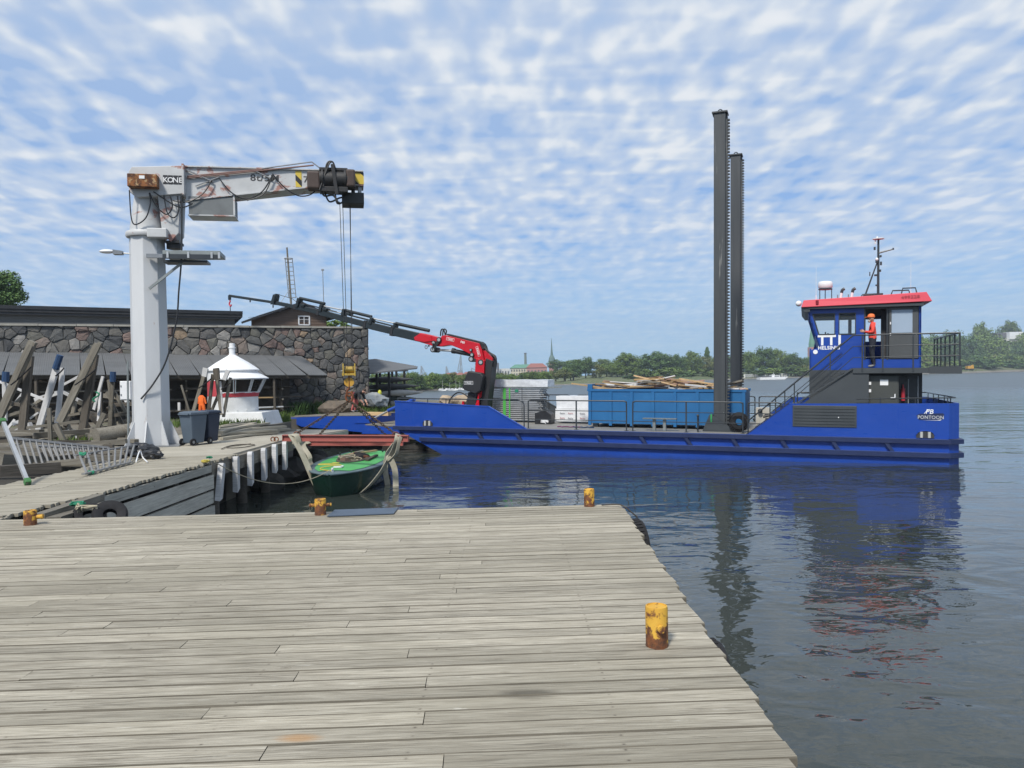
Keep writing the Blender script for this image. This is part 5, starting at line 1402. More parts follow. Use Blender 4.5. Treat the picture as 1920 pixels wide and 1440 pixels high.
for (x, h_) in ((16.48, .22), (16.82, .22)):
    q = MB(); q.cyl((x, 1.6, 4.58), (x + .03, 1.6, 4.58 + h_), .045, .045, 10); e_ = q.build('exhaust', MT['white'], rf, BM, smooth=True)
    q = MB(); q.tube(spline([(x + .03, 1.6, 4.58 + h_), (x + .06, 1.6, 4.68 + h_), (x + .13, 1.6, 4.72 + h_)], 4), .05, 8); q.build('elbow', MT['railgrey'], e_, BM, smooth=True)
    q = MB(); q.cyl((x - .09, 1.6, 4.58), (x - .09, 1.6, 4.74), .02, .02, 6); q.build('pipe', MT['steel'], e_, BM)
mx = 17.72
q = MB(); q.box2((17.25, 2.2, 4.66), (17.85, 2.8, 4.80)); ma = q.build('mast_foot', MT['railgrey'], rf, BM)
q = MB(); q.cyl((mx, 2.5, 4.7), (mx, 2.5, 6.68), .045, .035, 10); q.cyl((17.3, 2.5, 4.75), (mx, 2.5, 6.0), .03, .02, 8); q.cyl((mx, 2.5, 6.22), (18.2, 2.5, 6.33), .03, .02, 8)
for (x, z, w_, h_) in [(mx - .06, 5.93, .07, .10), (mx + .08, 5.85, .06, .12), (mx - .08, 5.45, .10, .06), (mx - .12, 6.38, .06, .10), (mx + .06, 5.6, .05, .08), (18.18, 6.33, .05, .06), (mx + .07, 6.1, .06, .07), (17.45, 5.5, .03, .14), (mx - .05, 5.1, .08, .05)]: q.box((x, 2.46, z), (w_, .08, h_))
q.build('mast', MT['railgrey'], ma, BM)
q = MB(); q.lathe([(0, .04), (.19, .03), (.19, .0), (0, -.01)], (mx, 2.5, 6.70), 18); q.box((mx - .1, 2.45, 6.6), (.05, .05, .12)); q.cyl((mx - .04, 2.5, 6.72), (mx - .04, 2.5, 6.8), .03, .03, 8); q.ell((mx - .05, 2.45, 6.0), (.05, .05, .06)); q.build('mast_head', MT['white'], ma, BM)
for (x, z) in ((15.70, 5.75), (18.62, 5.75)):
    q = MB(); q.cyl((x, 1.5, 4.5), (x, 1.5, z), .008, .004, 5); q.cyl((x, 1.5, 4.5), (x, 1.5, 4.75), .018, .014, 6); q.build('whip_antenna', MT['white'], rf, BM)
q = MB(); q.cyl((15.73, .98, 4.38), (15.73, .98, 4.52), .05, .05, 10); q.build('side_light', paint('dark_red_lamp', (.25, .01, .02), (.2, .01, .02), .3), rf, BM)
for (x0, x1, h_) in ((17.1, 17.5, .05), (18.0, 18.55, .12), (18.3, 18.75, .18)):
    q = MB(); z = 4.62 + (x0 - 17) * .025; q.tube([(x0, 1.1, z), (x0 + .04, 1.1, z + h_), (x1 - .04, 1.1, z + h_), (x1, 1.1, z)], .022, 6); q.build('grab_rail', MT['railgrey'], rf, BM)
fB = lambda x, y, z: BM @ facing((x, y, z), (1, 0, 0), (0, 0, 1))
lettering('499328', .14, BM @ facing((18.28, .952, 4.48), (1, 0, .03), (0, .16, 1)), paint('dull_red_ink', (.36, .03, .05), (.33, .03, .045), .6, bmp=0), rf, 'lettering', .002, 1.25)
MT['letterwhite'] = paint('lettering_white', (.85, .86, .87), (.82, .83, .84), .5, bmp=0)
lettering('TT1', .46, fB(15.76, Y0 - .004, 3.02), MT['letterwhite'], barge, 'lettering', .004, .98, bold=.035)
lettering('HELSINKI', .165, fB(15.76, Y0 - .004, 2.86), MT['letterwhite'], barge, 'lettering', .003, .98, bold=.03)
q = MB(); q.cyl((15.68, Y0 - .02, 2.78), (15.68, Y0 - .001, 2.78), .075, .075, 18); q.build('round_lamp', MT['letterwhite'], barge, BM)
# stern emblem: PB over PONTOON with a swoosh
lg = MB()
lg.prism([(18.62, -.010, .72), (18.72, -.010, .78), (19.36, -.010, .80), (19.40, -.010, .76), (19.34, -.010, .60), (18.70, -.010, .58)], (0, .004, 0)); lo = lg.build('emblem', MT['navy'], barge, BM)
lettering('PB', .20, fB(18.87, -.014, .78), MT['letterwhite'], lo, 'lettering', .002, 1.0, shear=.2)
lettering('PONTOON', .15, fB(18.655, -.014, .62), paint('logo_grey', (.55, .57, .60), (.4, .42, .46), .5, scale=9, bmp=0), lo, 'lettering', .002, .92)
q = MB(); q.prism([(18.78, -.014, .575), (19.28, -.014, .575), (19.33, -.014, .61), (19.2, -.014, .585)], (0, .003, 0)); q.build('swoosh', MT['letterwhite'], lo, BM)
q = MB(); q.tube([(18.84 + .0, -.013, .78), (18.9, -.013, .86), (19.0, -.013, .92)], .008, 5); q.build('arc', MT['letterwhite'], lo, BM)
# stair, platform and their rails
q = MB(); q.prism([(15.2, .24, .98), (16.85, .24, 2.22), (17.28, .24, 2.22), (17.28, .24, .98)], (0, .05, 0)); q.build('stair_side', MT['anthracite'], barge, BM)
st = MB(); st.bar((13.6, .25, .05), (16.8, .25, 2.20), .04, .16, (0, 1, 0)); st.bar((14.4, .92, .55), (16.8, .92, 2.20), .04, .16, (0, 1, 0)); so_ = st.build('stair_stringer', MT['anthracite'], barge, BM)
for k in range(10):
    t = (k + .7) / 10.5
    bb_('step', (13.65 + 3.15 * t - .10, .26, .08 + 2.14 * t), (13.65 + 3.15 * t + .12, .91, .10 + 2.14 * t), 'anthracite', so_)
pl = MB(); pl.prism([(16.8, .2, 2.05), (19.85, .2, 2.05), (19.85, 5.4, 2.05), (18.92, 5.4, 2.05), (18.92, 1.18, 2.05), (16.8, 1.18, 2.05)], (0, 0, .17)); po = pl.build('platform', MT['anthracite'], barge, BM)
for (pts) in [[(19.0, .3, 2.05), (18.92, .9, .9)], ]:
    pass
def hand(pts, r_, nm='hand_rail', par=None):
    q = MB(); q.tube(pts, r_, 6); return q.build(nm, MT['railgrey'], par or barge, BM)
hr = hand([(13.57, .2, .46), (16.81, .2, 3.28), (19.84, .2, 3.30), (19.84, 5.3, 3.30)], .026)
hand([(14.35, .2, .62), (16.81, .2, 2.92), (19.84, .2, 2.95), (19.84, 5.3, 2.95)], .014, 'rail_bar', hr)
hand([(14.75, .2, .62), (16.81, .2, 2.56), (19.84, .2, 2.60), (19.84, 5.3, 2.60)], .014, 'rail_bar', hr)
hand([(14.3, .92, 1.1), (16.5, .92, 3.05)], .02, 'rail_bar', hr); hand([(14.3, .92, .75), (16.5, .92, 2.7)], .012, 'rail_bar', hr)
for x in (14.25, 14.72, 15.02, 16.12):
    zt = .46 + (3.28 - .46) * (x - 13.57) / 3.24
    zb = .05 + 2.2 * (x - 13.6) / 3.2
    q = MB(); q.bar((x, .2, max(zb, 0) - (.0 if x > 14.4 else 0)), (x, .2, zt), .04, .03, (0, 1, 0)); q.build('stanchion', MT['railgrey'], hr, BM)
for (x, y) in [(17.08, .2), (17.68, .2), (18.55, .2), (19.84, .2), (19.84, 1.1), (19.84, 2.0), (19.84, 2.9), (19.84, 3.8), (19.84, 4.6), (19.84, 5.3)]:
    q = MB(); q.bar((x, y, 2.1), (x, y, 3.3), .045, .035, (0, 1, 0)); q.build('stanchion', MT['railgrey'], hr, BM)
bb_('platform_edge', (19.0, .17, 2.03), (19.9, .2, 2.26), 'anthracite', po)
# cabinet under the platform, extinguisher
cbt = bb_('cabinet', (17.30, .45, 0.0), (18.17, 1.1, 1.97), paint('cabinet_olive', (.055, .06, .055), (.048, .052, .048), .5), bev=.01)
bb_('cabinet_door', (17.34, .435, .4), (18.13, .448, 1.92), paint('cabinet_olive2', (.06, .065, .06), (.052, .056, .052), .5), cbt)
bb_('warning_label', (17.62, .424, 1.66), (17.86, .433, 1.84), 'letterwhite', cbt)
for z in (1.72, 1.48): bb_('hinge', (17.29, .42, z - .05), (17.36, .45, z + .05), 'letterwhite', cbt)
bb_('handle', (17.93, .40, 1.24), (18.06, .43, 1.27), 'letterwhite', cbt); bb_('handle', (18.04, .40, 1.26), (18.07, .43, 1.38), 'letterwhite', cbt)
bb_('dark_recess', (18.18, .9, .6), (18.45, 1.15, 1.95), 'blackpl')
q = MB(); q.cyl((18.33, .8, 1.15), (18.33, .8, 1.55), .06, .06, 12); q.cyl((18.33, .8, 1.55), (18.33, .8, 1.68), .03, .02, 8); q.build('extinguisher', paint('extinguisher_red', (.45, .03, .05), (.4, .03, .04), .4), barge, BM, smooth=True)
bb_('gauge_pipe', (18.48, .9, 1.0), (18.51, .93, 1.85), 'galv')
# ------------------------------------------------------------------ bow ramp
q = MB()
ramp_y0, ramp_y1 = .95, 3.75
prof = [(-6.2, .10), (-5.2, -.22), (-1.7, -.42), (-1.75, .30), (-4.2, .235), (-6.15, .14)]
q.prism([(x, ramp_y0, z) for x, z in prof], (0, ramp_y1 - ramp_y0, 0)); rp = q.build('bow_ramp', MT['blue'], barge, BM)
q = MB(); q.prism([(-2.5, ramp_y0 - .03, -.02), (-1.75, ramp_y0 - .03, .0), (-1.68, ramp_y0 - .03, .28), (-1.8, ramp_y0 - .03, .30), (-2.1, ramp_y0 - .03, .06)], (0, .03, 0)); q.build('ramp_rib', MT['blue'], rp, BM)
for k in range(14):
    a = ramp_y0 + .06 + k * (ramp_y1 - ramp_y0 - .1) / 14
    q = MB(); q.prism([(-6.1, a, .150), (-4.2, a, .248), (-1.8, a, .312), (-1.8, a, .345), (-4.2, a, .285), (-6.1, a, .175)], (0, (ramp_y1 - ramp_y0 - .1) / 14 - .02, 0)); q.build('plank', MT['oldwood'], rp, BM)
q = MB(); q.prism([(-1.75, .3, -.40), (.1, .3, -.36), (.1, .3, -.05), (-.6, .3, -.10), (-1.6, .3, -.06)], (0, 6.0, 0)); hf = q.build('hinge_flap', MT['blue'], barge, BM)
for k in range(16):
    a = .4 + k * .37
    q = MB(); q.prism([(-1.65, a, -.045), (-.6, a, -.085), (.05, a, -.04), (.05, a, -.005), (-.6, a, -.05), (-1.65, a, -.01)], (0, .345, 0)); q.build('plank', MT['oldwood'], hf, BM)
for y in (1.0, 5.6):
    q = MB(); q.cyl((-1.55, y, .22), (-.85, y, .55), .035, .035, 10); rd_ = q.build('ram_rod', MT['alu'], barge, BM, smooth=True)
    q = MB(); q.cyl((-.9, y, .53), (.35, y, 1.02), .075, .075, 14); q.build('ram_barrel', MT['blue'], rd_, BM, smooth=True)
q = MB(); q.box2((-1.95, 1.0, .32), (-.9, 1.25, .46)); q.build('timber_block', MT['palewood'], rp, BM)

# ================================================================== knuckle boom crane on the barge
CY = 2.5
kb = thing('loader_crane', 'red and black knuckle boom crane reaching left from the barge', 'crane', M=BM @ Matrix.Translation((2.4, CY, 0)))
def poly_part(name, pts, y0, y1, mat, parent=kb, bev=.012):
    q = MB(); q.prism([(lambda v_: (v_.x, y0, v_.z))(bp(px, py, CY)) for px, py in pts], (0, y1 - y0, 0)); return q.build(name, MT[mat] if isinstance(mat, str) else mat, parent, BM, bev=bev)
L_ = lambda px, py, dy=0.0: Vector((bp(px, py, CY).x, CY + dy, bp(px, py, CY).z))
MT['boomblack'] = paint('boom_black', (.012, .018, .020), (.018, .024, .027), .35, scale=1.5)
MT['coverblk'] = paint('cover_black', (.014, .015, .018), (.02, .021, .024), .55, scale=2)
poly_part('pedestal', [(884, 735), (900, 735), (897, 775), (878, 798), (874, 798)], CY - .35, CY + .35, 'coverblk')
poly_part('pedestal_fin', [(905, 737), (907, 800), (890, 800), (897, 765)], CY - .42, CY - .36, 'red')
poly_part('rear_column', [(914, 672), (927, 677), (926, 688), (917, 762), (916, 800), (900, 800), (906, 740), (913, 710)], CY - .2, CY + .34, 'coverblk')
poly_part('column', [(897, 672), (913, 676), (912, 700), (906, 745), (893, 745), (895, 700)], CY - .26, CY + .20, 'red')
cv_ = poly_part('tank_cover', [(887, 695.5), (911, 699), (915.5, 705.5), (910, 732), (901, 738), (879, 730), (877, 724), (882, 707)], CY - .55, CY - .20, 'coverblk', bev=.04)
poly_part('inner_boom', [(828, 650), (831, 631), (838, 628.5), (902, 644), (907, 657), (911.5, 681), (901, 682), (891, 675), (885, 664), (866, 654), (848, 647)], CY - .20, CY + .20, 'red')
poly_part('boom_cover', [(838, 627.5), (842, 626), (904, 641), (909, 645), (911, 655), (907, 655), (903, 646)], CY - .16, CY + .16, 'coverblk')
poly_part('knuckle_cover', [(906, 653), (915, 660), (925, 672), (925, 688), (912, 700), (912, 682), (908, 660)], CY - .10, CY + .16, 'red')
poly_part('outer_boom', [(780, 634), (792, 624.5), (812, 629), (828, 634), (832, 640), (826, 650), (815, 649), (782, 639)], CY - .19, CY + .19, 'red')
poly_part('boom_hood', [(780.5, 633), (792, 625.5), (812.5, 630), (814.5, 640), (800, 642), (782, 638.5)], CY - .23, CY - .19, 'red')
# pins and links
for (px, py, r_) in [(818, 643, .075), (816.5, 656, .095), (828, 637.5, .09), (889.5, 665.5, .075), (888, 673.5, .10), (906, 679.5, .10), (887.5, 656.5, .05)]:
    c = L_(px, py)
    q = MB(); q.cyl((c.x, CY - .27, c.z), (c.x, CY + .27, c.z), r_ * 1.2, r_ * 1.2, 18); pn = q.build('pin_boss', MT['coverblk'], kb, BM, smooth=True)
    q = MB(); q.cyl((c.x, CY - .28, c.z), (c.x, CY - .265, c.z), r_ * .75, r_ * .75, 16); q.build('pin_face', MT['alu'], pn, BM)
for (a, c) in [((818, 643), (816.5, 656)), ((816.5, 656), (828, 637.5)), ((888, 673.5), (906, 679.5)), ((889.5, 665.5), (888, 673.5))]:
    q = MB(); p_, r_ = L_(*a), L_(*c); q.bar(p_ - Vector((0, .24, 0)), r_ - Vector((0, .24, 0)), .03, .13, (0, 0, 1)) ; q.build('link', MT['coverblk'], kb, BM)
q = MB(); q.cyl(L_(817, 656), L_(852, 658), .05, .05, 12); q.build('ram_rod', MT['alu'], kb, BM, smooth=True)
q = MB(); q.cyl(L_(850, 658), L_(886, 665), .095, .095, 14); q.cyl(L_(848, 657.6), L_(853, 658.3), .115, .115, 14); q.build('ram_barrel', MT['coverblk'], kb, BM, smooth=True)
q = MB(); q.cyl(L_(895, 680, -.1), L_(893, 735, -.1), .055, .055, 12); q.build('lift_ram', MT['alu'], kb, BM, smooth=True)
# hoses over the knuckle
for i, pts in enumerate([[(905, 643), (913, 655), (926, 666), (932, 675), (927, 688)], [(908, 646), (917, 660), (929, 668), (930, 680), (922, 692)], [(903, 642), (910, 648), (915, 662), (926, 672), (926, 686)]]):
    q = MB(); q.tube(spline([L_(x, y, -.12 + .1 * i) for x, y in pts], 6), .032, 7); q.build('hose', MT['coverblk'], kb, BM, smooth=True)
for dx in (0, 4):
    q = MB(); q.tube(spline([L_(826 + dx, 630), L_(827 + dx, 620), L_(830 + dx, 617), L_(833 + dx, 621), L_(835, 629)], 6), .03, 7); q.build('hose', MT['coverblk'], kb, BM, smooth=True)
# telescopic boom sections, thinnest last
secs = [((795, 634.5), (735, 620.5), 17), ((738, 621), (684, 608), 14.2), ((690, 609.5), (596, 584.5), 12), ((602, 586), (552, 575), 10.2), ((556, 575.8), (510, 566.5), 8.2), ((515, 567.3), (430, 554.5), 5.6)]
for k, (a, c, wpx) in enumerate(secs):
    h_ = wpx * 31.5 / FPX
    q = MB(); q.bar(L_(*a), L_(*c), h_ * .8, h_, (0, 0, 1)); sc_ = q.build('boom_section', MT['boomblack'], kb, BM, bev=.02)
    if k < 5:
        e0, e1 = L_(*c), L_(*a)
        dd = (e1 - e0).normalized()
        q = MB(); q.bar(e0, e0 + dd * .12, h_ * .92, h_ * 1.14, (0, 0, 1)); q.build('collar', MT['coverblk'], sc_, BM)
# extension rams along the top with bracket towers
for (a, c, r_, mt_) in [((805, 620), (742, 606.5), .075, 'boomblack'), ((742, 606.5), (698, 597), .035, 'alu'), ((697, 594), (646, 581.5), .07, 'boomblack'), ((646, 581.5), (605, 573.5), .035, 'alu'), ((609, 569.5), (562, 559), .07, 'boomblack'), ((740, 612), (640, 587), .035, 'boomblack'), ((640, 587), (600, 578.5), .03, 'alu'), ((690, 600), (560, 567), .03, 'coverblk')]:
    q = MB(); q.cyl(L_(*a), L_(*c), r_, r_, 10); q.build('extension_ram', MT[mt_], kb, BM, smooth=True)
for (px, py, w_, h_) in [(518, 560, 4, 14), (561, 568, 6, 20), (604, 578, 7, 15), (646, 586, 6, 14), (698, 602, 6, 14), (742, 611, 5, 12), (612, 580, 10, 6), (570, 573, 10, 6), (655, 589, 10, 6)]:
    c = L_(px, py); s_ = 31.5 / FPX
    q = MB(); q.box(c, (w_ * s_, .34, h_ * s_), Matrix.Rotation(R(16), 3, 'Y')); q.build('ram_bracket', MT['boomblack'], kb, BM, bev=.02)
poly_part('guide_tower', [(510, 571), (515, 553), (521, 551), (520, 560), (516, 572)], CY - .14, CY + .14, 'boomblack')
q = MB(); q.tube([L_(521, 552), L_(548, 560), L_(556, 566)], .014, 5); q.build('hose', MT['coverblk'], kb, BM)
for (px, py) in ((469, 562), (512, 572)):
    c = L_(px, py); q = MB(); q.cyl((c.x, CY, c.z), (c.x, CY, c.z - .12), .03, .03, 8); q.build('lug', MT['coverblk'], kb, BM)
# hook at the tip, ring under the boom
c = L_(430.5, 556)
q = MB(); q.box((c.x, CY, c.z - .05), (.10, .10, .22)); q.build('hook_head', MT['boomblack'], kb, BM)
q = MB(); q.tube(spline([(c.x, CY, c.z - .12), (c.x + .03, CY, c.z - .24), (c.x - .02, CY, c.z - .32), (c.x + .0, CY, c.z - .42), (c.x + .07, CY, c.z - .46), (c.x + .1, CY, c.z - .38)], 5), .032, 8); hk = q.build('hook', MT['red'], kb, BM, smooth=True)
q = MB(); q.cyl((c.x + .03, CY, c.z - .45), (c.x + .04, CY, c.z - .85), .02, .02, 6); q.build('pendant', MT['coverblk'], hk, BM)
c = L_(799, 651); q = MB(); q.tube([(c.x + .055 * math.cos(t), CY, c.z + .07 * math.sin(t)) for t in [i * math.pi / 6 for i in range(12)]], .016, 6, closed=True); q.build('ring', MT['steel'], kb, BM); c = L_(804, 648.5); q = MB(); q.ell((c.x, CY, c.z), (.04, .04, .04)); q.build('lug', MT['coverblk'], kb, BM)
c = L_(877, 756); q = MB(); q.prism([(c.x - .06, CY - .5, c.z - .12), (c.x + .06, CY - .5, c.z - .12), (c.x + .03, CY - .5, c.z + .10), (c.x - .03, CY - .5, c.z + .10)], (0, .12, 0)); q.build('beacon', MT['red'], kb, BM)
# name plates
def plate(a, c, hpx, mat_bg, mat_fg, text, size, y, st=1.0):
    p0, p1 = L_(*a), L_(*c)
    d = (p1 - p0).normalized(); u = Vector((-d.z, 0, d.x)); Lp = (p1 - p0).length; h_ = hpx * 31.3 / FPX
    q = MB(); q.prism([Vector((p0.x, y, p0.z)) - u * h_ / 2, Vector((p1.x, y, p1.z)) - u * h_ / 2, Vector((p1.x, y, p1.z)) + u * h_ / 2, Vector((p0.x, y, p0.z)) + u * h_ / 2], (0, -.006, 0)); po_ = q.build('name_plate', mat_fg, kb, BM)
    q = MB(); k_ = h_ * .09; q.prism([Vector((p0.x, y - .006, p0.z)) - u * (h_ / 2 - k_) + d * k_, Vector((p1.x, y - .006, p1.z)) - u * (h_ / 2 - k_) - d * k_, Vector((p1.x, y - .006, p1.z)) + u * (h_ / 2 - k_) - d * k_, Vector((p0.x, y - .006, p0.z)) + u * (h_ / 2 - k_) + d * k_], (0, -.004, 0)); q.build('plate_field', mat_bg, po_, BM)
    mid = p0.lerp(p1, .5); mid.y = y - .012
    lettering(text, size, BM @ facing(mid - u * size * .36, d, u), mat_fg, po_, 'lettering', .002, st, 'CENTER')
plate((880.5, 717.5), (897, 717.5), 6.4, MT['blackpl'], MT['letterwhite'], 'FASSI', .115, CY - .552, .98)
plate((841, 635), (855.5, 638.3), 6, MT['red'], MT['letterwhite'], 'FASSI', .105, CY - .202, .95)
plate((897.5, 650), (902.5, 668), 5, MT['red'], MT['letterwhite'], 'FASSI', .10, CY - .202, 1.2)
pp0, pp1 = L_(867, 643), L_(877, 645.3); d_ = (pp1 - pp0).normalized(); pp0.y = CY - .204
lettering('F80', .13, BM @ facing(pp0, d_, (-d_.z, 0, d_.x)), MT['letterwhite'], kb, 'lettering', .002, 1.0)

# ================================================================== cargo on the barge
MT['skipblue'] = paint('skip_blue', (.012, .115, .30), (.018, .14, .34), .5, scale=1.2, spots=(.28, .38, .5), spot_at=.72, spot_scale=3.5)
SKM = BM
X0, X1, SY0, SY1, SZ0, SZ1 = 7.55, 13.36, 1.6, 3.9, .20, 1.45
sk = thing('waste_skip', 'open bright blue waste skip heaped with scrap boards on the barge', 'skip', M=BM @ Matrix.Translation((10.4, 2.7, 0)))
def sb_(nm, a, c, mat='skipblue', par=None, bev=0):
    q = MB(); q.box2(a, c); return q.build(nm, MT[mat], par or sk, BM, bev=bev)
nw_ = sb_('side_wall', (X0, SY0, SZ0), (X1, SY0 + .04, SZ1)); fw_ = sb_('side_wall', (X0, SY1 - .04, SZ0), (X1, SY1, SZ1))
sb_('end_wall', (X0, SY0 + .04, SZ0), (X0 + .04, SY1 - .04, SZ1 + .2)); sb_('end_wall', (X1 - .04, SY0 + .04, SZ0), (X1, SY1 - .04, SZ1)); sb_('floor', (X0, SY0, SZ0 - .04), (X1, SY1, SZ0))
for y in (SY0 - .03, SY1 - .05): sb_('top_rail', (X0 - .03, y, SZ1 - .07), (X1 + .03, y + .10, SZ1 + .02))
for k in range(8):
    x = X0 + .02 + k * (X1 - X0 - .14) / 7
    sb_('rib', (x, SY0 - .06, SZ0 - .12), (x + .11, SY0 - .0, SZ1 - .08), 'skipblue', nw_)
sb_('lug', (X0 - .02, SY0 - .02, SZ1), (X0 + .16, SY0 + .10, SZ1 + .2))
for x in (X0 + .1, X1 - .3): 
    for y in (SY0 + .3, SY1 - .5): sb_('skid', (x, y, .0), (x + .2, y + .2, SZ0 - .04), 'galv')
MT['pinkwood'] = wood('faded_pink_board', (.42, .27, .22), (.30, .19, .15), (.10, .06, .05), tint=.25, crack=.3)
r = random.Random(31)
for i in range(120):
    t = r.random()
    cx = X0 + .5 + (X1 - X0 - 1.0) * t
    hmax = .16 + .42 * math.exp(-((t - .42) / .3) ** 2)
    lay = r.random()
    z = SZ1 - .12 + hmax * lay
    y = r.uniform(SY0 + .25, SY1 - .3)
    L = r.uniform(.6, 2.4); a = r.gauss(0, .45); el = r.gauss(0, .09)
    d = Vector((math.cos(a), math.sin(a) * .8, el)) * L / 2
    c = Vector((cx, y, z))
    for e_ in (c + d, c - d):
        if e_.x > X1 + .05 or e_.x < X0 - .1: d *= .55
    lim = min(y - SY0 - .12, SY1 - .12 - y)
    if abs(d.y) > lim: d.y = math.copysign(lim, d.y)
    o = beam('scrap_board', c - d, c + d, r.uniform(.08, .2), r.uniform(.025, .06), MT[r.choice(('scrapwood', 'scrapwood', 'palewood', 'oldwood', 'pinkwood', 'whitewood'))], M=BM, up=(r.uniform(-.4, .4), r.uniform(-.4, .4), 1), rag=.006)
    tag(o, 'scrap board in the heap filling the blue skip', 'board', 'scrap boards heaped in the blue skip')
for (a, c, lab) in [((1072, 719), (1157, 731), 'long pale board sticking out over the skip\'s left end'), ((1130, 716), (1180, 724), 'short pale board near the left of the scrap heap'), ((1274, 710), (1342, 721), 'broad yellowish board on the right of the scrap heap'), ((1190, 712), (1246, 710), 'pale board lying along the top of the scrap heap')]:
    p_, q_ = bp(*a, 2.0), bp(*c, 1.85)
    tag(beam('scrap_board', p_, q_, .12, .05, MT['palewood'], M=BM), lab, 'board', 'scrap boards heaped in the blue skip')
# scaffold decks, stacked
ST = thing('scaffold_strap', 'bright green lashing strap over the scaffold stack', 'strap', M=BM @ Matrix.Translation((3.4, 3.3, 0)))
MT['greenstrap'] = paint('green_strap', (.08, .42, .07), (.06, .34, .06), .6)
r = random.Random(6)
k = 0
z = .10
while z < 1.42:
    h_ = .05
    x0 = 2.9 + r.uniform(-.04, .04); x1 = (4.95 if z < .95 else 5.05) + r.uniform(-.12, .12)
    k += 1
    t = thing('scaffold_deck', ORD[k - 1] + ' aluminium scaffold deck from the bottom of the strapped stack', 'scaffold deck', M=BM @ Matrix.Translation((x0, 3.3, z)), group='scaffold decks stacked on the barge')
    q = MB(); q.box2((x0, 3.3, z), (x1, 3.34, z + h_)); q.box2((x0, 4.2, z), (x1, 4.24, z + h_)); q.build('side_rail', MT['alu'], t, BM)
    q = MB(); q.box2((x0 + .01, 3.34, z + .02), (x1 - .01, 4.2, z + .04)); q.build('tread', MT['railgrey'], t, BM)
    q = MB(); q.cyl((x1, 3.36, z + .03), (x1 + .12, 3.36, z + .015), .018, .018, 6); q.cyl((x1, 3.9, z + .03), (x1 + .12, 3.9, z + .015), .018, .018, 6); q.build('hook', MT['alu'], t, BM)
    z += h_ + .032
for xs, w_ in ((3.35, .13), (3.62, .06)):
    q = MB(); q.box2((xs, 3.285, .1), (xs + w_, 3.297, 1.46)); q.box2((xs, 3.285, 1.455), (xs + w_, 4.25, 1.467)); q.build('strap', MT['greenstrap'], ST, BM)
q = MB(); q.box2((3.9, 3.27, 1.28), (4.05, 3.29, 1.40)); q.build('ratchet', MT['greenrope'], ST, BM)
for xs in (4.2,):
    q = MB(); q.box2((xs, 3.287, .1), (xs + .02, 3.297, 1.46)); tag(q.build('steel_band', MT['railgrey'], None, BM), 'thin dark band round the scaffold stack', 'band')
# foil-wrapped long package on top
MT['foil'] = paint('silver_foil_wrap', (.74, .76, .78), (.58, .60, .63), .32, .15, scale=6, bmp=.6, bscale=9)
MT['wrap'] = paint('white_plastic_wrap', (.78, .79, .80), (.66, .67, .69), .35, scale=3, bmp=.5, bscale=7)
def crumple(nm, a, c, mat, label, cat, parent=None, amp=.02, n=(10, 4, 4), group=None):
    bm = bmesh.new(); bmesh.ops.create_cube(bm, size=1)
    bmesh.ops.subdivide_edges(bm, edges=bm.edges, cuts=5, use_grid_fill=True)
    s = Vector(c) - Vector(a); m_ = (Vector(c) + Vector(a)) / 2
    for q_ in bm.verts:
        p_ = Vector((q_.co.x * s.x, q_.co.y * s.y, q_.co.z * s.z)) + m_
        nv = Vector((mnoise.noise(p_ * 3.1), mnoise.noise(p_ * 3.1 + Vector((7, 0, 0))), mnoise.noise(p_ * 3.1 + Vector((0, 9, 0)))))
        q_.co = p_ + nv * amp
    me = bpy.data.meshes.new(nm); bm.to_mesh(me); bm.free(); me.materials.append(mat)
    o = place(bpy.data.objects.new(nm, me), BM, parent)
    return tag(o, label, cat, group) if label else o
fp = crumple('foil_package', (2.85, 3.25, 1.50), (5.35, 4.2, 1.80), MT['foil'], 'long silver wrapped package lying on top of the scaffold stack', 'package', amp=.025)
for k in range(4):
    o = beam('batten', BM @ Vector((2.9, 3.3 + .28 * k, 1.475)), BM @ Vector((5.55 + .05 * k, 3.3 + .28 * k, 1.475)), .05, .05, MT['galv'], None)
    tag(o, 'grey batten under the silver wrapped package', 'batten', 'battens under the silver package')
for (a, c, lab) in [((5.72, 3.3, .62), (7.1, 4.2, 1.13), 'white wrapped pallet pack, upper one left of the skip'), ((5.70, 3.25, .10), (7.1, 4.2, .61), 'white wrapped pallet pack with red print, lower one left of the skip')]:
    o = crumple('wrapped_pack', a, c, MT['wrap'], lab, 'pack', amp=.015, group='white wrapped packs on the barge')
    if a[2] < .5:
        for i, (x, z_) in enumerate([(5.9, .40), (6.25, .40), (6.75, .40), (5.9, .2), (6.25, .2), (6.75, .2)]):
            lettering('Kerto', .085, BM @ facing((x, a[1] - .03, z_), (1, 0, 0), (0, 0, 1)), paint('pack_print_%d' % i, ((.35, .05, .07) if i % 2 else (.12, .12, .14)), None, .6, bmp=0), o, 'print', .001)
bx = thing('black_crate', 'black crate beside the scaffold stack on the barge', 'crate', M=BM @ Matrix.Translation((5.3, 2.6, 0)))
q = MB(); q.prism([(5.05, 2.5, .0), (5.75, 2.5, .0), (5.75, 2.5, .40), (5.5, 2.5, .60), (5.05, 2.5, .45)], (0, .5, 0)); q.build('body', MT['blackpl'], bx, BM, bev=.02)
for k in range(14):
    q = MB(); q.tube([(5.35 + .28 * r.random() + .05 * math.cos(t), 2.47, .06 + .10 * r.random() + .05 * math.sin(t)) for t in [0, 1, 2, 3, 4]], .012, 5); q.build('loop', MT['white'], bx, BM)
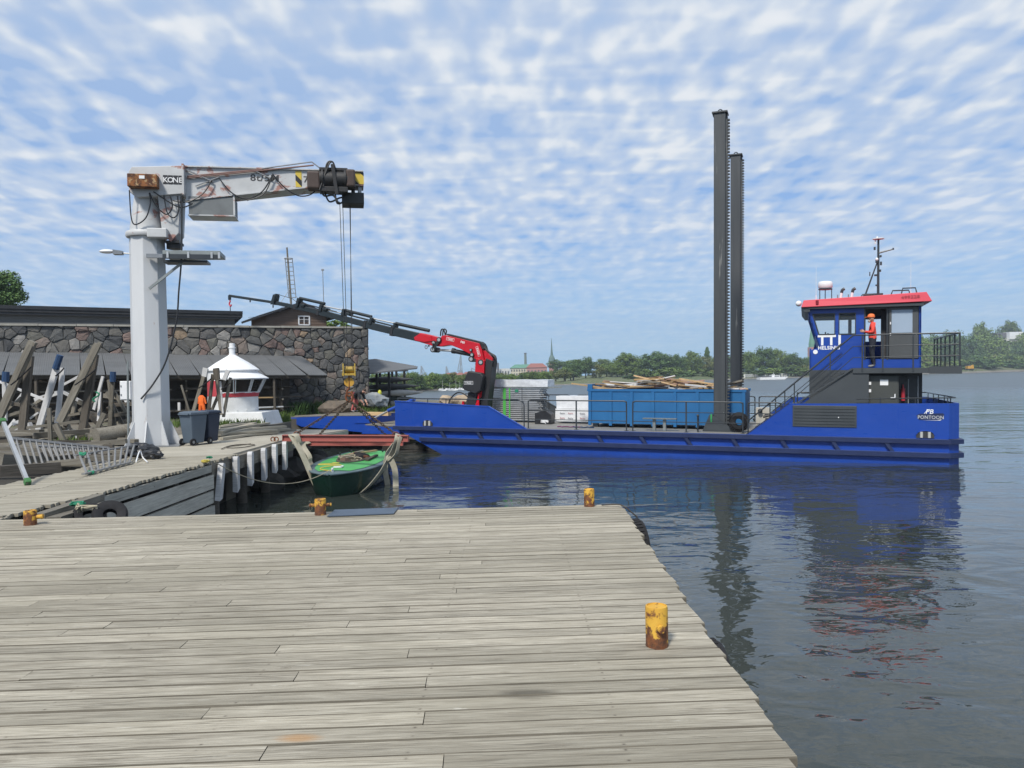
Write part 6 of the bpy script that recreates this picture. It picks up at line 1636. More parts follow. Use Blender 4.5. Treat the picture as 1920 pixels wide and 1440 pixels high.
for (px, y, m_, lab) in [(6.9, 1.15, 'purple', 'purple strap lying on the barge deck'), (7.45, 1.1, 'capblue', 'blue strap lying on the barge deck')]:
    if m_ == 'purple': MT['purple'] = paint('purple_strap', (.22, .06, .16), (.17, .05, .12), .7)
    pts = [(px - .45 + .09 * i, y + .12 * math.sin(i * 1.9), .02 + .012 * (i % 2)) for i in range(11)]
    q = MB(); q.tube(spline(pts, 3), .022, 5); tag(q.build('lashing_strap', MT[m_], None, BM), lab, 'strap')
# hose drum, sacks and gear seen over the bow bulwark
q = MB(); q.tube(spline([(1.0, 3.2, .05), (.85, 3.2, .8), (1.3, 3.2, 1.25), (1.85, 3.2, .95), (2.1, 3.2, .1)], 8), .03, 7); tag(q.build('hose', MT['blackpl'], None, BM, smooth=True), 'black hose arched behind the bow bulwark', 'hose')
for (x, y, s_, lab) in [(1.1, 4.0, .33, 'beige sack behind the bow bulwark'), (.3, 4.2, .27, 'smaller beige sack nearer the ramp')]:
    o = rock((0, 0, 0), (s_ * 1.5, s_, s_ * .9), int(x * 10), paint('beige_sack', (.45, .36, .26), (.36, .29, .21), .85, bmp=.4))
    o.name = 'sack'; o.matrix_basis = BM @ Matrix.Translation((x, y, .85)); tag(o, lab, 'sack')
q = MB(); q.box2((-.2, 3.8, 0), (1.9, 4.6, .62)); tag(q.build('equipment_box', MT['anthracite'], None, BM, bev=.02), 'dark equipment box under the beige sacks on the bow', 'box')

# ================================================================== people
def person(name, label, M, J, E_, RAD, mats, mfun, extra):
    t = thing(name, label, 'person', M=M)
    names = list(J)
    me = bpy.data.meshes.new('body')
    me.from_pydata([J[n] for n in names], [(names.index(a), names.index(c)) for a, c in E_], [])
    o = bpy.data.objects.new('tmp_body', me); COL.objects.link(o)
    sm = o.modifiers.new('skin', 'SKIN'); 
    me.skin_vertices.new() if not me.skin_vertices else None
    for i, n in enumerate(names):
        sv = me.skin_vertices[0].data[i]
        q_ = RAD[n]; sv.radius = q_ if isinstance(q_, tuple) else (q_, q_); sv.use_root = (n == 'pelvis')
    ss = o.modifiers.new('sub', 'SUBSURF'); ss.levels = ss.render_levels = 2
    dg = bpy.context.evaluated_depsgraph_get()
    m2 = bpy.data.meshes.new_from_object(o.evaluated_get(dg)); m2.name = 'body'
    bpy.data.objects.remove(o)
    m2.materials.clear()
    for q_ in mats: m2.materials.append(q_)
    for p_ in m2.polygons:
        p_.material_index = mfun(p_.center); p_.use_smooth = True
    b_ = place(bpy.data.objects.new('body', m2), M, t)
    for (nm, mb_, mt_) in extra: mb_.build(nm, mt_, t, M, smooth=True)
    return t
def hand_mb(w, d, side, palm=(0, 0, 1), curl=.5):
    """five fingers of unequal length bending from the palm; d = forearm direction"""
    mb = MB(); d = Vector(d).normalized(); s = Vector(side).normalized(); n = d.cross(s)
    w = Vector(w)
    mb.ell(w + d * .045, (.045, .028, .045), 8, 6)
    for k, L in enumerate((.055, .07, .075, .065)):
        b0 = w + d * .075 + s * (.03 - .02 * k)
        mb.tube([b0, b0 + d * L * .5 - n * L * .2 * curl, b0 + d * L * .75 - n * L * .6 * curl], [.010, .009, .008], 6)
    mb.tube([w + d * .03 + s * .035, w + d * .06 + s * .06 - n * .02, w + d * .09 + s * .055 - n * .03], [.011, .010, .008], 6)
    return mb
MT['redshirt'] = paint('red_jersey', (.80, .075, .05), (.70, .06, .045), .8, scale=8)
MT['navytrs'] = paint('dark_trousers', (.014, .016, .026), (.02, .022, .034), .85, scale=8)
MT['shoe'] = paint('grey_shoes', (.25, .25, .25), (.18, .18, .18), .7)
MT['orangecap'] = paint('orange_cap', (.85, .20, .05), (.75, .16, .04), .7)
J = {'pelvis': (0, 0, .95), 'belly': (-.01, 0, 1.12), 'chest': (.0, 0, 1.33), 'neck': (-.015, 0, 1.49), 'head': (-.04, 0, 1.60), 'crown': (-.05, 0, 1.67),
     'shL': (.0, .17, 1.42), 'elL': (-.02, .23, 1.14), 'wrL': (-.25, .12, 1.20), 'shR': (.0, -.17, 1.42), 'elR': (-.01, -.24, 1.15), 'wrR': (-.25, -.10, 1.19),
     'hipL': (.0, .10, .90), 'knL': (-.03, .11, .50), 'anL': (.03, .11, .09), 'toL': (-.13, .13, .04), 'hipR': (.0, -.10, .90), 'knR': (-.02, -.11, .50), 'anR': (.05, -.11, .09), 'toR': (-.11, -.13, .04)}
E_ = [('pelvis', 'belly'), ('belly', 'chest'), ('chest', 'neck'), ('neck', 'head'), ('head', 'crown'), ('chest', 'shL'), ('shL', 'elL'), ('elL', 'wrL'), ('chest', 'shR'), ('shR', 'elR'), ('elR', 'wrR'),
      ('pelvis', 'hipL'), ('hipL', 'knL'), ('knL', 'anL'), ('anL', 'toL'), ('pelvis', 'hipR'), ('hipR', 'knR'), ('knR', 'anR'), ('anR', 'toR')]
RAD = {'pelvis': (.155, .13), 'belly': (.165, .14), 'chest': (.175, .14), 'neck': .06, 'head': .098, 'crown': .085, 'shL': .075, 'elL': .058, 'wrL': .038, 'shR': .075, 'elR': .058, 'wrR': .038,
       'hipL': .11, 'knL': .075, 'anL': .048, 'toL': .04, 'hipR': .11, 'knR': .075, 'anR': .048, 'toR': .04}
def mf(c):
    if c.z > 1.515: return 0
    if c.z < .10: return 3
    if c.z < .97: return 2
    if c.x < -.235: return 0
    return 1
cap_ = MB(); cap_.lathe([(.112, .0), (.112, .04), (.10, .085), (.06, .115), (0, .125)], (-.045, 0, 1.655), 16); cap_.prism([(-.13, -.08, 1.665), (-.235, -.05, 1.655), (-.245, 0, 1.655), (-.235, .05, 1.655), (-.13, .08, 1.665)], (0, 0, .012))
beard = MB(); beard.ell((-.10, 0, 1.535), (.05, .06, .05), 10, 7)
face = MB(); face.ell((-.148, 0, 1.60), (.02, .013, .02), 8, 6); face.ell((-.03, .098, 1.60), (.02, .012, .03), 8, 6); face.ell((-.03, -.098, 1.60), (.02, .012, .03), 8, 6); face.ell((-.125, 0, 1.555), (.02, .03, .008), 8, 5)
shades = MB(); shades.box((-.135, .035, 1.625), (.012, .05, .03)); shades.box((-.135, -.035, 1.625), (.012, .05, .03)); shades.bar((-.13, -.085, 1.63), (-.02, -.10, 1.63), .006, .012)
hl = hand_mb((-.25, .12, 1.20), (-1, -.45, .15), (0, -.3, 1), curl=1.1); hr_ = hand_mb((-.25, -.10, 1.19), (-1, .45, .2), (0, .3, 1), curl=1.1)
PM = BM @ Matrix.Translation((17.42, .72, 2.225))
person('person', 'person in a red top and orange cap holding a phone by the wheelhouse door', PM, J, E_, RAD, [MT['skin'], MT['redshirt'], MT['navytrs'], MT['shoe']], mf,
       [('cap', cap_, MT['orangecap']), ('beard', beard, paint('grey_beard', (.5, .48, .45), (.4, .38, .36), .9)), ('face', face, MT['skin']), ('sunglasses', shades, MT['blackpl']), ('hand', hl, MT['skin']), ('hand', hr_, MT['skin'])])
q = MB(); q.box((-.37, .01, 1.24), (.012, .075, .15), Matrix.Rotation(R(-35), 3, 'Y')); tag(q.build('phone', MT['blackpl'], None, PM, bev=.004), 'dark phone held up by the person in red', 'phone')
# second person, bent double over something by the ramp, seen from behind left
J2 = {'pelvis': (0, 0, .78), 'belly': (.14, 0, .90), 'chest': (.32, 0, .92), 'neck': (.46, 0, .95), 'head': (.55, 0, .98), 'crown': (.61, 0, 1.0),
      'shL': (.36, .17, .90), 'elL': (.46, .22, .62), 'wrL': (.60, .15, .42), 'shR': (.36, -.17, .90), 'elR': (.44, -.22, .62), 'wrR': (.58, -.14, .42),
      'hipL': (.0, .10, .74), 'knL': (.10, .13, .42), 'anL': (-.04, .13, .09), 'toL': (.13, .15, .04), 'hipR': (.0, -.10, .74), 'knR': (.08, -.13, .42), 'anR': (-.06, -.13, .09), 'toR': (.11, -.15, .04)}
def mf2(c):
    if c.x > .48 and c.z > .85: return 0
    if c.z < .10: return 3
    if c.z < .60 and c.x > .38: return 0
    if c.x > .10 and c.z > .60: return 1
    if c.x > -.02 and c.z > .80: return 4
    return 2
hair = MB(); hair.ell((.565, 0, 1.045), (.10, .095, .07), 10, 7)
face2 = MB(); face2.ell((.62, 0, .90), (.02, .013, .02), 8, 6); face2.ell((.54, .098, .97), (.02, .012, .03), 8, 6); face2.ell((.54, -.098, .97), (.02, .012, .03), 8, 6)
h1_ = hand_mb((.60, .15, .42), (.3, -.1, -1), (0, -1, 0)); h2_ = hand_mb((.58, -.14, .42), (.3, .1, -1), (0, 1, 0))
gp = at(664, 773, 36.2); gz = gp.z
person('person', 'person in a black shirt and pink trousers bending down beside the ramp', Matrix.Translation((gp.x, gp.y, gz)) @ Matrix.Rotation(R(-18), 4, 'Z'), J2, E_, RAD,
       [MT['skin'], paint('black_shirt', (.015, .016, .02), (.022, .023, .028), .85), paint('pink_trousers', (.50, .13, .11), (.42, .10, .09), .85), MT['shoe'], paint('dark_red_hem', (.22, .02, .03), (.18, .02, .03), .85)], mf2,
       [('hair', hair, paint('brown_hair', (.06, .04, .03), (.04, .028, .02), .8)), ('face', face2, MT['skin']), ('hand', h1_, MT['skin']), ('hand', h2_, MT['skin'])])

# ================================================================== green boat in the slings
MT['hullgreen'] = paint('dark_green_hull', (.006, .028, .020), (.010, .04, .028), .25, scale=1.5, spots=(.06, .10, .08), spot_at=.72, spot_scale=2.5)
MT['decklime'] = paint('bright_green_deck', (.06, .33, .08), (.08, .40, .10), .5, scale=2.5, spots=(.10, .2, .08), spot_at=.66)
MT['deckteal'] = paint('grey_teal_side_deck', (.085, .13, .15), (.11, .16, .175), .5, scale=2)
BO = Matrix.Translation((-4.66, 19.40, 0)) @ Matrix.Rotation(R(90.5), 4, 'Z')       # x from bow to stern
boat = thing('motor_boat', 'dark green wooden boat with a bright green deck hanging in slings', 'boat', M=BO)
ST_ = [(0.0, .03, .60), (.25, .34, .60), (.6, .60, .60), (1.2, .84, .595), (2.0, .99, .59), (3.0, 1.05, .585), (4.2, 1.0, .59), (5.2, .86, .60), (5.9, .70, .61)]
secs = []
for (x, hb_, zs) in ST_:
    keel = -.28 + (.45 if x == 0 else .12 if x < .5 else 0)
    prof = [(hb_, zs), (hb_ * .97, zs - .22), (hb_ * .86, .06), (hb_ * .5, -.16), (0, keel), (-hb_ * .5, -.16), (-hb_ * .86, .06), (-hb_ * .97, zs - .22), (-hb_, zs)]
    rk = -.10 if x == 0 else 0
    secs.append([(x + (.38 * (zs - z) if x < .3 else 0.0), y, z) for y, z in prof])
q = MB()
n = 9
vs = [p for s in secs for p in s]
fs = [(i * n + j, i * n + j + 1, (i + 1) * n + j + 1, (i + 1) * n + j) for i in range(len(secs) - 1) for j in range(n - 1)]
fs += [tuple(range(n)), tuple(range((len(secs) - 1) * n, len(secs) * n))]
q.add(vs, fs); q.build('hull', MT['hullgreen'], boat, BO, smooth=True)
def deck_sheet(f, dz, x0, x1, cut=None):
    mb = MB(); L, Rr = [], []
    m_ = 40
    def hbx(x):
        for (a, c) in zip(ST_[:-1], ST_[1:]):
            if a[0] <= x <= c[0]:
                t = (x - a[0]) / (c[0] - a[0]); return a[1] + (c[1] - a[1]) * t
        return ST_[-1][1]
    rows = []
    for i in range(m_ + 1):
        x = x0 + (x1 - x0) * i / m_
        h_ = max(.01, hbx(x) - f)
        hf_ = max(.01, hbx(x)); rows.append([(x, -h_ + 2 * h_ * j / 10, .595 + dz + .07 * (1 - ((2 * j / 10 - 1) * h_ / hf_) ** 2) * min(1, hf_)) for j in range(11)])
    for i in range(m_):
        for j in range(10):
            cx = (rows[i][j][0] + rows[i + 1][j + 1][0]) / 2; cy = (rows[i][j][1] + rows[i + 1][j + 1][1]) / 2
            if cut and ((cx - cut[0]) / cut[1]) ** 2 + (cy / cut[2]) ** 2 < 1: continue
            mb.add([rows[i][j], rows[i + 1][j], rows[i + 1][j + 1], rows[i][j + 1]], [(0, 1, 2, 3)])
    return mb
deck_sheet(0.0, .004, .02, 5.88, (3.1, 1.05, .44)).build('side_deck', MT['deckteal'], boat, BO)
deck_sheet(.17, .016, .55, 5.70, (3.1, 1.0, .40)).build('deck', MT['decklime'], boat, BO)
q = MB(); q.tube([(3.1 + 1.04 * math.cos(t), .42 * math.sin(t), .69) for t in [i * 2 * math.pi / 28 for i in range(28)]], .035, 6, closed=True); q.build('coaming', MT['darkwood'], boat, BO)
q = MB(); q.box2((2.0, -.45, .3), (4.2, .45, .35)); q.build('cockpit_floor', MT['darkwood'], boat, BO)
q = MB(); q.tube([(a, b_, .60) for a, b_ in [(x, h_) for x, h_, z in ST_]], .022, 6); q.tube([(a, -b_, .60) for a, b_ in [(x, h_) for x, h_, z in ST_]], .022, 6); q.build('rub_rail', MT['deckteal'], boat, BO)
for (x, y) in ((.35, 0), (5.3, .5), (5.3, -.5), (4.6, .72), (4.6, -.72)):
    q = MB(); q.cyl((x, y, .60), (x, y, .74), .03, .025, 8); q.cyl((x - .07, y, .71), (x + .07, y, .71), .016, .016, 6); q.build('cleat', MT['white'] if x < 1 else MT['railgrey'], boat, BO)
q = MB(); q.box2((.95, -.12, .67), (1.2, .12, .70)); q.build('hatch_patch', MT['white'], boat, BO)
# things lying in the boat
tag(rock(BO @ Vector((2.35, .1, .66)), (.17, .2, .13), 5, paint('brown_sack', (.12, .075, .05), (.08, .05, .035), .85)), 'brown sack in the green boat\'s cockpit', 'sack')
r = random.Random(2)
q = MB(); q.tube(spline([BO @ Vector((2.9 + .45 * r.uniform(-1, 1), .38 * r.uniform(-1, 1), .66 + .14 * r.random())) for i in range(22)], 4), .018, 5); tag(q.build('rope_tangle', MT['rope']), 'tangle of grey rope in the green boat\'s cockpit', 'rope')
for i, (a, c, m_, lab) in enumerate([((3.1, -.42, .72), (4.3, .2, .74), 'rust', 'rusty red pole across the green boat\'s cockpit'), ((3.6, .5, .70), (5.2, .1, .71), 'oldwood', 'brown plank on the green boat\'s aft deck'), ((3.8, .35, .72), (5.0, -.35, .73), 'scrapwood', 'reddish plank on the green boat\'s aft deck'), ((2.5, -.5, .70), (3.8, -.56, .70), 'darkwood', 'dark oar along the green boat\'s side')]):
    tag(beam('loose_plank', BO @ Vector(a), BO @ Vector(c), .1, .05, MT[m_]), lab, 'plank')
q = MB(); q.tube(spline([BO @ Vector((.5 + .09 * i, .05 + .30 * math.sin(i * 1.1) + .03 * i, .64 + .035 * min(i, 3))) for i in range(12)], 4), .014, 5); tag(q.build('yellow_line', MT['yellowrope']), 'yellow line lying on the green boat\'s foredeck', 'rope')
tag(rock(BO @ Vector((3.5, -.1, .66)), (.3, .25, .18), 9, MT['black']), 'dark heap of gear in the green boat\'s cockpit', 'gear')
q = MB(); q.tube(sag(on(402, 866, QZ + .02), BO @ Vector((.35, 0, .72)), .42, 20), .010, 5); tag(q.build('mooring_rope', MT['rope']), 'slack mooring rope from the quay to the green boat\'s bow', 'rope')

# ================================================================== red lifting beams, chains and webbing slings
MT['beamred'] = paint('faded_red_primer', (.36, .10, .08), (.29, .085, .07), .6, scale=3, spots=(.42, .22, .18), spot_at=.66)
beams = []
for (p0, p1, lab) in [(at(531, 821, 20.9), at(766, 822, 20.5), 'long faded red lifting beam, upper and nearer of the two'), (at(575, 830, 22.9), at(756, 830, 22.7), 'shorter faded red lifting beam, lower of the two')]:
    lb = thing('lifting_beam', lab, 'lifting beam', p0.lerp(p1, .5), 'red beams over the green boat')
    d = (p1 - p0).normalized()
    for (dz, h_, w_, nm) in ((.075, .022, .16, 'flange'), (0, .13, .05, 'web'), (-.075, .022, .16, 'flange')):
        q = MB(); q.bar(p0 + Vector((0, 0, dz)), p1 + Vector((0, 0, dz)), w_, h_); q.build(nm, MT['beamred'], lb)
    q = MB(); q.bar(p0, p0 + d * .012, .15, .14); q.build('end_plate', MT['beamred'], lb)
    q = MB(); q.bar(p1 - d * .012, p1, .15, .14); q.build('end_plate', MT['beamred'], lb)
    beams.append((p0, p1))
HK = AM @ Vector((5.17, 0, 2.56))
ch = thing('chain_sling', 'rusty four-leg chain sling from the hook to the red beams', 'chain', HK)
b = MB(); b.tube([HK + Vector((.10 * math.cos(t), 0, -.05 + .13 * math.sin(t))) for t in [i * 2 * math.pi / 14 for i in range(14)]], .03, 7, closed=True); b.build('master_ring', MT['rust'], ch, smooth=True)
def chain(p, q_):
    mb = MB(); d = (q_ - p); n = int(d.length / .072); d = d.normalized()
    s = d.orthogonal().normalized(); t = d.cross(s)
    for i in range(n):
        c = p + d * (i + .5) * .072
        a = s if i % 2 else t
        mb.tube([c + d * (.05 * math.cos(u)) + a * (.030 * math.sin(u)) for u in [k * 2 * math.pi / 8 for k in range(8)]], .013, 4, closed=True)
    return mb
(A0_, A1_), (B0_, B1_) = beams
tops = [A0_.lerp(A1_, .11), A0_.lerp(A1_, .90), B0_.lerp(B1_, .10), B0_.lerp(B1_, .86)]
for p_ in tops:
    chain(HK - Vector((0, 0, .15)), p_ + Vector((0, 0, .12))).build('chain_leg', MT['chain'], ch)
    b = MB(); b.tube([p_ + Vector((.10 * math.cos(t), .02, .06 + .11 * math.sin(t))) for t in [i * 2 * math.pi / 10 for i in range(10)]], .016, 5, closed=True); b.build('shackle', MT['rust'], ch)
MT['web'] = paint('dirty_webbing', (.40, .37, .29), (.30, .28, .21), .9, scale=6, bmp=.4, bscale=60)
def band(pts, w_, nrm=(0, 1, 0), n=6):
    """a flat woven strap following pts"""
    pts = spline(pts, n); mb = MB(); vs = []; th = .008
    for i, p in enumerate(pts):
        a = pts[max(0, i - 1)]; c = pts[min(len(pts) - 1, i + 1)]
        t = (c - a).normalized(); nn = Vector(nrm)
        nn = (nn - t * nn.dot(t)).normalized(); o_ = t.cross(nn)
        vs += [p + nn * w_ / 2 + o_ * th, p - nn * w_ / 2 + o_ * th, p - nn * w_ / 2 - o_ * th, p + nn * w_ / 2 - o_ * th]
    k = len(pts)
    mb.add(vs, [(i * 4 + j, i * 4 + (j + 1) % 4, (i + 1) * 4 + (j + 1) % 4, (i + 1) * 4 + j) for i in range(k - 1) for j in range(4)])
    return mb
w1 = thing('webbing_sling', 'pale webbing sling under the green boat\'s bow from the upper red beam', 'sling', at(650, 900, 20.4))
band([at(546, 815, 20.75), at(551, 824, 20.6), at(566, 850, 20.5), at(590, 905, 20.3), at(603, 924, 20.2), Vector((-4.7, 20.3, -.38)), at(682, 920, 20.3), at(712, 888, 20.4), at(728, 862, 20.5)], .17, (.5, .8, .2)).build('strap', MT['web'], w1)
band([at(546, 815, 20.75), at(556, 817, 20.66), at(560, 832, 20.64), at(549, 828, 20.6)], .17, (.5, .8, .2)).build('loop', MT['web'], w1)
band([at(747, 814, 20.52), at(744, 826, 20.4), at(738, 843, 20.45), at(728, 862, 20.5)], .16, (.7, .6, .2)).build('strap', MT['web'], w1)
band([at(752, 818, 20.46), at(748, 830, 20.4), at(743, 850, 20.4), at(730, 864, 20.45)], .10, (.7, .6, .2)).build('loop', MT['web'], w1)
b = MB(); b.ell(at(729, 860, 20.48), (.09, .07, .10), 10, 7); b.build('knot', MT['web'], w1, smooth=True)
w2 = thing('webbing_sling', 'pale webbing sling hanging from the lower red beam into the water', 'sling', at(735, 900, 22), None)
band([at(580, 828, 22.85), at(568, 834, 22.6), at(580, 855, 22.2), at(590, 878, 22.2), Vector((-4.7, 22.3, -.40)), at(705, 905, 22.3), at(722, 872, 22.4), at(726, 850, 22.5), at(738, 832, 22.6)], .15, (.5, .8, .2)).build('strap', MT['web'], w2)
band([at(733, 862, 21.6), at(740, 880, 21.6), at(742, 905, 21.5), Vector((at(741, 935, 21.3).x, 21.3, -.2))], .16, (.9, .3, 0)).build('tail', MT['web'], w2)
band([at(724, 862, 21.9), at(722, 880, 21.9), at(726, 905, 21.8), Vector((at(728, 930, 21.7).x, 21.7, -.2))], .15, (.9, .3, 0)).build('tail', MT['web'], w2)

# ================================================================== bollards on the pier
mt, nt, p = new_mat('yellow_and_rust')
v = coords(nt, (1, 1, 1), True)
tcn = nt.nodes.new('ShaderNodeTexCoord'); sp_ = nt.nodes.new('ShaderNodeSeparateXYZ'); nt.links.new(tcn.outputs['Object'], sp_.inputs[0])
nz = noise_tex(nt, v, 14, 6, .68, .3)
h_ = madd(nt, sp_.outputs[2], -1.1, nz)
worn = ramp(nt, h_, [(.315, 0), (.39, 1)])
rustc = mix_rgb(nt, ramp(nt, noise_tex(nt, v, 30, 4, .7), [(.35, 0), (.7, 1)]), (.055, .025, .014), (.22, .075, .022))
setv(nt, p.inputs['Base Color'], mix_rgb(nt, worn, mix_rgb(nt, ramp(nt, noise_tex(nt, v, 7, 3, .5), [(.4, 0), (.7, 1)]), (.62, .36, .045), (.52, .27, .03)), rustc))
p.inputs['Roughness'].default_value = .7
nt.links.new(bump(nt, nz, .5, .008), p.inputs['Normal'])
MT['bollard'] = mt
def bollard(px, py, h_, r_, label, pins):
    c = on(px, py, DZ); M = Matrix.Translation(c)
    t = thing('bollard', label, 'bollard', c, 'bollards on the pier')
    b = MB(); b.lathe([(r_ * 1.02, -.05), (r_ * 1.03, .0), (r_, .01), (r_, h_ - .012), (r_ * .96, h_), (r_ * .86, h_ + .002), (r_ * .84, h_ - .006), (0, h_ - .004)], n=28); b.build('post', MT['bollard'], t, M, smooth=True)
    for (a, c2, rr) in pins:
        b = MB(); b.cyl(a, c2, rr, rr, 12); e = (Vector(c2) - Vector(a)).normalized(); b.cyl(Vector(c2) - e * .004, Vector(c2) + e * .012, rr * 1.25, rr * 1.1, 12); b.build('cross_pin', MT['bollard'], t, M, smooth=True)
    return c
bollard(1232, 1210, .235, .0655, 'rusty yellow bollard nearest to us, by the pier\'s right edge', [((.01, -.05, .12), (.012, -.078, .12), .02)])
bollard(1105, 949, .21, .064, 'small yellow bollard at the pier\'s far right corner', [])
bollard(601, 965, .19, .066, 'bright yellow bollard with a cross pin beside the steel plate', [((0, 0, .115), (-.115, -.02, .115), .02), ((0, 0, .115), (.115, .02, .115), .02)])
bollard(57, 984, .165, .068, 'rusty yellow bollard with a side pin at the pier\'s left', [((0, 0, .09), (.125, .02, .09), .025)])
# steel plate bridging the pier's far edge
pts = [on(613, 969, DZ + .006), on(738, 964, DZ + .006), on(747, 953, DZ + .006), on(628, 957, DZ + .006)]
b = MB(); b.prism(pts, (0, 0, .01)); tag(b.build('steel_plate', paint('blue_grey_plate', (.085, .115, .16), (.07, .095, .13), .5, .2)), 'flat blue grey steel plate on the pier\'s far edge', 'plate')
# tyres
def tyre(c, axis, R_, r_, label):
    z = Vector(axis).normalized(); x = z.orthogonal().normalized(); y = z.cross(x)
    M = Matrix((x, y, z)).transposed().to_4x4(); M.translation = Vector(c)
    mb = MB(); prof = [(R_ - r_ * 1.0, -r_ * .55), (R_ - r_ * .3, -r_ * .95), (R_ + r_ * .45, -r_ * .85), (R_ + r_ * .62, -r_ * .55), (R_ + r_ * .62, r_ * .55), (R_ + r_ * .45, r_ * .85), (R_ - r_ * .3, r_ * .95), (R_ - r_ * 1.0, r_ * .55)]
    mb.lathe(prof, n=32)
    t = thing('tyre', label, 'tyre', M=M, group='tyre fenders')
    mb.build('casing', MT['black'], t, M, smooth=True)
    g = MB()
    for k in range(36):
        an = k * 2 * math.pi / 36
        g.box(((R_ + r_ * .63) * math.cos(an), (R_ + r_ * .63) * math.sin(an), 0), (.02, .035, r_ * 1.0), Matrix.Rotation(an, 3, 'Z'))
    g.build('tread', MT['black'], t, M)
    return t
tyre((1.40, 8.78, 1.05), (1, .1, .10), .22, .10, 'black tyre fender hanging at the pier\'s far right corner')
tyre((1.25, 4.9, 1.0), (1, 0, .06), .22, .09, 'black tyre fender half hidden along the pier\'s right edge')
tyre(at(168, 967, 10.1), (.3, -.5, .8), .15, .07, 'worn black tyre, left of the two beyond the pier\'s left')
tyre(at(206, 967, 9.95), (.35, -.6, .6), .155, .075, 'worn black tyre, right of the two beyond the pier\'s left')
for (pts, lab) in [([on(1128, 947, DZ + .015), on(1160, 946, DZ + .03), on(1175, 953, DZ + .01), (1.46, 9.1, 1.3)], 'frayed rope on the pier\'s far right corner')]:
    b = MB(); b.tube(spline([Vector(q_) for q_ in pts], 6), .008, 6); tag(b.build('rope', MT['darkwood']), lab, 'rope')
# timbers and rope between the pier and the quay
for (a, c, wv, lab) in [((72, 972), (186, 934), .15, 'grey beam slanting in the gap between pier and quay'), ((100, 980), (195, 948), .17, 'second grey beam in the gap, nearer the tyres'), ((-5, 974), (75, 962), .1, 'broken plank end at the quay\'s near corner')]:
    p0, p1 = at(*a, 9.6), at(*c, 11.2)
    tag(beam('fallen_beam', p0, p1, wv, wv * .8, MT['oldwood'], rag=.012), lab, 'beam')
r = random.Random(14)
for (px, py, d, m_, n_, sp, lab) in [(145, 944, 10.1, 'greenrope', 26, 14, 'green rope tangled round the beams by the tyres'), (160, 952, 9.9, 'rope', 22, 26, 'pale rope tangled over the tyres'), (393, 857, 16.0, 'greenrope', 14, 6, 'small coil of green rope on the quay\'s edge'), (385, 864, 15.7, 'yellowrope', 14, 8, 'small heap of yellow rope on the quay\'s edge')]:
    pts = [at(px + r.uniform(-sp, sp), py + r.uniform(-sp, sp) * .3, d + r.uniform(-.1, .1)) for _ in range(n_)]
    b = MB(); b.tube(spline(pts, 4), .012, 5); tag(b.build('rope', MT[m_]), lab, 'rope')
b = MB(); b.tube(spline([on(x, y, QZ + .02) for x, y in [(415, 842), (430, 836), (455, 833), (478, 834), (460, 838), (436, 840), (425, 838), (450, 835), (470, 832)]], 5), .012, 5); tag(b.build('rope', MT['darkwood']), 'dark rope lying flat on the quay behind the fender posts', 'rope')
for px in (512, 518):
    c = on(px, 827, QZ); b = MB(); b.tube([c + Vector((.06 * math.cos(t), 0, .05 + .06 * math.sin(t))) for t in [i * math.pi / 6 for i in range(12)]], .016, 6, closed=True); tag(b.build('mooring_ring', MT['rust']), 'rusty mooring ring at the quay\'s edge' + (', left one' if px == 512 else ', right one'), 'ring', 'mooring rings')

# ================================================================== canoe rack with a sloping roof beyond the stone wall
cr = thing('canoe_rack', 'open canoe rack with a sloping sheet roof right of the stone wall', 'rack', at(735, 765, 43))
b = MB(); b.prism([at(684, 677, 42), at(704, 675, 42.5), at(783, 689, 42), at(782, 692, 41.6), at(700, 701, 40.6), at(684, 703, 40.4)], (0, 0, .07)); b.build('roof', MT['sheet'], cr)
for (px, d, yt) in ((706, 42.3, 693), (712, 43.4, 688), (729, 42.2, 693), (735, 43.6, 690), (743, 44.4, 692), (758, 44.4, 692)):
    p_ = at(px, yt, d); b = MB(); b.box2((p_.x - .06, p_.y - .06, 1.3), (p_.x + .06, p_.y + .06, p_.z)); b.build('post', MT['blackpl'], cr)
for z in (1.75, 2.35, 2.95, 3.45):
    b = MB(); a_, c_ = at(700, 720, 42.3), at(760, 720, 44.2); b.bar((a_.x, a_.y, z), (c_.x, c_.y, z), .07, .07); b.bar((a_.x, a_.y + 1.2, z), (c_.x, c_.y + 1.2, z), .07, .07); b.build('shelf_arm', MT['blackpl'], cr)
cols = [(.06, .06, .065), (.05, .055, .06), (.10, .10, .095), (.42, .42, .40), (.05, .07, .06), (.28, .28, .27)]
for i, (px, py, L, lab) in enumerate([(722, 712, 3.2, 'dark canoe on the rack\'s top shelf'), (730, 725, 3.6, 'dark canoe on the rack\'s second shelf'), (715, 735, 3.4, 'grey canoe on the rack\'s third shelf'), (748, 737, 2.8, 'pale canoe with its end sticking out of the rack'), (725, 748, 3.4, 'dark green canoe on the rack\'s lowest shelf'), (748, 756, 3.0, 'grey canoe lying below the rack')]):
    c = at(px, py, 42.8); dv = Vector((.9, .42, 0)).normalized()
    prof = [(0, .02), (.12, .08), (.3, .15), (.5, .18), (.7, .15), (.88, .08), (1, .02)]
    q = MB(); q.tube([c + dv * (t - .5) * L for t, _ in prof], [r_ for _, r_ in prof], 10); tag(q.build('canoe', paint('canoe_%d' % i, cols[i], None, .5), smooth=True), lab, 'canoe', 'canoes on the rack')
o = rock(at(705, 752, 38.8), (.62, .8, .42), 21, paint('silver_tarpaulin', (.34, .36, .36), (.24, .255, .26), .45, scale=4, bmp=.6, bscale=5), 'tarpaulin_bundle', 3); tag(o, 'silver grey tarpaulin thrown over gear behind the bending person', 'tarpaulin')
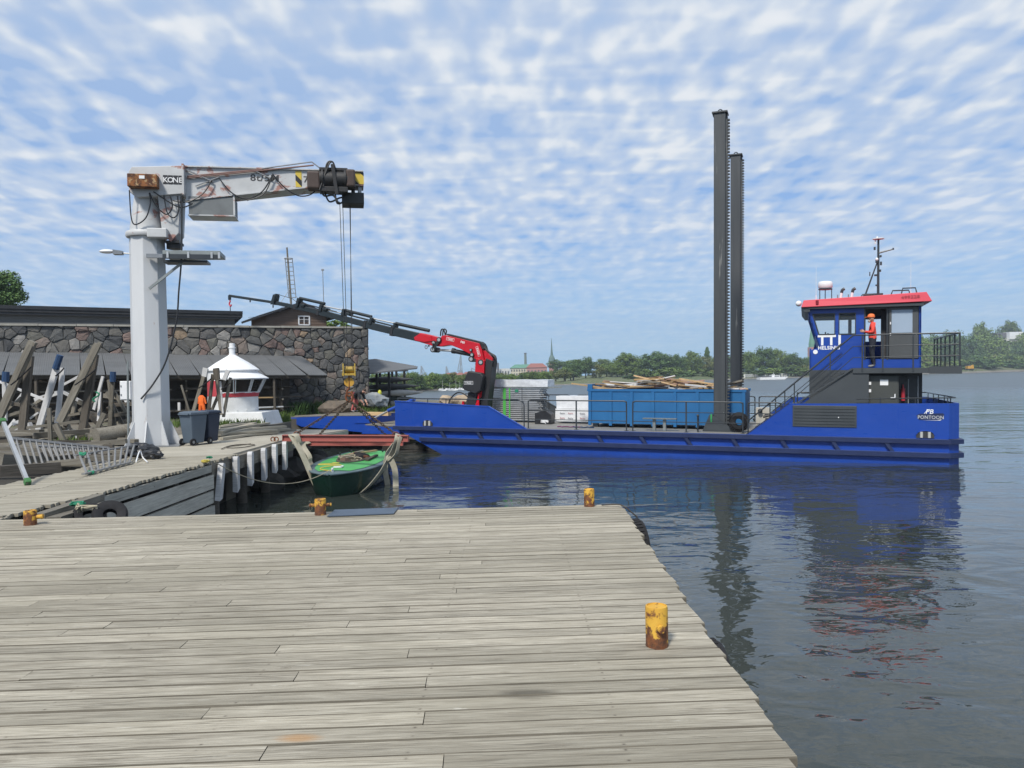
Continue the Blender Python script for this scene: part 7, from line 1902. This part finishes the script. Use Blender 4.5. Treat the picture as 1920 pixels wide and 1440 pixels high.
b = MB(); b.ell(at(712, 737, 38.5), (.10, .1, .16)); tag(b.build('yellow_bag', paint('yellow_bag_cloth', (.6, .6, .05), (.5, .5, .05), .7), smooth=True), 'small yellow bag on the silver tarpaulin', 'bag')

# ================================================================== far shore
def shore_y(px):
    T = [(400, 750), (690, 739), (760, 734.5), (830, 731.5), (930, 726.5), (1060, 722), (1200, 718), (1400, 711), (1500, 708), (1700, 702.5), (1920, 696.5), (2150, 691.5)]
    for (a, b_), (c, d) in zip(T[:-1], T[1:]):
        if px <= c: return b_ + (d - b_) * (px - a) / (c - a)
    return T[-1][1]
def rise_px(px):
    T = [(400, 3), (760, 3), (930, 4), (1040, 8), (1130, 19), (1300, 22), (1360, 16), (1420, 9), (1520, 9), (1700, 18), (1800, 34), (1880, 48), (2150, 50)]
    for (a, b_), (c, d) in zip(T[:-1], T[1:]):
        if px <= c: return b_ + (d - b_) * (px - a) / (c - a)
    return T[-1][1]
def shore_d(px):
    p_ = on(px, shore_y(px), 0); return (p_ - cam_pos).dot(c_fwd)
def land(px, k):
    """a point on the far land: k = 0 at the water line, 1 at the crest"""
    d = shore_d(px) * (1 + .55 * k)
    g_ = min(1, k) ** .8
    return at(px, shore_y(px) - 1.2 * (k > 0) - rise_px(px) * g_, d)
MT['farland'] = paint('far_meadow', (.075, .105, .035), (.12, .125, .055), .95, scale=.02, spots=(.16, .15, .10), spot_at=.60, spot_scale=.05, bmp=0)
MT['farrock'] = paint('far_shore_rock', (.20, .18, .155), (.13, .12, .10), .95, scale=.12, bmp=0)
q = MB()
cols = [380 + i * 11 for i in range(165)]
ks = [-.02, 0.0, .02, .08, .2, .35, .55, .8, 1.0, 1.6, 3.0, 7.0]
vs = []
for i, px in enumerate(cols):
    for k in ks:
        if k < 0:
            p_ = on(px, shore_y(px) + .4, 0); p_.z = -1
        elif k == 0:
            p_ = on(px, shore_y(px), 0)
        elif k <= 1:
            p_ = land(px, k); p_.z = max(p_.z, .3) + (mnoise.noise(Vector((px * .06, k * 5, 0))) * .8 if k > .05 else 0)
        else:
            a = land(px, 1.0); d = (Vector((a.x, a.y, 0))).normalized(); p_ = a + d * (k - 1) * 120; p_.z = a.z * (1.0 if k < 2 else .8)
        vs.append(p_)
n = len(ks)
fs = [(i * n + j, (i + 1) * n + j, (i + 1) * n + j + 1, i * n + j + 1) for i in range(len(cols) - 1) for j in range(n - 1)]
q.add(vs, fs)
q.mi = [1 if (f % (n - 1)) < 2 else 0 for f in range(len(fs))]
struct(q.build('far_shore_terrain', [MT['farland'], MT['farrock']]))

# ------------------------------------------------------------------ trees
MT['leafA'] = leafmat('leaves_mid_green', (.095, .155, .036), (.15, .21, .055))
MT['leafB'] = leafmat('leaves_dark_green', (.058, .112, .036), (.092, .15, .046))
MT['leafC'] = leafmat('leaves_olive', (.12, .145, .045), (.16, .175, .06))
MT['bark'] = paint('bark', (.06, .05, .04), (.04, .033, .027), .95)
def crown_mesh(name, seed, mat, clumps=70, per=80, leaf=.026, kind='round'):
    r = random.Random(seed); mb = MB()
    cs = []
    for i in range(clumps):
        while True:
            x, y, z = r.uniform(-1, 1), r.uniform(-1, 1), r.uniform(-1, 1)
            if x * x + y * y + z * z < 1: break
        if kind == 'conifer':
            t = r.random() ** .7
            rad = .42 * (1 - t) + .03
            c = Vector((x * rad, y * rad, .12 + .86 * t)); cr_ = .05 + .06 * (1 - t)
        elif kind == 'bush':
            c = Vector((x * .46, y * .46, .10 + .42 * (z + 1) * (1 - .25 * (x * x + y * y)))); cr_ = r.uniform(.09, .16)
        else:
            f = (x * x + y * y + z * z) ** .5
            push = (.55 + .45 * f) / max(f, .05) * f ** .5
            x, y, z = x * push, y * push, z * push
            c = Vector((x * .42, y * .42, .54 + z * .38 - .06 * (x * x + y * y))); cr_ = r.uniform(.09, .16)
        cs.append((c, cr_))
    for c, cr_ in cs:
        for _ in range(per):
            d = Vector((r.gauss(0, 1), r.gauss(0, 1), r.gauss(0, 1)))
            if d.length < 1e-3: continue
            d.normalize()
            p_ = c + d * cr_ * r.random() ** .35
            nrm = (d + Vector((0, 0, .35)) + Vector((r.gauss(0, .35), r.gauss(0, .35), r.gauss(0, .35)))).normalized()
            t = nrm.orthogonal().normalized(); t = Matrix.Rotation(r.uniform(0, 6.28), 3, nrm) @ t; u_ = nrm.cross(t)
            s = leaf * r.uniform(.6, 1.4)
            mb.add([p_ - t * s, p_ - u_ * s * .6, p_ + t * s, p_ + u_ * s * .6], [(0, 1, 2, 3)])
    me = bpy.data.meshes.new(name); me.from_pydata(mb.v, [], mb.f); me.materials.append(mat)
    return me
def trunk_mesh(name, h=.55, seed=0):
    r = random.Random(seed); mb = MB()
    mb.tube([(0, 0, -.08), (.01, 0, .15), (0, .01, .35), (0, 0, h)], [.035, .026, .02, .012], 7)
    for k in range(5):
        a = r.uniform(0, 6.28); z = r.uniform(.25, .45)
        mb.tube([(0, 0, z), (.12 * math.cos(a), .12 * math.sin(a), z + .12), (.26 * math.cos(a), .26 * math.sin(a), z + .25)], [.014, .010, .005], 5)
    return mb.mesh(name, MT['bark'])
CROWN = {'A': [crown_mesh('crown', 100 + i, MT['leafA']) for i in range(3)], 'B': [crown_mesh('crown', 200 + i, MT['leafB']) for i in range(3)], 'C': [crown_mesh('crown', 300 + i, MT['leafC'], 40) for i in range(2)],
         'K': [crown_mesh('crown', 400, MT['leafB'], 60, 30, .03, 'conifer')], 'b': [crown_mesh('crown', 500 + i, MT['leafA'], 34, 44, .05, 'bush') for i in range(2)], 'd': [crown_mesh('crown', 600, MT['leafB'], 34, 44, .05, 'bush')], 'o': [crown_mesh('crown', 700, MT['leafC'], 34, 44, .05, 'bush')]}
TRUNK = [trunk_mesh('trunk', .55, i) for i in range(2)]
rt = random.Random(77)
def tree(px, ybase, ytop, wpx, d, kind, label, group, name=None, cat=None):
    base = at(px, ybase, d)
    h_ = (ybase - ytop) * d / FPX; w_ = wpx * d / FPX * 1.18
    bush = kind in 'bdo'
    M = Matrix.Translation(base) @ Matrix.Rotation(rt.uniform(0, 6.28), 4, 'Z') @ Matrix.Diagonal((w_ / .86, w_ / .86, h_ / .97, 1))
    t = thing(name or ('bush' if bush else 'tree'), label, cat or ('bush' if bush else 'tree'), M=M, group=group)
    place(bpy.data.objects.new('crown', rt.choice(CROWN[kind])), M, t)
    if not bush: place(bpy.data.objects.new('trunk', rt.choice(TRUNK)), M, t)
    return t
# dense belt on the left shore
gl = 'trees in the belt on the far left shore'
for i in range(26):
    px = 700 + i * 9.4 + rt.uniform(-3, 3)
    yb = shore_y(px) - 3
    tree(px, yb, 700 + rt.uniform(-3, 4) - (2 if 730 < px < 770 else 0), rt.uniform(24, 32), shore_d(px) * rt.uniform(1.02, 1.12), rt.choice('AABC'), ORD[i] + ' tree from the left in the dense belt on the far left shore', gl)
for i in range(16):
    px = 695 + i * 15 + rt.uniform(-3, 3)
    tree(px, shore_y(px) - 1, shore_y(px) - rt.uniform(9, 15), rt.uniform(20, 28), shore_d(px) * 1.015, rt.choice('bbd'), ORD[i] + ' low bush from the left along the far left shore\'s water line', 'bushes on the far left shore')
gm = 'trees below the city skyline'
for i in range(13):
    px = 935 + i * 11 + rt.uniform(-3, 3)
    tree(px, shore_y(px) - 4 - (px - 935) * .05, 702 - (px - 935) * .07 + rt.uniform(-3, 3), rt.uniform(20, 30), shore_d(px) * rt.uniform(1.05, 1.35), rt.choice('AABC'), ORD[i] + ' tree from the left in the low belt below the city skyline', gm)
park = [(1075, 712, 676, 36, 'B'), (1098, 706, 667, 26, 'B'), (1118, 712, 684, 30, 'C'), (1060, 714, 688, 26, 'A'), (1138, 706, 681, 34, 'A'), (1158, 708, 680, 40, 'A'), (1175, 706, 661, 46, 'A'), (1197, 706, 684, 28, 'B'), (1226, 700, 657, 50, 'B'), (1246, 702, 664, 36, 'B'), (1272, 702, 662, 28, 'B'), (1297, 704, 658, 34, 'A'), (1327, 698, 652, 24, 'K'), (1322, 704, 668, 40, 'C'), (1345, 704, 668, 34, 'A'), (1375, 706, 664, 36, 'B'),
        (1404, 703, 659, 34, 'A'), (1432, 702, 649, 38, 'B'), (1458, 702, 654, 34, 'A'), (1483, 702, 660, 36, 'B'), (1508, 703, 668, 34, 'B'), (1530, 703, 664, 36, 'A')]
for (px, yb, yt, w_, k) in park:
    lab = {1075: 'dark tree at the left end of the park', 1098: 'tall dark tree left of the park meadow', 1118: 'olive tree beside the park path', 1060: 'small tree where the park meets the city', 1138: 'tree above the park path', 1158: 'broad tree left of the park\'s round crowned tree', 1175: 'tall round crowned tree in the park above the skip\'s left part', 1197: 'dark tree in the gap between the park\'s two big trees', 1226: 'biggest dark tree in the park above the skip', 1246: 'right half of the park\'s big dark tree pair', 1272: 'slim dark tree right of the park\'s big pair', 1297: 'bright green tree left of the tall piles', 1327: 'dark conifer just left of the tall piles', 1322: 'olive tree in front of the conifer by the piles', 1345: 'tree behind the nearer pile', 1375: 'tree seen between the two piles', 1404: 'tree just right of the farther pile', 1432: 'tallest tree right of the piles', 1458: 'tree behind the white motor yacht', 1483: 'dark tree right of the white motor yacht', 1508: 'tree just left of the wheelhouse', 1530: 'tree half hidden by the wheelhouse'}[px]
    tree(px, yb, yt, w_, shore_d(px) * (1.3 if px < 1390 else 1.12), k, lab, 'park trees on the far shore')
for i, (px, yb, yt, w_, k) in enumerate(sorted([(1215, 712, 692, 40, 'b'), (1256, 711, 686, 40, 'b'), (1284, 714, 695, 30, 'd'), (1312, 713, 688, 44, 'b'), (1335, 714, 694, 30, 'o'), (1188, 712, 700, 30, 'd'), (1440, 706, 688, 40, 'b'), (1470, 705, 687, 42, 'd'), (1495, 706, 684, 40, 'b'), (1515, 706, 680, 26, 'o'), (1412, 707, 692, 36, 'd'), (1360, 712, 694, 36, 'b')])):
    tree(px, yb, yt, w_, shore_d(px) * (1.15 if px < 1390 else 1.06), k, ORD[i] + ' rounded bush from the left in front of the park trees', 'bushes before the park trees')
for i in range(11):
    px = 1040 + i * 30 + rt.uniform(-8, 8)
    tree(px, 694 + rt.uniform(-2, 3), 676 + rt.uniform(-6, 4), 34, shore_d(px) * 1.75, rt.choice('AB'), ORD[i] + ' tree from the left in the far row behind the park', 'far row behind the park')
hill = [(1748, 700, 628, 44, 'B'), (1766, 698, 622, 40, 'B'), (1788, 697, 616, 40, 'B'), (1815, 694, 626, 44, 'B'), (1842, 685, 604, 40, 'A'), (1855, 694, 624, 56, 'A'), (1893, 660, 601, 38, 'A'), (1880, 694, 655, 48, 'A'), (1908, 692, 646, 44, 'B'), (1925, 690, 622, 44, 'A'), (1830, 695, 650, 40, 'B'), (1950, 690, 630, 50, 'B'), (1735, 699, 640, 44, 'A')]
for i, (px, yb, yt, w_, k) in enumerate(hill):
    tree(px, yb, yt, w_, shore_d(px) * (1.28 if yt > 615 else 1.42), k, ['tree just right of the wheelhouse wall', 'dark tree behind the platform rail', 'dark tree behind the platform\'s end rail', 'dark tree between the platform and the tall pair', 'tall domed tree on the right hillside', 'broad bright tree below the domed hillside tree', 'domed tree above the white modern house', 'bushy tree below the white modern house', 'dark tree in front of the white house\'s right part', 'tree at the right edge of the picture', 'low dark tree right of the platform', 'tree beyond the right edge', 'tree behind the wheelhouse\'s right wall'][i], 'trees on the right hillside')
for i in range(20):
    px = 1735 + i * 10.5 + rt.uniform(-4, 4)
    tree(px, shore_y(px) - 3 - rt.uniform(0, 3), shore_y(px) - rt.uniform(18, 34), rt.uniform(28, 40), shore_d(px) * rt.uniform(1.04, 1.14), rt.choice('bbdo'), ORD[i] + ' bush from the left along the right hand shore', 'bushes on the right hand shore')
for i in range(9):
    px = 1553 + i * 21 + rt.uniform(-5, 5)
    tree(px, shore_y(px) - 4, 655 - i * 3 + rt.uniform(-6, 6), rt.uniform(34, 42), shore_d(px) * 1.14, rt.choice('AB'), 'tree on the far shore behind the wheelhouse', 'trees behind the wheelhouse')
for i in range(4):
    px = 1985 + i * 34
    tree(px, shore_y(px) - 4, 628 + rt.uniform(-8, 8), 48, shore_d(px) * 1.2, rt.choice('AB'), 'tree on the shore beyond the right edge', 'trees beyond the right edge')
# leafy tree behind the storehouse at the left edge, and greenery behind the wooden house
CROWN['N'] = [crown_mesh('crown', 900, MT['leafB'], 90, 120, .022)]
tree(-2, 600, 505, 74, 52, 'N', 'leafy tree rising behind the storehouse at the left edge', None)
tree(632, 625, 597, 44, 58, 'b', 'green bush behind the stone wall right of the house', None)

# ------------------------------------------------------------------ city skyline
MT['win'] = paint('far_window', (.06, .07, .08), (.09, .10, .11), .3, bmp=0)
MT['roofgreen'] = paint('copper_green_roof', (.10, .26, .17), (.09, .22, .15), .7, bmp=0)
MT['rooftile'] = paint('far_red_roof', (.30, .10, .07), (.24, .085, .06), .8, bmp=0)
MT['cream'] = paint('cream_plaster', (.60, .56, .42), (.54, .50, .38), .8, bmp=0)
MT['pink'] = paint('dusty_pink_plaster', (.44, .22, .20), (.38, .19, .17), .8, bmp=0)
MT['paleplaster'] = paint('pale_plaster', (.62, .62, .59), (.55, .55, .52), .8, bmp=0)
MT['dkroof'] = paint('far_dark_roof', (.12, .12, .13), (.09, .09, .10), .8, bmp=0)
CD = 640.0
def building(label, x0, x1, yt, yb, roof_px, wall, roofm, nx, nz, d=CD, hip=True, name='building'):
    a, c = at(x0, yb, d), at(x1, yb, d); zt = at((x0 + x1) / 2, yt, d).z; zb = min(a.z, 0)
    t = thing(name, label, 'building', (a.x, a.y, zb))
    q = MB(); q.box2((a.x, a.y, zb), (c.x, a.y + 18, zt)); q.build('wall', wall, t)
    if roof_px:
        rh = roof_px * d / FPX; ins = min(6, (c.x - a.x) * .2) if hip else 0
        q = MB(); q.loft([[(a.x - .5, a.y - .6, zt), (c.x + .5, a.y - .6, zt), (c.x + .5, a.y + 18.6, zt), (a.x - .5, a.y + 18.6, zt)], [(a.x + ins, a.y + 8, zt + rh), (c.x - ins, a.y + 8, zt + rh), (c.x - ins, a.y + 10, zt + rh), (a.x + ins, a.y + 10, zt + rh)]]); q.build('roof', roofm, t)
    W_, H_ = c.x - a.x, zt - a.z
    for i in range(nx):
        for j in range(nz):
            cx_, cz_ = a.x + W_ * (i + .5) / nx, zt - H_ * (j + .6) / nz
            q = MB(); q.box((cx_, a.y - .05, cz_), (W_ / nx * .45, .3, H_ / nz * .5)); q.build('window', MT['win'], t)
    return t
building('long cream building with a green copper roof on the skyline', 957, 1001, 690, 705, 7, MT['cream'], MT['roofgreen'], 9, 2)
building('dusty pink building with a red roof beside the church tower', 988, 1026, 689, 704, 8, MT['pink'], MT['rooftile'], 6, 1, CD - 8)
building('low white building right of the loader crane on the skyline', 930, 956, 691, 705, 0, MT['paleplaster'], MT['dkroof'], 5, 1, CD + 5)
building('white building right of the church tower', 1040, 1062, 693, 704, 3, MT['paleplaster'], MT['dkroof'], 4, 1, CD + 40)
building('pale low building far left on the skyline', 760, 790, 702, 712, 0, MT['paleplaster'], MT['dkroof'], 5, 1, CD + 60)
for (x0, x1, yt, lab, m_, rm) in [(822, 834, 706, 'white gabled house on the far left shore', 'paleplaster', 'dkroof'), (834, 846, 704, 'small house with a red roof on the far left shore', 'cream', 'rooftile'), (846, 856, 703, 'white house with a red roof left of the loader crane', 'paleplaster', 'rooftile'), (856, 868, 703.5, 'cream house with a red roof left of the loader crane', 'cream', 'rooftile'), (869, 882, 702, 'wide red roofed house just left of the loader crane', 'pink', 'rooftile')]:
    building(lab, x0, x1, yt, 718, 5, MT[m_], MT[rm], 3, 1, 480, True, 'house')
# church tower with a needle spire
t = thing('church_tower', 'green church tower with a needle spire on the city skyline', 'tower', at(1035, 700, CD + 10))
D_ = CD + 10
zc_ = lambda y: at(1035, y, D_).z
cx_, cy_ = at(1035, 690, D_).x, at(1035, 690, D_).y
MT['coppert'] = paint('dark_copper', (.10, .17, .15), (.08, .13, .12), .7, bmp=0)
q = MB(); q.box2((cx_ - 2.5, cy_ - 2.5, 0), (cx_ + 2.5, cy_ + 2.5, zc_(681))); q.build('shaft', MT['pink'], t)
q = MB(); q.lathe([(2.7, zc_(682)), (2.7, zc_(678)), (2.9, zc_(677)), (2.4, zc_(671)), (1.5, zc_(667)), (1.1, zc_(666)), (.9, zc_(662)), (.55, zc_(652)), (.32, zc_(642)), (.12, zc_(634))], (cx_, cy_, 0), 12); q.build('spire', MT['coppert'], t)
p0, p1 = at(985, 700, CD + 30), at(985, 662.5, CD + 30)
t = thing('chimney_stack', 'tall thin chimney behind the green roofed building', 'chimney', p0)
q = MB(); q.tube([(p1.x, p1.y, 0), (p1.x, p1.y, p1.z)], [1.3, .95], 14); q.build('shaft', paint('chimney_green_grey', (.15, .19, .16), (.12, .15, .13), .8, bmp=0), t, smooth=True)
q = MB(); q.lathe([(1.15, 0), (1.2, .4), (1.2, .9), (.7, .9)], (p1.x, p1.y, p1.z - .5), 14); q.build('rim', MT['dkroof'], t)
q = MB(); p1 = at(933.5, 680, CD); q.tube([(p1.x, p1.y, 0), (p1.x, p1.y, p1.z)], [.9, .8], 10); tag(q.build('flue', MT['dkroof']), 'short dark flue on the white skyline building', 'chimney')
# second, greener spire just left of the wheelhouse
t = thing('church_spire', 'green copper spire on a brick tower beside the wheelhouse', 'tower', at(1524, 700, CD))
cx_, cy_ = at(1524, 690, CD).x, at(1524, 690, CD).y
zc_ = lambda y: at(1524, y, CD).z
q = MB(); q.box2((cx_ - 3.0, cy_ - 3, 0), (cx_ + 3.0, cy_ + 3, zc_(651))); q.build('shaft', MT['pink'], t)
q = MB(); q.lathe([(3.2, zc_(651)), (3.2, zc_(645)), (2.6, zc_(636)), (1.2, zc_(618)), (.1, zc_(602))], (cx_, cy_, 0), 8); q.build('spire', MT['roofgreen'], t)
# harbour cranes, faint on the left skyline
MT['craneblue'] = paint('harbour_crane_grey', (.26, .31, .35), (.22, .27, .31), .7, bmp=0)
for (px, yt, jx, jy, lab) in [(790, 686, 800, 704, 'harbour crane at the left of the skyline'), (837, 687, 843, 701, 'small harbour crane above the houses'), (864, 664, 858, 694, 'tall slim harbour crane left of the loader crane'), (884, 690, 890, 690, 'low gantry crane right behind the loader crane')]:
    t = thing('harbour_crane', lab, 'crane', at(px, 705, 700), 'harbour cranes on the skyline')
    top, foot = at(px, yt, 700), at(px - 2, 708, 700); j = at(jx, jy + 3, 700)
    foot.z = 0
    for (a, c, w_) in ((foot, top, 1.1), (foot + Vector((3, 0, 0)), top, .7), (top, j, .8)):
        q = MB(); q.bar(a, c, w_, w_); q.build('girder', MT['craneblue'], t)
    for k in range(6):
        q = MB(); q.bar(foot.lerp(top, k / 6), (foot + Vector((3, 0, 0))).lerp(top, (k + 1) / 6), .35, .35); q.build('lattice', MT['craneblue'], t)
    q = MB(); q.box(foot.lerp(top, .35), (3, 3, 2.5)); q.build('cab', MT['craneblue'], t)
# modern white house on the right hillside
dW = shore_d(1900) * 1.32
t = thing('modern_house', 'white modern house with flat roofs on the right hillside', 'house', at(1895, 665, dW))
def wb(nm, x0, x1, y0, y1, mat, dd=0, th=9, par=None):
    a, c = at(x0, y1, dW + dd), at(x1, y0, dW + dd)
    q = MB(); q.box2((a.x, a.y, a.z), (c.x, a.y + th, c.z)); return q.build(nm, MT[mat], par or t)
up_ = wb('upper_block', 1893, 1918, 622, 636, 'white'); lo_ = wb('lower_block', 1880, 1914, 634, 656, 'paleplaster', 1, 10); wb('base_block', 1884, 1908, 655, 668, 'paleplaster', -1)
wb('window_band', 1894, 1911, 640, 643.5, 'win', -.2, 1, lo_); wb('window_band', 1884, 1893, 651, 654, 'win', -.2, 1, lo_); wb('grey_wing', 1868, 1893, 624, 633, 'dkroof', 4, 8)
# ------------------------------------------------------------------ small things on the water's edge
yd = thing('motor_yacht', 'white motor yacht moored off the far shore right of the piles', 'boat', on(1450, 712, 0))
dY = (on(1450, 711.7, 0) - cam_pos).dot(c_fwd)
s_ = dY / FPX
c = on(1450, 711.7, 0)
q = MB(); q.prism([(c.x - 25 * s_, c.y, 0), (c.x + 22 * s_, c.y, 0), (c.x + 28 * s_, c.y, 5 * s_), (c.x - 25 * s_, c.y, 4.2 * s_)], (0, 4, 0)); q.build('hull', MT['white'], yd)
q = MB(); q.box2((c.x - 2 * s_, c.y + .4, 4 * s_), (c.x + 13 * s_, c.y + 3.4, 8 * s_)); q.box2((c.x + 2 * s_, c.y + .6, 8 * s_), (c.x + 4 * s_, c.y + 3, 9.5 * s_)); q.build('cabin', MT['white'], yd)
q = MB(); q.box2((c.x - 15 * s_, c.y + .3, 4 * s_), (c.x - 2.2 * s_, c.y + 3.5, 6.5 * s_)); q.build('canopy', MT['dkroof'], yd)
q = MB(); q.box2((c.x + 3 * s_, c.y + .35, 5.5 * s_), (c.x + 12 * s_, c.y + .42, 7 * s_)); q.build('window', MT['win'], yd)
q = MB(); q.cyl((c.x + 4 * s_, c.y + 2, 8 * s_), (c.x + 4.5 * s_, c.y + 2, 13 * s_), .08, .05, 6); q.build('mast', MT['white'], yd)
jt = thing('jetty', 'pale railed jetty on the far shore behind the yacht', 'jetty', on(1440, 709.5, 0))
for i in range(22):
    px = 1396 + i * 3.9
    p_ = on(px, shore_y(px) - .6, 0); q = MB(); q.box2((p_.x - .35, p_.y, 0), (p_.x + .35, p_.y + .3, 2.0)); q.build('post', MT['paleplaster'], jt)
a, c2 = on(1396, shore_y(1396) - .6, 0), on(1480, shore_y(1480) - .6, 0)
for z in (1.95, 1.1):
    q = MB(); q.bar((a.x, a.y + .2, z), (c2.x, c2.y + .2, z), .2, .3); q.build('rail', MT['paleplaster'], jt)
q = MB(); q.bar((a.x, a.y + 1.5, .4), (c2.x, c2.y + 1.5, .4), 3.0, .5); q.build('deck', MT['farrock'], jt)
ex = thing('excavator', 'small yellow excavator parked on the right hand shore', 'excavator', on(1818, 699, 0))
p_ = land(1818, .05); s_ = shore_d(1818) * 1.03 / FPX
MT['exyellow'] = paint('excavator_yellow', (.62, .33, .03), (.5, .27, .03), .5, bmp=0)
q = MB(); q.box((p_.x, p_.y, p_.z + 6.0 * s_), (11 * s_, 2.5, 5 * s_)); q.build('body', MT['exyellow'], ex)
q = MB(); q.box((p_.x, p_.y, p_.z + 2.0 * s_), (11 * s_, 2.6, 3 * s_)); q.build('track', MT['blackpl'], ex)
q = MB(); q.bar((p_.x + 3 * s_, p_.y, p_.z + 8 * s_), (p_.x + 6.5 * s_, p_.y, p_.z + 10 * s_), .5, .5); q.bar((p_.x + 6.5 * s_, p_.y, p_.z + 10 * s_), (p_.x + 7.5 * s_, p_.y, p_.z + 4 * s_), .4, .4); q.build('arm', MT['exyellow'], ex)
q = MB(); q.box((p_.x - 2 * s_, p_.y, p_.z + 9.3 * s_), (4 * s_, 2, 3 * s_)); q.build('cab', MT['win'], ex)
# sailing boats in the marina on the left
rr_ = random.Random(9)
for i in range(17):
    px = 826 + i * 5.9 + rr_.uniform(-2, 2)
    if px > 930: break
    py = shore_y(px) + rr_.uniform(.2, 1.6)
    c = on(px, py, 0); t = thing('moored_boat', ORD[i] + ' small white boat from the left in the far marina', 'boat', c, 'boats in the far marina')
    L = rr_.uniform(.5, .9)
    q = MB(); q.loft([[(c.x - L * .8, c.y - .15, -.05), (c.x + L * .8, c.y - .15, -.05), (c.x + L * .8, c.y + .15, -.05), (c.x - L * .8, c.y + .15, -.05)], [(c.x - L, c.y - .25, .28), (c.x + L * 1.2, c.y - .05, .32), (c.x + L * 1.2, c.y + .05, .32), (c.x - L, c.y + .25, .28)]]); q.build('hull', MT['white'], t)
    q = MB(); q.box((c.x - L * .2, c.y, .38), (L * .8, .3, .2)); q.build('cabin', MT['white'], t)
    if rr_.random() < .45:
        q = MB(); q.cyl((c.x, c.y, .2), (c.x, c.y, rr_.uniform(1.8, 3.0)), .022, .016, 5); q.build('mast', MT['white'], t)

# ================================================================== air
hzb = MB(); hzb.box2((-420, -40, -1.0), (900, 980, 62))
hm = bpy.data.materials.new('thin_haze'); hm.use_nodes = True
hn_ = hm.node_tree; hn_.nodes.remove(hn_.nodes['Principled BSDF'])
pv = hn_.nodes.new('ShaderNodeVolumePrincipled')
pv.inputs['Color'].default_value = (.78, .88, 1.0, 1)
pv.inputs['Density'].default_value = .00036
pv.inputs['Anisotropy'].default_value = .2
hn_.links.new(pv.outputs[0], hn_.nodes['Material Output'].inputs['Volume'])
hz_o = hzb.build('haze', hm); hz_o['kind'] = 'stuff'
SC.cycles.use_denoising = True
SC.cycles.max_bounces = 8
SC.cycles.transparent_max_bounces = 12
SC.cycles.caustics_reflective = False
SC.cycles.caustics_refractive = False
SC.cycles.sample_clamp_indirect = 6.0
